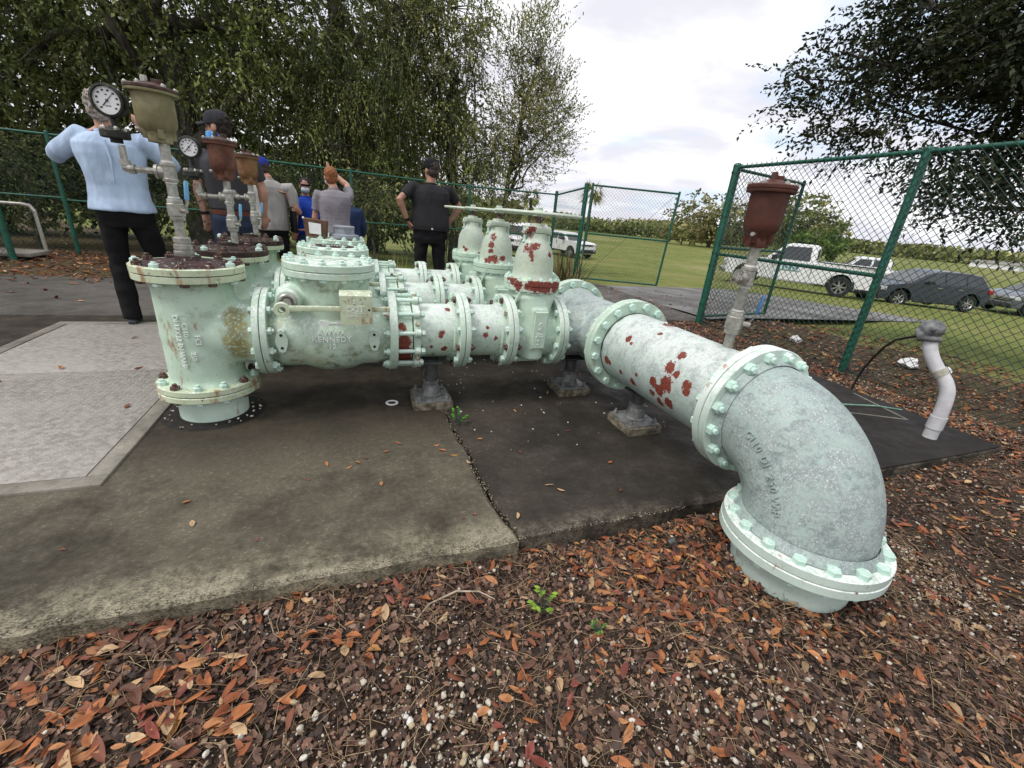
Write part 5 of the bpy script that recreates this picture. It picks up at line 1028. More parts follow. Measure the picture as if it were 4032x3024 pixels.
# royal blue polo, facing the camera
r4, L4, H4, HM4, k4 = person('dark haired man in royal blue polo, sunglasses and pale blue face mask', (.225, 4.5, fz((.225, 4.5))), PI + .12, 1.58,
    [((-.165, -.02, 1.25), (-.075, -.24, 1.125), (-.215, -.25, 1.36), (-.7, -.1, .05)), ((.175, .0, 1.26), (.20, -.06, 1.02), (-.02, -.20, .90), (-1, -.2, -.05))], mat_top='polo_royal', mat_pant='jeans', hem=.93, sleeve=.48, loose=1.2, hair=('hair_black', .004, .98), sk='skin_t', belt='belt_brown')
headpart(r4, 'face_mask', MB().ball((0, .046, -.050), (.060, .060, .050), 20, 14, HM4), 'mask'); headpart(r4, 'sunglasses', MB().box((-.062, .080, .000), (.062, .098, .030), HM4, 0, .008).box((-.080, -.01, .012), (-.074, .09, .020), HM4).box((.074, -.01, .012), (.080, .09, .020), HM4), 'lens')
tb = thing('tablet', 'black tablet held upright against the royal blue polo', 'tablet', (.07, 4.26, .86)); part('tablet_case', MB().box((-.012, -.09, -.14), (.006, .09, .14), RZ(.5), 0, .004), M['tablet'], tb)
# ginger haired man pointing
r5, L5, H5, HM5, k5 = person('ginger haired man in mauve grey striped polo with one arm raised, pointing', (.62, 3.62, fz((.62, 3.62))), -.15, 1.66,
    [((-.185, .0, 1.31), (-.24, .04, 1.05), (-.20, .14, .86), (.1, .2, -1)), ((.175, .03, 1.32), (.165, .22, 1.46), (.00, .30, 1.60), (-.5, .25, .6))], mat_top='polo_mauve', mat_pant='pants_ink', hem=.86, sleeve=.45, loose=1.35, wide=1.04, hair=('hair_ginger', .007, 1.02), head_yaw=.2, sk='skin', head_off=(-.03, .03, -.01))
headpart(r5, 'mask_strap', MB().ball((-.045, .055, -.05), (.022, .030, .035), 12, 8, HM5), 'mask_w')
t = NT('mauve_striped'); z = t.xyz(t.obj())[2]; st = t.mr(t.math('SINE', t.mul(z, 150)), -.3, .6); n = t.noise(6, 4, .6); M['mv'] = t.fin(t.mix(t.mul(st, .35), (.235, .22, .24), (.19, .185, .23)), .85, 0, t.bump(n, .6, .03), .2)
for o in r5.children:
    if o.name.split('.')[0] in ('shirt', 'collar'): o.data.materials[0] = M['mv']
r6, L6, H6, HM6, k6 = person('dark haired person in navy shirt, mostly hidden behind the ginger haired man', (.80, 5.3, fz((.80, 5.3))), -.4, 1.55,
    [((-.17, .0, 1.22), (-.22, .05, .98), (-.18, .14, .80), (0, .2, -1)), ((.17, .0, 1.22), (.205, .02, .98), (.17, .10, .78), (0, .2, -1))], mat_top='shirt_navy', mat_pant='jeans', hem=.88, sleeve=.9, loose=1.3, hair=('hair_black', .006, 1.03))
# man in black, hands on hips
r7, L7, H7, HM7, k7 = person('broad man in black polo, black cap and mask with hands on his hips', (1.715, 2.92, z0), -.20, 1.745,
    [((-.215, .01, 1.42), (-.37, -.06, 1.275), (-.265, -.02, 1.03), (.45, .28, -.75)), ((.225, .02, 1.42), (.375, .06, 1.24), (.215, .10, 1.01), (-.25, .35, -.8))],
    [((-.10, 0, .90), (-.125, .02, .49), (-.13, -.02, .075)), ((.10, 0, .90), (.125, .02, .49), (.13, -.02, .075))], mat_top='polo_black', mat_pant='pants_ink', hem=.99, sleeve=.46, loose=1.25, belly=1.20, wide=1.14, cap='cap_black', hair=('hair_fade', .004, .955), head_yaw=.42, sk='skin_t', belt='belt_black')
headpart(r7, 'face_mask', MB().ball((0, .046, -.050), (.058, .058, .048), 18, 12, HM7).box((-.0745, -.02, -.018), (-.070, .05, -.012), HM7), 'cap_black'); headpart(r7, 'glasses', MB().box((-.060, .088, .004), (.060, .100, .026), HM7, 0, .006).box((-.080, -.01, .012), (-.073, .095, .019), HM7).box((.073, -.01, .012), (.080, .095, .019), HM7), 'lens')
headpart(r7, 'watch_strap', MB().tube([Vector((-.285, -.028, 1.075)), Vector((-.272, -.024, 1.045))], .036, 14), 'belt_black'); headpart(r7, 'belt_badge', MB().cyl(.012, 0, .006, fr(L7(.03, -.158, .998), '-y'), 14), 'mask_w')
ls = MB().tube([L7(.205, -.03, .98), L7(.215, -.05, .84), L7(.21, -.055, .70)], [(.008, .005), (.016, .008), (.006, .004)], 8).tube([L7(.205, -.06, .99), L7(.218, -.075, .90), L7(.214, -.07, .87)], [(.012, .004), (.012, .004), (.004, .003)], 8); headpart(r7, 'key_lanyard', ls, 'belt_black')
# ------------------------------------------------------------------ parked vehicles
def carpaint(n, c, r=.25): 
    t = NT(n); d = t.noise(2.5, 4, .6); return t.fin(t.mix(t.mr(d, .3, .7), tuple(x * .9 for x in c), c), r, 0, None, .5, **{'Coat Weight': .25, 'Coat Roughness': .08})
M['cp_white'] = carpaint('white_car_paint', (.76, .77, .78)); M['cp_navy'] = carpaint('slate_blue_car_paint', (.012, .016, .026), .35); M['cp_grey'] = carpaint('dark_grey_car_paint', (.075, .080, .088))
t = NT('car_glass'); M['glass'] = t.fin((.02, .025, .03), .06, 0, None, .8); M['trim'] = plain('black_trim', (.014, .014, .015), .5); M['tyre'] = plain('tyre_rubber', (.016, .016, .016), .8); M['rim'] = plain('alloy_rim', (.50, .50, .50), .3, .7); M['chrome'] = plain('chrome', (.6, .6, .6), .15, .9)
M['lamp'] = plain('headlight_lens', (.62, .64, .66), .12); M['red_lamp'] = plain('red_tail_light', (.42, .012, .015), .2); M['amber'] = plain('amber_lens', (.5, .18, .02), .25); M['logo_teal'] = plain('teal_print', (.05, .30, .34), .4); M['logo_blue'] = plain('blue_print', (.05, .10, .36), .4)
def vehicle(name, lab, cat, pos, head, W, lower, green, wheels, wr, paint, wins, shields, extras=(), group='vehicles parked on the grass', rimk=1.):
    """lower, green: side outlines (x, z), x forward from the rear axle; green sits on the belt line; wins: side window outlines; shields: glass between two (x, z) points"""
    x, y = pos; root = thing(name, lab, cat, (x, y, float(gz(x, y))), group, math.radians(head)); w2 = W / 2
    pts = []
    arch = lambda cx: [(cx + (wr + .09) * math.cos(a), wr + (wr + .09) * math.sin(a)) for a in np.linspace(PI * 1.06, -PI * .06, 11)]
    out = [lower[0]]
    for cx in wheels: out += [(cx - wr - .12, lower[0][1])] + arch(cx) + [(cx + wr + .12, lower[0][1])]
    out += list(lower[1:]); zs = [p[1] for p in out]; zmid = .55 * max(zs) + .25 * min(zs)
    def yo(z, xx): 
        xs = [p[0] for p in out]; e = min(1, (max(xs) - xx) / .5, (xx - min(xs)) / .35); return w2 - .05 * abs(z - zmid) / max(.3, zmid) - .10 * (1 - max(0, e)) ** 2
    n = len(out); v = [(px, yo(pz, px), pz) for px, pz in out] + [(px, -yo(pz, px), pz) for px, pz in out]
    m = MB().add(v, [tuple(range(n)), tuple(range(2 * n - 1, n - 1, -1))] + [(i, n + i, n + (i + 1) % n, (i + 1) % n) for i in range(n)])
    o = part('car_body', m, paint, root, 25); bv = o.modifiers.new('b', 'BEVEL'); bv.width = .035; bv.segments = 2; bv.limit_method = 'ANGLE'; bv.angle_limit = math.radians(40)
    if green:
        zb = min(p[1] for p in green); zr = max(p[1] for p in green); gy = lambda z: w2 - .045 - (.22 * (z - zb) / (zr - zb)); n = len(green)
        v = [(px, gy(pz), pz) for px, pz in green] + [(px, -gy(pz), pz) for px, pz in green]
        o = part('cabin', MB().add(v, [tuple(range(n)), tuple(range(2 * n - 1, n - 1, -1))] + [(i, n + i, n + (i + 1) % n, (i + 1) % n) for i in range(n)]), paint, root, 25); bv = o.modifiers.new('b', 'BEVEL'); bv.width = .05; bv.segments = 2
        for wn_ in wins:
            for s_ in (1, -1): part('side_window', MB().add([(px, s_ * (gy(pz) + .012), pz) for px, pz in wn_] + [(px, s_ * (gy(pz) - .03), pz) for px, pz in wn_], [tuple(range(len(wn_))), tuple(reversed(range(len(wn_), 2 * len(wn_))))] + [(i, (i + 1) % len(wn_), len(wn_) + (i + 1) % len(wn_), len(wn_) + i) for i in range(len(wn_))]), M['glass'], root, 25)
        for (xa, za), (xb, zb_), nm in shields:
            dx, dz = xb - xa, zb_ - za; L = math.hypot(dx, dz); nx, nz = (dz / L, -dx / L); 
            if nm == 'rear_window': nx, nz = -dz / L, dx / L
            k0, k1 = .08, .90; p = [(xa + dx * k0, za + dz * k0), (xa + dx * k1, za + dz * k1)]; q = [gy(p[0][1]) - .09, gy(p[1][1]) - .09]; e = .014
            v = [(p[0][0] + nx * e, -q[0], p[0][1] + nz * e), (p[0][0] + nx * e, q[0], p[0][1] + nz * e), (p[1][0] + nx * e, q[1], p[1][1] + nz * e), (p[1][0] + nx * e, -q[1], p[1][1] + nz * e)]; v += [(a - nx * .04, b_, c_ - nz * .04) for a, b_, c_ in v]
            part(nm, MB().add(v, [(0, 1, 2, 3), (7, 6, 5, 4), (0, 4, 5, 1), (1, 5, 6, 2), (2, 6, 7, 3), (3, 7, 4, 0)]), M['glass'], root, 25)
    for cx in wheels:
        for s_ in (1, -1):
            F = fr((0, 0, 0), 'y' if s_ > 0 else '-y'); wo = put('wheel', MB().lathe([(wr * .30, -.12), (wr * .56, -.10), (wr * .56, .02)], F, 24, cap=False).mesh('wheel', M['trim'], 40), root, T(cx, s_ * (w2 - .13), wr))
            part('tyre', MB().lathe([(wr * .62, -.12), (wr * .93, -.125), (wr, -.09), (wr, .07), (wr * .93, .115), (wr * .64, .11), (wr * .60, .08)], F, 32, cap=False), M['tyre'], wo, 40)
            rm_ = MB().lathe([(wr * .66, .095), (wr * .62, .10), (wr * .57, .07), (wr * .55, .02)], F, 32, cap=False).lathe([(wr * .20 * rimk, .04), (wr * .18 * rimk, .085), (.001, .09)], F, 16)
            for k in range(7): a = 2 * PI * k / 7; rm_.box((wr * .12, -wr * .065, .045), (wr * .60, wr * .065, .075), F @ RZ(a))
            part('rim', rm_, M['rim'], wo, 30)
    for nm, mat, lo, hi, both in extras:
        for s_ in ((1, -1) if both else (1,)):
            a = (lo[0], min(s_ * lo[1], s_ * hi[1]), lo[2]) if both else lo; b = (hi[0], max(s_ * lo[1], s_ * hi[1]), hi[2]) if both else hi; part(nm, MB().box(a, b, None, 0, .012 if min(hi[i] - lo[i] if i != 1 else abs(hi[1] - lo[1]) for i in range(3)) > .03 else 0), M[mat], root)
    return root
PK = dict(W=2.0, wr=.42, wheels=(0, 3.6))
PLOW = [(-1.18, .42), (4.58, .40), (4.62, .62), (4.60, 1.02), (4.42, 1.12), (3.0, 1.20), (1.05, 1.24), (.95, 1.30), (-1.14, 1.30), (-1.18, .60)]
PGR = [(1.06, 1.22), (3.02, 1.20), (2.28, 1.90), (2.05, 1.955), (1.25, 1.955), (1.10, 1.88)]
PEX = [('tail_light', 'red_lamp', (-1.205, .80, .82), (-1.10, 1.0, 1.24), True), ('rear_bumper', 'trim', (-1.34, -.95, .48), (-1.16, .95, .66), False), ('headlight', 'lamp', (4.48, .60, .80), (4.635, .97, 1.02), True), ('grille', 'trim', (4.56, -.56, .70), (4.64, .56, 1.04), False), ('front_bumper', 'chrome', (4.50, -.98, .44), (4.76, .98, .66), False),
       ('mirror', 'trim', (2.55, .98, 1.22), (2.70, 1.22, 1.42), True), ('door_handle', 'trim', (1.30, .985, 1.05), (1.50, 1.02, 1.09), True), ('bed_rail', 'trim', (-1.10, .80, 1.29), (.92, .97, 1.318), True), ('door_gap', 'trim', (1.12, .985, .60), (1.135, 1.006, 1.18), True), ('side_step', 'chrome', (.9, .90, .36), (2.9, 1.05, .41), True), ('rear_glass', 'glass', (1.03, -.70, 1.36), (1.075, .70, 1.80), False)]
def near_rear(x, y, head, W):   # origin (rear axle centre) from the near rear wheel's contact point
    a = math.radians(head); return (x + math.sin(a) * W / 2, y - math.cos(a) * W / 2)
PW = [[(1.28, 1.28), (2.74, 1.28), (2.22, 1.82), (1.34, 1.84)]]
t1 = vehicle('pickup_truck', 'white single cab pickup truck with teal and blue door print, nearest beyond the fence', 'pickup truck', near_rear(19.75, 9.6, 123, 2.0), 123, lower=PLOW, green=PGR, paint=M['cp_white'], wins=PW, shields=(((3.02, 1.2), (2.28, 1.90), 'windshield'),), extras=PEX, **PK)
lg = MB(); lm = MB()
for k in range(5): lg.box((1.62 + k * .13, .992, .90 + .02 * (k % 2)), (1.70 + k * .13, 1.008, 1.00)); 
lg.box((1.55, .99, .84), (2.3, 1.008, .862)); o = part('door_print', lg, M['logo_teal'], t1); o['kind'] = 'stuff'
for k in range(3): lm.box((1.60 + k * .24, .995, 1.02), (1.74 + k * .24, 1.010, 1.09))
o = part('door_print', lm, M['logo_blue'], t1); o['kind'] = 'stuff'
CGR = [(1.06, 1.22), (3.35, 1.20), (2.70, 1.86), (2.45, 1.93), (1.25, 1.93), (1.10, 1.88)]
t2 = vehicle('pickup_truck', 'white crew cab pickup truck parked just behind the nearest white pickup', 'pickup truck', near_rear(30.2, 12.6, 128, 2.0), 128, lower=PLOW, green=CGR, paint=M['cp_white'], wins=[[(1.28, 1.28), (1.95, 1.28), (1.95, 1.82), (1.34, 1.82)], [(2.05, 1.28), (3.05, 1.28), (2.6, 1.80), (2.05, 1.82)]], shields=(((3.35, 1.2), (2.70, 1.86), 'windshield'),), extras=PEX, **PK)
HLOW = [(-.72, .30), (3.42, .26), (3.50, .48), (3.44, .70), (3.25, .82), (2.35, .98), (-.55, .98), (-.74, .86), (-.80, .55)]
HGR = [(-.66, .94), (2.42, .94), (1.55, 1.40), (1.10, 1.49), (.2, 1.50), (-.35, 1.43)]
HW = [[(-.32, 1.0), (.28, 1.0), (.28, 1.38), (-.18, 1.37)], [(.34, 1.0), (1.10, 1.0), (1.10, 1.40), (.34, 1.40)], [(1.17, 1.0), (2.02, 1.0), (1.50, 1.34), (1.17, 1.40)]]
HEX = [('headlight', 'lamp', (3.16, .52, .62), (3.44, .86, .76), True), ('grille', 'trim', (3.40, -.52, .54), (3.49, .52, .68), False), ('air_intake', 'trim', (3.42, -.70, .28), (3.52, .70, .44), False), ('tail_light', 'red_lamp', (-.78, .62, .78), (-.60, .89, .95), True), ('mirror', 'trim', (1.72, .88, .98), (1.86, 1.08, 1.10), True), ('sill_trim', 'trim', (.40, .86, .24), (2.15, .90, .32), True), ('door_handle', 'chrome', (.42, .885, .84), (.60, .90, .87), True), ('door_handle', 'chrome', (1.22, .885, .84), (1.40, .90, .87), True), ('badge', 'chrome', (3.48, -.08, .56), (3.505, .08, .70), False)]
HK = dict(W=1.82, wr=.33, wheels=(0, 2.68)); HS = (((2.42, .94), (1.55, 1.40), 'windshield'), ((-.66, .94), (-.35, 1.43), 'rear_window'))
v3 = vehicle('hatchback_car', 'dark slate blue hatchback with star shaped wheels parked behind the fence', 'car', near_rear(26.1, 8.15, 163, 1.82), 163, lower=HLOW, green=HGR, paint=M['cp_navy'], wins=HW, shields=HS, extras=HEX, **HK); v3.scale = (1.22, 1.08, 1.08)
v4 = vehicle('grey_suv', 'dark grey car cut by the picture edge, parked behind the hatchback', 'car', near_rear(34.6, 7.2, 163, 1.82), 163, lower=HLOW, green=HGR, paint=M['cp_grey'], wins=HW, shields=HS, extras=HEX + [('chrome_bar', 'chrome', (3.44, -.80, .60), (3.515, .80, .625), False), ('chrome_bar', 'chrome', (3.44, -.80, .66), (3.51, .80, .68), False)], **HK); v4.scale = (1.22, 1.1, 1.12)
SLOW = [(-.80, .36), (3.30, .34), (3.40, .58), (3.34, .98), (3.12, 1.06), (2.25, 1.12), (-.66, 1.12), (-.82, .98), (-.86, .6)]
SGR = [(-.72, 1.08), (2.30, 1.08), (1.62, 1.54), (1.30, 1.63), (-.1, 1.65), (-.55, 1.58)]
SW = [[(-.45, 1.14), (.20, 1.14), (.20, 1.53), (-.36, 1.51)], [(.28, 1.14), (1.00, 1.14), (1.00, 1.54), (.28, 1.54)], [(1.08, 1.14), (1.96, 1.14), (1.52, 1.50), (1.08, 1.54)]]
SEX = [('headlight', 'lamp', (3.16, .50, .84), (3.37, .88, .97), True), ('grille', 'trim', (3.32, -.48, .84), (3.39, .48, .95), False), ('lower_grille', 'trim', (3.30, -.82, .38), (3.43, .82, .62), False), ('fog_light', 'lamp', (3.40, .58, .50), (3.445, .70, .58), True), ('tail_light', 'red_lamp', (-.86, .62, .86), (-.68, .90, 1.02), True), ('mirror', 'trim', (1.70, .90, 1.12), (1.85, 1.12, 1.26), True), ('cladding', 'trim', (.42, .86, .34), (2.2, .915, .44), True), ('door_gap', 'trim', (1.03, .885, .5), (1.045, .905, 1.08), True)]
SK = dict(W=1.84, wr=.36, wheels=(0, 2.64)); SS = (((2.30, 1.08), (1.62, 1.54), 'windshield'), ((-.72, 1.08), (-.55, 1.58), 'rear_window'))
v5 = vehicle('white_suv', 'white compact SUV with slotted grille parked beyond the far gate post', 'car', (15.45, 28.0), 284, lower=SLOW, green=SGR, paint=M['cp_white'], wins=SW, shields=SS, extras=SEX, **SK)
v6 = vehicle('white_jeep', 'tall white off road vehicle with black bumper behind the handwheels', 'car', (11.4, 23.0), 222, lower=[(x, z + .12 if z > .5 else z + .1) for x, z in SLOW], green=[(x, z + .10 + (.16 if z > 1.3 else 0)) for x, z in SGR[:2]] + [(1.9, 1.78), (1.62, 1.88), (-.4, 1.90), (-.62, 1.80)], paint=M['cp_white'], wins=[[(-.45, 1.26), (.20, 1.26), (.20, 1.74), (-.45, 1.74)], [(.28, 1.26), (1.0, 1.26), (1.0, 1.75), (.28, 1.75)], [(1.08, 1.26), (2.02, 1.26), (1.78, 1.74), (1.08, 1.75)]], shields=(((2.30, 1.18), (1.9, 1.78), 'windshield'),), extras=[(a, b, (c[0], c[1], c[2] + .1), (d[0], d[1], d[2] + .1), e) for a, b, c, d, e in SEX] + [('bull_bar', 'trim', (3.36, -.9, .46), (3.62, .9, .74), False)], W=1.9, wr=.42, wheels=(0, 2.64))
# ------------------------------------------------------------------ trees and plants
def leafmat(name, trans=.25, rough=.55):
    t = NT(name); a = t.n('ShaderNodeVertexColor', layer_name='tint'); t.fin(a, rough, 0, None, .35)
    tr = t.t.nodes.new('ShaderNodeBsdfTranslucent'); mx = t.t.nodes.new('ShaderNodeMixShader'); mx.inputs[0].default_value = trans
    t.t.links.new(a, tr.inputs[0]); t.t.links.new(t.b.outputs[0], mx.inputs[1]); t.t.links.new(tr.outputs[0], mx.inputs[2]); t.t.links.new(mx.outputs[0], t.out.inputs[0]); return t.m
M['leaf'] = leafmat('foliage', .28); M['dead_leaf'] = leafmat('fallen_leaf_surface', .10, .6)
t = NT('bark'); n = t.noise(9, 6, .7, stretch=(1, 1, .25)); n2 = t.noise(3, 5, .6); M['bark'] = t.fin(t.mix(t.mr(n, .3, .7), (.028, .022, .017), t.mix(t.mr(n2, .4, .6), (.10, .085, .068), (.15, .145, .12))), .95, 0, t.bump(n, 1, .03), .15)
M['bark_dark'] = plain('bark_dark', (.045, .036, .03), .95, 0, .5, 9, .8)
LQ = np.array([(0, 0, 0), (.42, -.5, .06), (1, 0, 0), (.42, .5, .06)]); LQF = np.array([(0, 1, 2, 3)])
def frames(d, roll):
    """rotation matrices with x along d and a random roll"""
    d = d / np.linalg.norm(d, axis=1)[:, None]; up = np.tile(np.array([[.13, .07, 1.]]), (len(d), 1)); y = np.cross(up, d); y /= np.linalg.norm(y, axis=1)[:, None] + 1e-9; z = np.cross(d, y)
    c, s_ = np.cos(roll)[:, None], np.sin(roll)[:, None]; return np.stack([d, y * c + z * s_, z * c - y * s_], 2)
def sprays(C, rad, ns, nl, ln, droop, lw, ll, tint, rng, out=None, upb=0.):
    """leafy sprays round cluster centres C (n,3): ns strings of nl leaves; returns verts, faces, colours"""
    n = len(C); S = np.repeat(np.arange(n), ns); m = len(S); a = rng.uniform(0, 2 * PI, m); el = rng.normal(upb, .45, m)
    d = np.stack([np.cos(a) * np.cos(el), np.sin(a) * np.cos(el), np.sin(el)], 1)
    if out is not None: d = d + out[S] * .6; d /= np.linalg.norm(d, axis=1)[:, None]
    o = C[S] + rng.normal(0, rad * .45, (m, 3)) * np.array([1, 1, .75]); L = ln * rng.uniform(.6, 1.35, m)
    tq = np.tile(np.linspace(.12, 1, nl), (m, 1)) + rng.uniform(-.04, .04, (m, nl)); P = o[:, None] + d[:, None] * (L[:, None] * tq)[..., None]; P[..., 2] -= droop * L[:, None] * tq ** 2
    tg = d[:, None] + np.stack([np.zeros_like(tq), np.zeros_like(tq), -2 * droop * tq], -1); P = P.reshape(-1, 3); tg = tg.reshape(-1, 3) + rng.normal(0, .55, (m * nl, 3)); R = frames(tg, rng.uniform(-1.2, 1.2, m * nl))
    sc = rng.uniform(.65, 1.25, m * nl); V, F = scatter(LQ, LQF, P, R, np.stack([ll * sc, lw * sc, ll * sc], 1))
    base = np.array(tint)[rng.integers(0, len(tint), n)] * rng.uniform(.5, 1.45, n)[:, None]; col = np.repeat(base[S], nl, 0) * rng.uniform(.65, 1.3, (m * nl, 1)); return V, F, np.repeat(col, 4, 0)
def limb(m, p0, p1, r0, r1, rng, wob=.12, n=6, sag=0.):
    a, b = Vector(p0), Vector(p1); L = (b - a).length; pts = []
    for i in range(n + 1):
        q = a.lerp(b, i / n); k = math.sin(PI * i / n) * L * wob; pts.append(q + Vector((rng.normal() * k * .4, rng.normal() * k * .4, rng.normal() * k * .3 - sag * math.sin(PI * i / n))))
    pts[0] = a; pts[-1] = b; m.tube(pts, [r0 + (r1 - r0) * i / n for i in range(n + 1)], 8); return pts
def tree(name, lab, base, trunk_r, trunk_top, ells, ncl, rad, ns, nl, ln, droop, lw, ll, tint, seed, zmin=.4, fork=6, shell=.5, upb=0., gap=.0, moss=0, group=None, bark='bark', limb_r=.35, cat='tree', keep=None):
    rng = np.random.default_rng(seed); root = thing(name, lab, cat, base, group); b0 = np.array(base, float)
    w = np.array([e[1][0] * e[1][1] * e[1][2] for e in ells]); w = w / w.sum(); C = []
    while len(C) < ncl:
        e = ells[rng.choice(len(ells), p=w)]; q = rng.normal(size=3); q /= np.linalg.norm(q); q = q * (rng.uniform(0, 1) ** (1 / 3. * (1 - shell) + .12)); p = np.array(e[0]) + q * np.array(e[1])
        if p[2] < zmin or (gap and vnoise(p[0] + p[1] * .3, p[2], 1.1, seed) < gap) or (keep and not keep(p)): continue
        C.append(p)
    C = np.array(C); cen = np.average([e[0] for e in ells], axis=0, weights=w); out = C - cen; out /= np.linalg.norm(out, axis=1)[:, None] + 1e-6
    V, F, col = sprays(C, rad, ns, nl, ln, droop, lw, ll, tint, rng, out, upb)
    o = big('crown', V - b0, F, M['leaf'], col, parent=root)
    tm = MB(); tt = np.array(trunk_top, float); tp = limb(tm, base, trunk_top, trunk_r, trunk_r * .6, rng, .05, 7); part('trunk', rel2(tm, root), M[bark], root, 60)
    lm = MB(); nodes = []
    for k in range(fork):
        e = ells[k % len(ells)]; q = rng.normal(size=3); q /= np.linalg.norm(q); tip = np.array(e[0]) + q * np.array(e[1]) * .55; tip[2] = max(tip[2], zmin + .5); st = tp[int(rng.integers(3, len(tp)))]
        pts = limb(lm, st, tip, trunk_r * limb_r, min(.007, trunk_r * .08), rng, .16, 8); nodes += [np.array(p) for p in pts[2:]]
    N = np.array(nodes)
    for p in C[rng.permutation(len(C))[:min(len(C), 160)]]:
        j = np.argmin(((N - p) ** 2).sum(1)); 
        if np.linalg.norm(N[j] - p) < 2.6: limb(lm, N[j], p, trunk_r * .06 + .006, .004, rng, .12, 3)
    part('limbs', rel2(lm, root), M[bark], root, 60)
    if moss:
        k = rng.integers(0, len(C), moss); P0 = C[k] + rng.normal(0, rad * .5, (moss, 3)); L = rng.uniform(.25, .95, moss); P0[:, 2] -= .05; P1 = P0 + np.stack([rng.normal(0, .05, moss), rng.normal(0, .05, moss), -L], 1)
        V, F = prisms(np.repeat(P0, 3, 0) + rng.normal(0, .02, (moss * 3, 3)), np.repeat(P1, 3, 0) + rng.normal(0, .035, (moss * 3, 3)), .006, 3); o = big('hanging_moss', V - b0, F, M['moss'], parent=root); o['kind'] = 'stuff'
    return root
M['moss'] = plain('spanish_moss', (.105, .115, .075), .95, 0, .35, 6)
GD = [(0.061, 0.089, 0.023), (0.082, 0.112, 0.028), (0.107, 0.131, 0.035), (0.154, 0.165, 0.048)]
GM = [(0.153, 0.195, 0.054), (0.212, 0.25, 0.07), (0.294, 0.311, 0.1), (0.369, 0.348, 0.137), (0.177, 0.195, 0.075)]
GO = [(0.216, 0.228, 0.086), (0.279, 0.275, 0.118), (0.355, 0.323, 0.151), (0.165, 0.191, 0.068)]
GB = [(0.128, 0.203, 0.038), (0.18, 0.255, 0.053), (0.09, 0.15, 0.03)]
GK = [(.022, .030, .012), (.032, .042, .016), (.048, .055, .022)]
g_ = lambda x, y: float(gz(x, y)) - .05
GT = 'trees beyond the back fence'
tree('oak_tree', 'bright green oak branches reaching in at the upper left corner', (-8.2, 8.2, g_(-8.2, 8.2)), .28, (-7.6, 8.3, 3.6), [((-6.0, 8.3, 4.9), (1.5, 1.2, 1.2)), ((-7.4, 8.2, 3.6), (1.6, 1.1, 1.3))], 120, .32, 7, 11, .42, .35, .045, .085, GB + GM, 21, 2.2, 6, .4, group=GT)
tree('oak_tree', 'huge dark oak with thick forked trunk rising behind the blue shirted man', (-2.55, 10.6, g_(-2.5, 10.6)), .40, (-2.75, 10.7, 4.4), [((-3.4, 10.4, 6.0), (3.2, 2.0, 2.6)), ((-5.2, 10.0, 3.6), (2.2, 1.5, 2.2)), ((-1.4, 9.9, 4.6), (2.2, 1.2, 2.0))], 430, .40, 8, 11, .55, .55, .050, .105, GD + GM[:2], 22, .9, 12, .35, moss=120, group=GT, limb_r=.45)
tree('cedar_tree', 'broad drooping cedar hung with grey moss in the middle of the wood', (.9, 11.4, g_(.9, 11.4)), .28, (.7, 11.4, 6.2), [((.4, 10.9, 5.8), (2.6, 1.6, 2.6)), ((.2, 10.4, 3.2), (2.4, 1.2, 1.9)), ((2.2, 10.7, 4.6), (1.6, 1.2, 2.6))], 520, .38, 9, 13, .62, .85, .030, .085, GM + GD, 23, 1.0, 12, .35, moss=420, group=GT)
tree('oak_tree', 'olive green oak behind the man in black, crown hanging low over the fence', (3.9, 11.3, g_(3.9, 11.3)), .20, (3.7, 11.2, 4.6), [((3.4, 10.9, 5.0), (1.35, 1.3, 2.3)), ((3.9, 10.6, 2.6), (1.5, 1.1, 1.5)), ((2.6, 11.0, 6.6), (1.2, 1.2, 1.0))], 300, .34, 8, 12, .50, .55, .040, .080, GM + GO, 24, 1.0, 9, .35, moss=200, group=GT)
tree('slender_tree', 'airy pale leaved tree with upswept twigs at the right end of the wood', (5.35, 11.3, g_(5.35, 11.3)), .085, (5.8, 11.2, 4.4), [((5.85, 11.2, 4.7), (1.0, .9, 2.0)), ((6.3, 11.0, 3.7), (1.0, .9, 1.5)), ((5.5, 11.2, 2.7), (1.0, .8, 1.4))], 260, .28, 8, 12, .55, -.05, .034, .080, GO, 25, 1.1, 16, .25, upb=.55, group=GT, limb_r=.5)
for k, (x, y, r, h, sd) in enumerate(((-8.5, 14.5, 3.6, 6.2, 31), (-3.6, 15.5, 3.6, 6.6, 32), (1.6, 15.5, 3.4, 6.6, 33), (-12.5, 12.5, 3.4, 5.0, 34))):
    tree('oak_tree', ('dark tree deep in the wood behind the left fence corner', 'dark tree deep in the wood behind the huge oak', 'dark tree deep in the wood behind the mossy cedar', 'dark tree at the outer left end of the wood')[k], (x, y, g_(x, y)), .25, (x, y, h * .55), [((x, y, h * .62), (r, 2.0, h * .50)), ((x, y - .6, h * .25), (r * .95, 1.6, h * .26))], 230, .62, 8, 9, .85, .4, .13, .22, GD, sd, .1, 7, .2, group='dark trees deep in the wood')
GS = 'shrubs along the outside of the back fence'
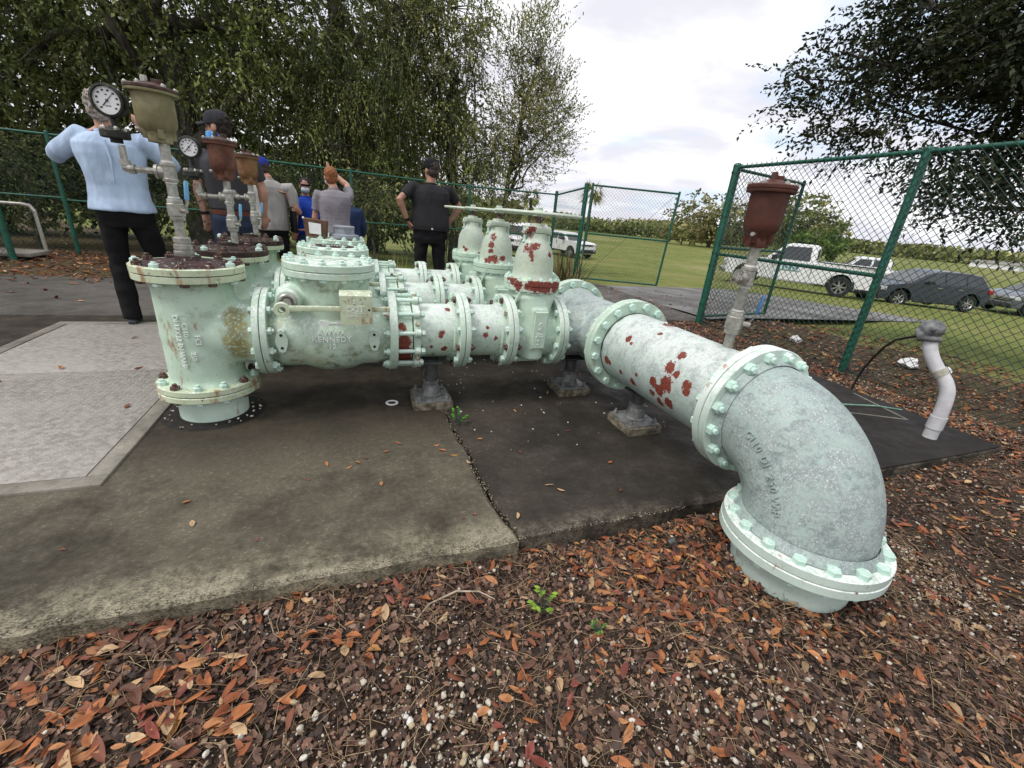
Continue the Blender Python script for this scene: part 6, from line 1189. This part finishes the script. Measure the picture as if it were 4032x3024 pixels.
for k, (x, y, rx, h, n_, tint, sd) in enumerate(((-4.9, 8.6, 1.1, 1.5, 80, GD, 41), (-2.7, 8.7, 1.2, 1.7, 90, GD, 42), (-.7, 9.0, 1.1, 1.6, 80, GD, 43), (1.35, 9.2, .85, 1.9, 62, GM, 44), (3.4, 9.4, 1.1, 1.6, 62, GM, 45), (4.9, 9.8, .7, 1.5, 34, GO, 46))):
    tree('shrub', ('dark shrub behind the handrail outside the fence', 'dark shrub behind the blue shirted man, outside the fence', 'dark shrub behind the capped tattooed man, outside the fence', 'airy green shrub right of the ginger haired man, beyond the fence', 'bushy shrub behind the man in black, beyond the fence', 'thin olive shrub near the fence corner, left of the white vehicles')[k], (x, y, g_(x, y)), .035, (x + .1, y, h * .6), [((x, y, h * .66), (rx, .7, h * .45))], n_, .24, 6, 9, .34, .3, .032, .062, tint, sd, .30 if k > 2 else .05, 7, .2, group=GS, limb_r=.6, cat='shrub')
# near oak at the right: dark leaves against the sky
tree('near_oak', 'dark leaved oak reaching in from the right above the fence', (10.6, -1.6, g_(10.6, -1.6)), .32, (10.2, -1.2, 3.4), [((7.25, 1.25, 3.95), (.85, 1.15, 1.05)), ((7.7, .45, 3.3), (.9, 1.1, .95)), ((7.35, .75, 2.15), (.50, .80, .42)), ((6.45, 2.15, 3.35), (.36, .55, .65)), ((6.75, 1.75, 2.75), (.40, .6, .45)), ((7.5, .3, 1.9), (.5, .7, .35)), ((8.6, -.6, 3.6), (1.1, 1.2, 1.4))], 900, .26, 8, 10, .40, .15, .034, .068, GK, 51, 1.45, 12, .25, gap=.18, group=None, bark='bark_dark', limb_r=.17)
# far trees on the pasture
def far_tree(name, lab, d, v, h, w, tint, sd, n_=70, leaf=.5, cat='tree'):
    x, y = d; z = g_(x, y); return tree(name, lab, (x, y, z), .35 * h / 8, (x, y, z + h * .5), [((x, y, z + h * .58), (w, w * .8, h * .40)), ((x + w * .3, y, z + h * .45), (w * .8, w * .6, h * .33))], n_, .75 * h / 8, 6, 6, 1.2 * h / 8, .3, leaf * .6, leaf, tint, sd, z + h * .18, 7, .3, group='trees standing far out on the pasture', limb_r=.5, cat=cat)
far_tree('oak_tree', 'round dark oak on the pasture seen through the fence above the white pickup', (63.5, 46.0), 0, 9.0, 6.2, GM, 61, 150, .55)
far_tree('oak_tree', 'wide grey brown oak on the pasture just left of the fence gate post', (66, 66), 0, 9.5, 9.0, GO, 62, 150, .6)
far_tree('light_bush', 'bright green bush beside the round dark oak on the pasture', (60, 40.0), 0, 4.6, 3.8, GB, 63, 60, .5, 'bush')
far_tree('light_bush', 'low tangled tree under the wide grey brown oak', (62, 69), 0, 4.0, 6.5, GO, 64, 50, .5, 'bush')
def palm(lab, x, y, h, sd):
    rng = np.random.default_rng(sd); z = g_(x, y); root = thing('palm_tree', lab, 'palm tree', (x, y, z), 'cabbage palms on the pasture'); m = MB(); limb(m, (0, 0, 0), (.1, 0, h), .22, .18, rng, .02, 5); part('trunk', m, M['bark'], root, 60)
    P0, D = [], []
    V = []; F = []; cl = []
    for k in range(46):
        a = rng.uniform(0, 2 * PI); e = rng.uniform(-.7, 1.1); L = h * .30; d = np.array([math.cos(a) * math.cos(e), math.sin(a) * math.cos(e), math.sin(e)]); o = np.array([.1, 0, h])
        for j in range(11):
            f = o + d * L * .55; dd = d + rng.normal(0, .42, 3); q = f + dd * L * .5; q[2] -= .22 * L; sd_ = np.cross(dd, [0, 0, 1.]); sd_ = sd_ / (np.linalg.norm(sd_) + 1e-6) * .07; i = len(V); V += [o + d * L * .3 if j == 0 else f, f + sd_, q, f - sd_]; F.append((i, i + 1, i + 2, i + 3)); cl += [np.array(GM[int(rng.integers(0, 4))]) * rng.uniform(.7, 1.2)] * 4
    big('crown', np.array(V), np.array(F), M['leaf'], np.array(cl), parent=root)
palm('cabbage palm on the pasture above the short fence panel by the gate post', 31.5, 52.5, 6.2, 71); palm('cabbage palm on the pasture left of the fence corner post', 25, 58, 5.0, 72)
# treeline and hedge bank: one distant mass each
def mass(name, pts, h, dep, n_, leaf, tint, sd, z0=None):
    rng = np.random.default_rng(sd); P = np.array(pts, float); s_ = rng.uniform(0, len(P) - 1.001, n_); i = s_.astype(int); f = (s_ - i)[:, None]; q = P[i] * (1 - f) + P[i + 1] * f; nn = vnoise(s_ * 9, s_ * 0, 1.0, sd) * .6 + vnoise(s_ * 31, s_ * 0, 1.0, sd + 1) * .4
    hh = h * (.45 + .75 * nn); z = gz(q[:, 0], q[:, 1]) + hh * rng.uniform(0, 1, n_) ** .8; C = np.stack([q[:, 0] + rng.normal(0, dep, n_), q[:, 1] + rng.normal(0, dep, n_), z], 1)
    sc = rng.uniform(.6, 1.3, n_) * leaf; V, F = scatter(LQ - np.array([.5, 0, 0]), LQF, C, rots(n_, .9, rng), np.stack([sc, sc, sc], 1)); c = np.array(tint)[rng.integers(0, len(tint), n_)] * (rng.uniform(.6, 1.2, n_) * (.75 + .5 * vnoise(s_ * 14, z, .5, sd)))[:, None]
    o = big(name, V, F, M['leaf'], np.repeat(c, 4, 0)); o['kind'] = 'stuff'; tag(o, None, None); return o
m_ = mass('far_treeline', [(40, 330), (110, 300), (170, 235), (230, 160), (270, 90), (290, 10), (290, -70)], 7.0, 7, 24000, 1.7, GM + GO, 81); m_['label'] = 'hazy green line of woods along the horizon'
m_ = mass('bush_bank', [(58, 118), (76, 112), (92, 100), (103, 88)], 3.6, 2.6, 6500, .75, GM + GD, 82); m_['label'] = 'dark green bank of bushes seen through the open gate leaf'
m_ = mass('far_woods', [(-60, 70), (-20, 78), (10, 84), (30, 80)], 6, 3, 4200, 1.6, GM + GO, 83); m_['label'] = 'woods across the pasture behind the back fence'
sh = thing('farm_shed', 'long low white shed far across the pasture', 'shed', (196, 78, g_(196, 78))); part('wall', MB().box((-4, -7, 0), (4, 5, 1.6)), M['cp_white'], sh); part('roof', MB().add([(-4.4, -7.4, 1.6), (4.4, -7.4, 1.6), (0, -7.4, 2.4), (-4.4, 5.4, 1.6), (4.4, 5.4, 1.6), (0, 5.4, 2.4)], [(0, 1, 2), (3, 5, 4), (0, 2, 5, 3), (1, 4, 5, 2), (0, 3, 4, 1)]), M['curb'], sh)
# palmetto by the gate post, weeds, seedlings
def blades(name, lab, cat, base, n_, h, spread, wd, tint, sd, stiff=.5, lean=(0, 0), group=None):
    rng = np.random.default_rng(sd); root = thing(name, lab, cat, base, group); V = []; F = []; cl = []
    for k in range(n_):
        a = rng.uniform(0, 2 * PI); L = h * rng.uniform(.55, 1.1); el = rng.uniform(stiff, 1.5); d = np.array([math.cos(a) * math.cos(el), math.sin(a) * math.cos(el), math.sin(el)]); o = np.array([rng.normal(0, spread), rng.normal(0, spread), 0]); s_ = np.array([-math.sin(a), math.cos(a), 0]) * wd * rng.uniform(.6, 1.2)
        c = np.array(tint[int(rng.integers(0, len(tint)))]) * rng.uniform(.7, 1.25); i = len(V)
        for j, t_ in enumerate((0, .4, .75, 1)):
            p = o + d * L * t_ + np.array([lean[0], lean[1], -.35 * (1.6 - el)]) * L * t_ ** 2; w = s_ * (.5, 1, .7, .05)[j]; V += [p - w, p + w]; cl += [c, c]
        F += [(i + 2 * j, i + 2 * j + 1, i + 2 * j + 3, i + 2 * j + 2) for j in range(3)]
    big('leaf_blades', np.array(V), np.array(F), M['leaf'], np.array(cl), parent=root); st = MB()
    for k in range(4): st.tube([(rng.normal(0, spread * .5), rng.normal(0, spread * .5), -.02), (rng.normal(0, spread), rng.normal(0, spread), h * .35)], [.006, .003], 5)
    part('stems', st, M['bark_dark'], root, 60); return root
blades('palmetto', 'spiky palmetto clump with brown and green blades beside the far gate post', 'palmetto', (5.05, 5.62, g_(5.05, 5.6)), 150, .98, .16, .012, [(.05, .075, .02), (.085, .10, .03), (.19, .14, .06), (.24, .18, .08), (.12, .06, .03)], 91, .55)
blades('weed_clump', 'tall dry green weeds growing in front of the back fence', 'weeds', (1.50, 5.75, g_(1.5, 5.75)), 120, .70, .20, .006, GM + [(.16, .14, .06)], 92, .7)
blades('weed_clump', 'low weeds near the feet of the man in black', 'weeds', (2.35, 5.3, g_(2.35, 5.3)), 60, .34, .25, .006, GM + [(.16, .14, .06)], 93, .6)
def seedling(lab, p, s, tint, sd):
    rng = np.random.default_rng(sd); root = thing('seedling', lab, 'seedling', p, 'small green seedlings'); m = MB(); V = []; F = []; cl = []
    for k in range(5):
        a = 2 * PI * k / 5 + rng.uniform(-.3, .3); tip = np.array([math.cos(a) * s * .45, math.sin(a) * s * .45, s * rng.uniform(.5, .95)]); m.tube([(0, 0, -.01), tuple(tip * .6), tuple(tip)], [.0022, .0016, .001], 5)
        for j in range(4): 
            b = a + rng.uniform(-1.2, 1.2); d = np.array([math.cos(b), math.sin(b), rng.uniform(-.2, .5)]) * s * .34; o = tip * (.55 + .15 * j); w = np.array([-math.sin(b), math.cos(b), 0]) * s * .11; i = len(V); V += [o, o + d * .5 - w, o + d, o + d * .5 + w]; F.append((i, i + 1, i + 2, i + 3)); c = np.array(tint) * rng.uniform(.7, 1.3); cl += [c] * 4
    big('leaves', np.array(V), np.array(F), M['leaf'], np.array(cl), parent=root); part('stem', m, M['green'], root, 60)
seedling('small bright green weed growing out of the slab joint', (1.345, -.395, 0), .085, (.09, .26, .03), 3); seedling('lime green seedling in the litter in front of the slab joint', (1.35, -1.70, -.08), .075, (.22, .36, .04), 5); seedling('tiny pale green seedling among the leaves near the picture bottom', (1.50, -1.83, -.08), .04, (.12, .26, .05), 8)
# ------------------------------------------------------------------ fallen leaves, pebbles, twigs
def leaf_shape(ln, wd, curl, arch, fold, sd):
    r = random.Random(sd); st = [(-.5, .06), (-.34, .62), (-.08, 1.0), (.20, .88), (.38, .5), (.5, .02)]; V = []; bend = r.uniform(-.08, .08)
    for t_, w in st:
        x = t_ * ln; hw = w * wd / 2 * (1 + r.uniform(-.06, .06)); z = arch * (.25 - t_ * t_) * ln; y0 = bend * (t_ * t_ * 4 - .5) * ln
        V += [(x, y0 - hw, z + curl * hw * w + r.uniform(-.001, .001)), (x, y0, z - fold * hw), (x, y0 + hw, z + curl * hw * w + r.uniform(-.001, .001))]
    F = []
    for i in range(5):
        for j in (0, 1): a = 3 * i + j; F += [(a, a + 1, a + 4), (a, a + 4, a + 3)]
    return np.array(V), np.array(F)
SHAPES = [leaf_shape(.060, .020, .30, .10, .15, 1), leaf_shape(.066, .021, -.35, -.20, .10, 2), leaf_shape(.054, .023, .65, .35, .2, 3), leaf_shape(.072, .018, .55, -.15, .35, 4), leaf_shape(.050, .024, .1, .05, .05, 5), leaf_shape(.064, .022, -.75, .40, .1, 6)]
LC = [(.40, .140, .048), (.30, .095, .038), (.46, .205, .085), (.20, .066, .034), (.13, .056, .036), (.52, .35, .19), (.26, .075, .055), (.17, .095, .072), (.45, .22, .065), (.085, .048, .036)]
LP = np.array([.14, .13, .14, .13, .12, .08, .04, .11, .04, .07])
def leafmesh(k, c, sd):
    V, F = SHAPES[k]; me = bpy.data.meshes.new('fallen_leaf'); me.from_pydata(V.tolist(), [], F.tolist()); a = me.color_attributes.new('tint', 'FLOAT_COLOR', 'POINT'); r = random.Random(sd)
    for i, d in enumerate(a.data): q = (.82 if i % 3 == 1 else 1) * r.uniform(.72, 1.2); d.color = (*[x * q for x in c], 1)
    me.materials.append(M['dead_leaf']); fix(me, 60, False); return me
LM = [[leafmesh(k, c, 10 * k + j) for j, c in enumerate(LC)] for k in range(len(SHAPES))]
rg = np.random.default_rng(5)
def inside_pads(x, y): return ((y > -1.41) & (x < 5.06) & ((x < 3.27) | (y < .13)))
def off_limits(x, y): return inside_pads(x, y) | (np.hypot(x - XM, y - YE) < .232)
def density(x, y):
    """share of ground covered by fresh leaves: heaps by the left corner and against the slab under the elbow"""
    d = .20 + .75 * np.exp(-(((x - .02) / .42) ** 2 + ((y + 1.78) / .26) ** 2)) + .95 * np.exp(-(((x - 1.98) / .42) ** 2 + ((y + 1.66) / .26) ** 2)) + .25 * sstep(2.75, 3.4, x) * sstep(-2.6, -1.9, y) + .3 * sstep(3.0, 3.6, x) * (y > .1)
    d -= .26 * np.exp(-(((x - .72) / .32) ** 2 + ((y + 1.95) / .32) ** 2)) + .20 * np.exp(-(((x - 1.35) / .25) ** 2 + ((y + 1.60) / .14) ** 2)); return np.clip(d * (.55 + .9 * vnoise(x, y, 4.5, 8)), .02, 1.2)
def sample(n, x0, x1, y0, y1, dens=None):
    x = rg.uniform(x0, x1, n); y = rg.uniform(y0, y1, n); k = ~off_limits(x, y)
    if dens is not None: k &= rg.uniform(0, 1, n) < dens(x, y)
    return x[k], y[k]
pts = []
for (n, x0, x1, y0, y1) in ((10500, -.8, 3.0, -2.75, -1.41), (7600, 2.6, 6.6, -3.2, -.2), (2200, 3.25, 5.55, .10, 2.32), (900, 5.0, 5.6, -1.5, .2)):
    x, y = sample(n, x0, x1, y0, y1, density); pts.append(np.stack([x, y], 1))
P2 = np.concatenate(pts); z = mz(P2[:, 0], P2[:, 1]) + .006 + .022 * rg.uniform(0, 1, len(P2)) * np.clip(density(P2[:, 0], P2[:, 1]), 0, 1); P = np.concatenate([P2, z[:, None]], 1)
dist = np.hypot(np.hypot(P[:, 0] - CAMP.x, P[:, 1] - CAMP.y), P[:, 2] - CAMP.z)
fwd = (P - np.array(CAMP[:])) @ np.array(FW[:]); rt = (P - np.array(CAMP[:])) @ np.array(RT[:]) / fwd; upv = (P - np.array(CAMP[:])) @ np.array(UP[:]) / fwd
vis = (np.abs(rt) < 1.2) & (np.abs(upv) < .90) & (fwd > 0)
order = np.argsort(np.where(vis, dist - z * 6, 99)); NEAR = 245; near, rest = order[:NEAR], order[NEAR:]
R = rots(len(P), .26, rg); sc = rg.uniform(.42, 1.08, len(P)) * np.where(P[:, 0] < .5, 1.1, 1.0); kind = rg.integers(0, len(SHAPES), len(P)); cc = rg.choice(len(LC), len(P), p=LP / LP.sum())
def leaf_obj(k, c, p, R_, s_, parent):
    A = np.eye(4); A[:3, :3] = R_ * s_; A[:3, 3] = p; return put('fallen_leaf', LM[k][c], parent, A)
for i in near: leaf_obj(kind[i], cc[i], P[i] + np.array([0, 0, .010]), R[i], sc[i], mulch)
def leaf_mass(name, P, R, sc, kind, cc, parent=None, dim=1.):
    Vs, Fs, Cs, o = [], [], [], 0
    for k in range(len(SHAPES)):
        j = np.nonzero(kind == k)[0]
        if not len(j): continue
        v, f = scatter(SHAPES[k][0], SHAPES[k][1], P[j], R[j], sc[j]); c = np.repeat(np.array(LC)[cc[j]] * rg.uniform(.6, 1.15, len(j))[:, None] * dim, 18, 0) * rg.uniform(.8, 1.15, (len(j) * 18, 1)); Vs.append(v); Fs.append(f + o); Cs.append(c); o += len(v)
    q = big(name, np.concatenate(Vs), np.concatenate(Fs), M['dead_leaf'], np.concatenate(Cs), parent=parent); q['kind'] = 'stuff'; return q
lm_ = leaf_mass('leaf_litter', P[rest], R[rest], sc[rest], kind[rest], cc[rest]); lm_['label'] = 'loose brown fallen leaves strewn over the mulch'
# leaves drifted at the back of the yard and beyond the fence
bx_ = []
x = rg.uniform(-6, 1.0, 5200); y = rg.uniform(2.6, 7.6, 5200); k = rg.uniform(0, 1, 5200) < (sstep(3.6, 5.0, y) * .9 + .05) * (1 - .75 * sstep(-.8, .8, x)); bx_.append((x[k], y[k], np.where(y[k] < 4.3, .0, .012)))
x = rg.uniform(5.6, 8.6, 1700); y = rg.uniform(-2.5, 2.3, 1700); bx_.append((x, y, np.full(1700, .0)))
x = rg.uniform(2.0, 8, 500); y = rg.uniform(2.4, 6, 500); bx_.append((x, y, np.full(500, .0)))
X = np.concatenate([b[0] for b in bx_]); Y = np.concatenate([b[1] for b in bx_]); Zb = np.concatenate([b[2] for b in bx_]); onap = (X < 3.3) & (Y < np.interp(X, [-6, -2, -.7, 1, 3.3], [4.6, 4.4, 3.3, 3.15, 3.1]))
Z = np.where(onap, -.003, np.where((X > 3.3) & (Y > 2.35) & (X < 5.9), gz(X, Y) * 0 - .02, gz(X, Y) - .025)) + .006 + Zb * rg.uniform(0, 2, len(X)); n = len(X)
q = leaf_mass('leaf_drift', np.stack([X, Y, Z], 1), rots(n, .25, rg), rg.uniform(.8, 1.7, n), rg.integers(0, 6, n), rg.choice(len(LC), n, p=LP / LP.sum()), dim=.85); q['label'] = 'fallen leaves drifted along the fence and scattered over the concrete'
# single leaves lying on the slabs, the hatch, the middle coupling
SL = [(.62, -.72, 2, 0), (.72, -.77, 2, 1), (.76, -.74, 8, 2), (.90, -.66, 0, 0), (1.17, -.64, 2, 1), (1.63, -1.12, 5, 3), (1.67, -1.17, 5, 5), (1.40, -1.30, 5, 0), (.86, -.94, 2, 4), (1.17, -1.26, 6, 0), (1.22, -1.25, 6, 2), (.97, -.58, 1, 3), (.80, -.70, 3, 1), (.55, -.84, 6, 4), (.40, -1.20, 6, 0), (.16, -1.05, 5, 4), (1.19, -.70, 0, 3), (1.24, -.76, 8, 1), (1.96, -1.24, 3, 2), (1.60, -.80, 6, 4), (1.42, -.62, 2, 0), (1.98, -.62, 6, 3), (1.30, -.84, 5, 1), (-.2, -1.1, 3, 2), (.1, -.9, 0, 4), (1.75, -.3, 2, 0), (1.5, -.25, 6, 1), (2.05, -1.0, 0, 4)]
for i, (x, y, c, k) in enumerate(SL): leaf_obj(k, c, (x, y, .006), rots(1, .12, rg)[0], rg.uniform(.45, .95) * (.55 if c == 6 else .85), slab_left if x < 1.32 else slab_right)
for (x, y, c, k) in ((-1.05, .80, 0, 2), (-.62, .75, 1, 3), (-1.25, .60, 4, 1), (-.45, .1, 3, 4), (-.9, 1.5, 9, 0)): o = leaf_obj(k, c, (x - hatch.location.x, y - hatch.location.y, .016), rots(1, .12, rg)[0], 1.0, hatch)
o = put('fallen_leaf', LM[2][3], None, T(1.075, LS - .02, H + .215) @ RZ(2.2) @ RX(.5)); o.scale = (1.15,) * 3; tag(o, 'curled brown leaf caught on top of the middle rodded coupling', 'leaf')
# pebbles
def stone(sd, sub=1):
    bm = bmesh.new(); bmesh.ops.create_icosphere(bm, subdivisions=sub, radius=1); r = np.random.default_rng(sd); ax = r.normal(size=(9, 3)); ax /= np.linalg.norm(ax, axis=1)[:, None]; h = r.uniform(.50, .90, 9)
    V = np.array([v.co[:] for v in bm.verts])
    for a, q in zip(ax, h): d = V @ a; V = V - np.outer(np.maximum(0, d - q), a)
    V *= np.array([1, r.uniform(.62, .9), r.uniform(.5, .75)]); F = np.array([[v.index for v in f.verts] for f in bm.faces]); bm.free(); return V, F
ST = [stone(k, 2 if k < 3 else 1) for k in range(6)]; SCOL = [(.50, .46, .37), (.58, .55, .47), (.42, .34, .21), (.32, .25, .16), (.64, .62, .57)]
t = NT('limestone'); a = t.n('ShaderNodeVertexColor', layer_name='tint'); n = t.noise(110, 6, .75); M['stone'] = t.fin(t.mix(t.mul(t.mr(n, .5, .7), .55), a, (.16, .12, .08)), .85, 0, t.bump(n, .6, .002), .25)
def sdens(x, y): return np.clip(.10 + .75 * np.exp(-(((x - .80) / .42) ** 2 + ((y + 2.08) / .28) ** 2)) + .55 * np.exp(-(((x - 1.6) / .5) ** 2 + ((y + 2.15) / .2) ** 2)) + .75 * np.exp(-(((x - 2.95) / .28) ** 2 + ((y + 1.75) / .40) ** 2)) + .35 * sstep(2.8, 3.4, x) + .5 * ((x > 5.0) & (x < 5.6)), 0, 1) * (.35 + 1.0 * vnoise(x, y, 6, 4))
pp = [sample(20000, -.8, 3.2, -2.75, -1.41, sdens), sample(16000, 2.6, 6.4, -3.2, .3, sdens), sample(1500, 3.3, 5.6, .1, 2.3, sdens)]
X = np.concatenate([p[0] for p in pp]); Y = np.concatenate([p[1] for p in pp]); s_ = np.minimum(.012, .0026 * np.exp(rg.exponential(.50, len(X)))); Z = mz(X, Y) + s_ * .25 + rg.uniform(.004, .018, len(X)); P = np.stack([X, Y, Z], 1)
big_ = np.hypot(X - CAMP.x, Y - CAMP.y) - s_ * 90; k2 = rg.integers(0, 6, len(X)); c2 = rg.choice(5, len(X), p=[.36, .22, .2, .08, .14]); R = rots(len(X), .5, rg); od = np.argsort(big_)
SM = {}
for i in od[:170]:
    kk = (int(k2[i]) % 3, int(c2[i]))
    if kk not in SM:
        V, F = ST[kk[0]]; me = bpy.data.meshes.new('pebble'); me.from_pydata(V.tolist(), [], F.tolist()); a = me.color_attributes.new('tint', 'FLOAT_COLOR', 'POINT')
        for d in a.data: d.color = (*SCOL[kk[1]], 1)
        me.materials.append(M['stone']); fix(me, None, False); SM[kk] = me
    A = np.eye(4); A[:3, :3] = R[i] * s_[i]; A[:3, 3] = P[i] + np.array([0, 0, s_[i] * .3]); put('pebble', SM[kk], mulch, A)
Vs, Fs, Cs, o_ = [], [], [], 0
for k in range(3, 6):
    j = od[170:][(k2[od[170:]] % 3) == k - 3]; v, f = scatter(*ST[k], P[j], R[j], s_[j]); m_ = len(ST[k][0]); Vs.append(v); Fs.append(f + o_); Cs.append(np.repeat(np.array(SCOL)[c2[j]] * rg.uniform(.7, 1.05, len(j))[:, None], m_, 0)); o_ += len(v)
gr = big('gravel', np.concatenate(Vs), np.concatenate(Fs), M['stone'], np.concatenate(Cs)); gr['kind'] = 'stuff'; gr['label'] = 'small pale limestone pebbles mixed in the litter'
# chips of bark, pine straw, twigs
ch = np.array([(-.5, -.18, 0), (.1, -.32, .06), (.5, -.05, .02), (.35, .25, .10), (-.2, .30, .03)]); chf = np.array([(0, 1, 3), (1, 2, 3), (0, 3, 4)])
pp = [sample(34000, -.8, 3.2, -2.75, -1.40), sample(24000, 2.6, 6.4, -3.2, .3), sample(9000, 3.3, 5.6, .1, 2.3)]
X = np.concatenate([p[0] for p in pp]); Y = np.concatenate([p[1] for p in pp]); n = len(X); P = np.stack([X, Y, mz(X, Y) + rg.uniform(.001, .010, n)], 1); MC = np.array([(.105, .060, .042), (.16, .092, .064), (.055, .035, .026), (.25, .14, .092), (.030, .021, .017), (.36, .25, .17)])
v, f = scatter(ch, chf, P, rots(n, .40, rg), rg.uniform(.008, .028, n)); c = MC[rg.choice(6, n, p=[.28, .22, .2, .12, .12, .06])] * rg.uniform(.6, 1.3, (n, 1)); o = big('bark_mulch', v, f, M['dead_leaf'], np.repeat(c, 5, 0)); o['kind'] = 'stuff'; o['label'] = 'dark shredded bark and leaf crumbs under the fallen leaves'
pp = [sample(6500, -.8, 3.2, -2.75, -1.42), sample(5200, 2.6, 6.2, -3.2, .0), sample(500, 3.3, 5.5, .15, 2.3)]
X = np.concatenate([p[0] for p in pp]); Y = np.concatenate([p[1] for p in pp]); n = len(X); a = rg.uniform(0, 2 * PI, n); L = rg.uniform(.02, .085, n) * np.where(rg.uniform(0, 1, n) < .08, 2.0, 1); z = mz(X, Y) + rg.uniform(.008, .026, n); dx, dy, dz = np.cos(a) * L / 2, np.sin(a) * L / 2, rg.normal(0, .12, n) * L
md = np.stack([X + rg.normal(0, .1, n) * dy, Y - rg.normal(0, .1, n) * dx, z + .003], 1); A = np.stack([X - dx, Y - dy, z - dz], 1); B = np.stack([X + dx, Y + dy, z + dz], 1)
V1, F1 = prisms(np.concatenate([A, md]), np.concatenate([md, B]), .0009, 3); tc = np.array([(.34, .22, .12), (.24, .15, .09), (.45, .34, .20), (.13, .08, .055)])[rg.integers(0, 4, n)] * rg.uniform(.6, 1.2, (n, 1)); o = big('pine_straw', V1, F1, M['dead_leaf'], np.repeat(np.concatenate([tc, tc]), 6, 0)); o['kind'] = 'stuff'; o['label'] = 'thin dry straw and twigs lying across the leaves'
tw = thing('twig', 'bent pale twig lying in the dark litter in front of the slab joint', 'twig', (1.05, -1.62, -.07)); part('stick', MB().tube([(-.16, -.05, .005), (-.08, .02, .022), (.02, .045, .026), (.10, .03, .018), (.15, -.005, .004)], [.0022, .0034, .0036, .0030, .0018], 7), plain('pale_twig', (.42, .34, .25), .8), tw, 60)
tw = thing('twig', 'straight tan stick leaning up out of the litter at the bottom left', 'twig', (.47, -1.98, -.06)); part('stick', MB().tube([(-.03, .09, .03), (-.005, .02, .022), (.03, -.07, .004)], [.0022, .0030, .0036], 7), plain('tan_twig', (.40, .27, .15), .8), tw, 60)
bc_ = thing('plastic_cap', 'small black plastic cap lying among leaves in front of the dark slab', 'cap', (2.02, -1.56, -.045)); part('cap_shell', MB().lathe([(.013, -.016), (.014, -.014), (.014, .014), (.012, .016)], RY(1.3), 16), M['grey_dark'], bc_)
# grit and shell fragments on the dark slab under the pipes
X = rg.uniform(1.36, 2.9, 90); Y = rg.uniform(-.9, 1.2, 90); s_ = rg.uniform(.003, .009, 90); k = np.hypot(X - 2.46, Y + .62) > .2; X, Y, s_ = X[k], Y[k], s_[k]
for i in range(len(X)): A = np.eye(4); A[:3, :3] = rots(1, .4, rg)[0] * s_[i]; A[:3, 3] = (X[i], Y[i], -.004 + s_[i] * .4); put('pebble', SM[list(SM)[i % len(SM)]], slab_right, A)
# concrete crumbs and grit along the slab joint and the front edge
n = 900; y = rg.uniform(-1.43, .9, n); x = np.array([joint_x(q) for q in y]) + rg.normal(0, .012, n) - .006; X2 = rg.uniform(-.7, 2.2, 700); Y2 = -1.43 + np.abs(rg.normal(0, .012, 700)); X = np.concatenate([x, X2]); Y = np.concatenate([y, Y2]); n = len(X); s_ = rg.uniform(.0012, .0042, n); v, f = scatter(*ST[4], np.stack([X, Y, np.full(n, -.002) + s_ * .3], 1), rots(n, .5, rg), s_); c = np.array([(.20, .17, .12), (.38, .34, .26), (.08, .065, .05)])[rg.integers(0, 3, n)]; o = big('grit', v, f, M['stone'], np.repeat(c, len(ST[4][0]), 0)); o['kind'] = 'stuff'; o['label'] = 'grit and crumbs along the slab joint and edge'
# washed pebbles in the dark gap round the front stub
ga = thing('drain_collar', 'dark ring of tar and pebbles round the foot of the nearest pipe stub', 'pipe collar', (0, 0, 0)); part('tar_ring', MB().lathe([(.15, .004), (.215, .007), (.235, .006), (.255, .001)], None, 40, cap=False), M['hole'], ga)
for k in range(46):
    a = rg.uniform(0, 2 * PI); r_ = rg.uniform(.185, .24); s = rg.uniform(.004, .010); A = np.eye(4); A[:3, :3] = rots(1, .3, rg)[0] * s; A[:3, 3] = (r_ * math.cos(a), r_ * math.sin(a), .007 + s * .2); put('pebble', SM[list(SM)[k % len(SM)]], ga, A)
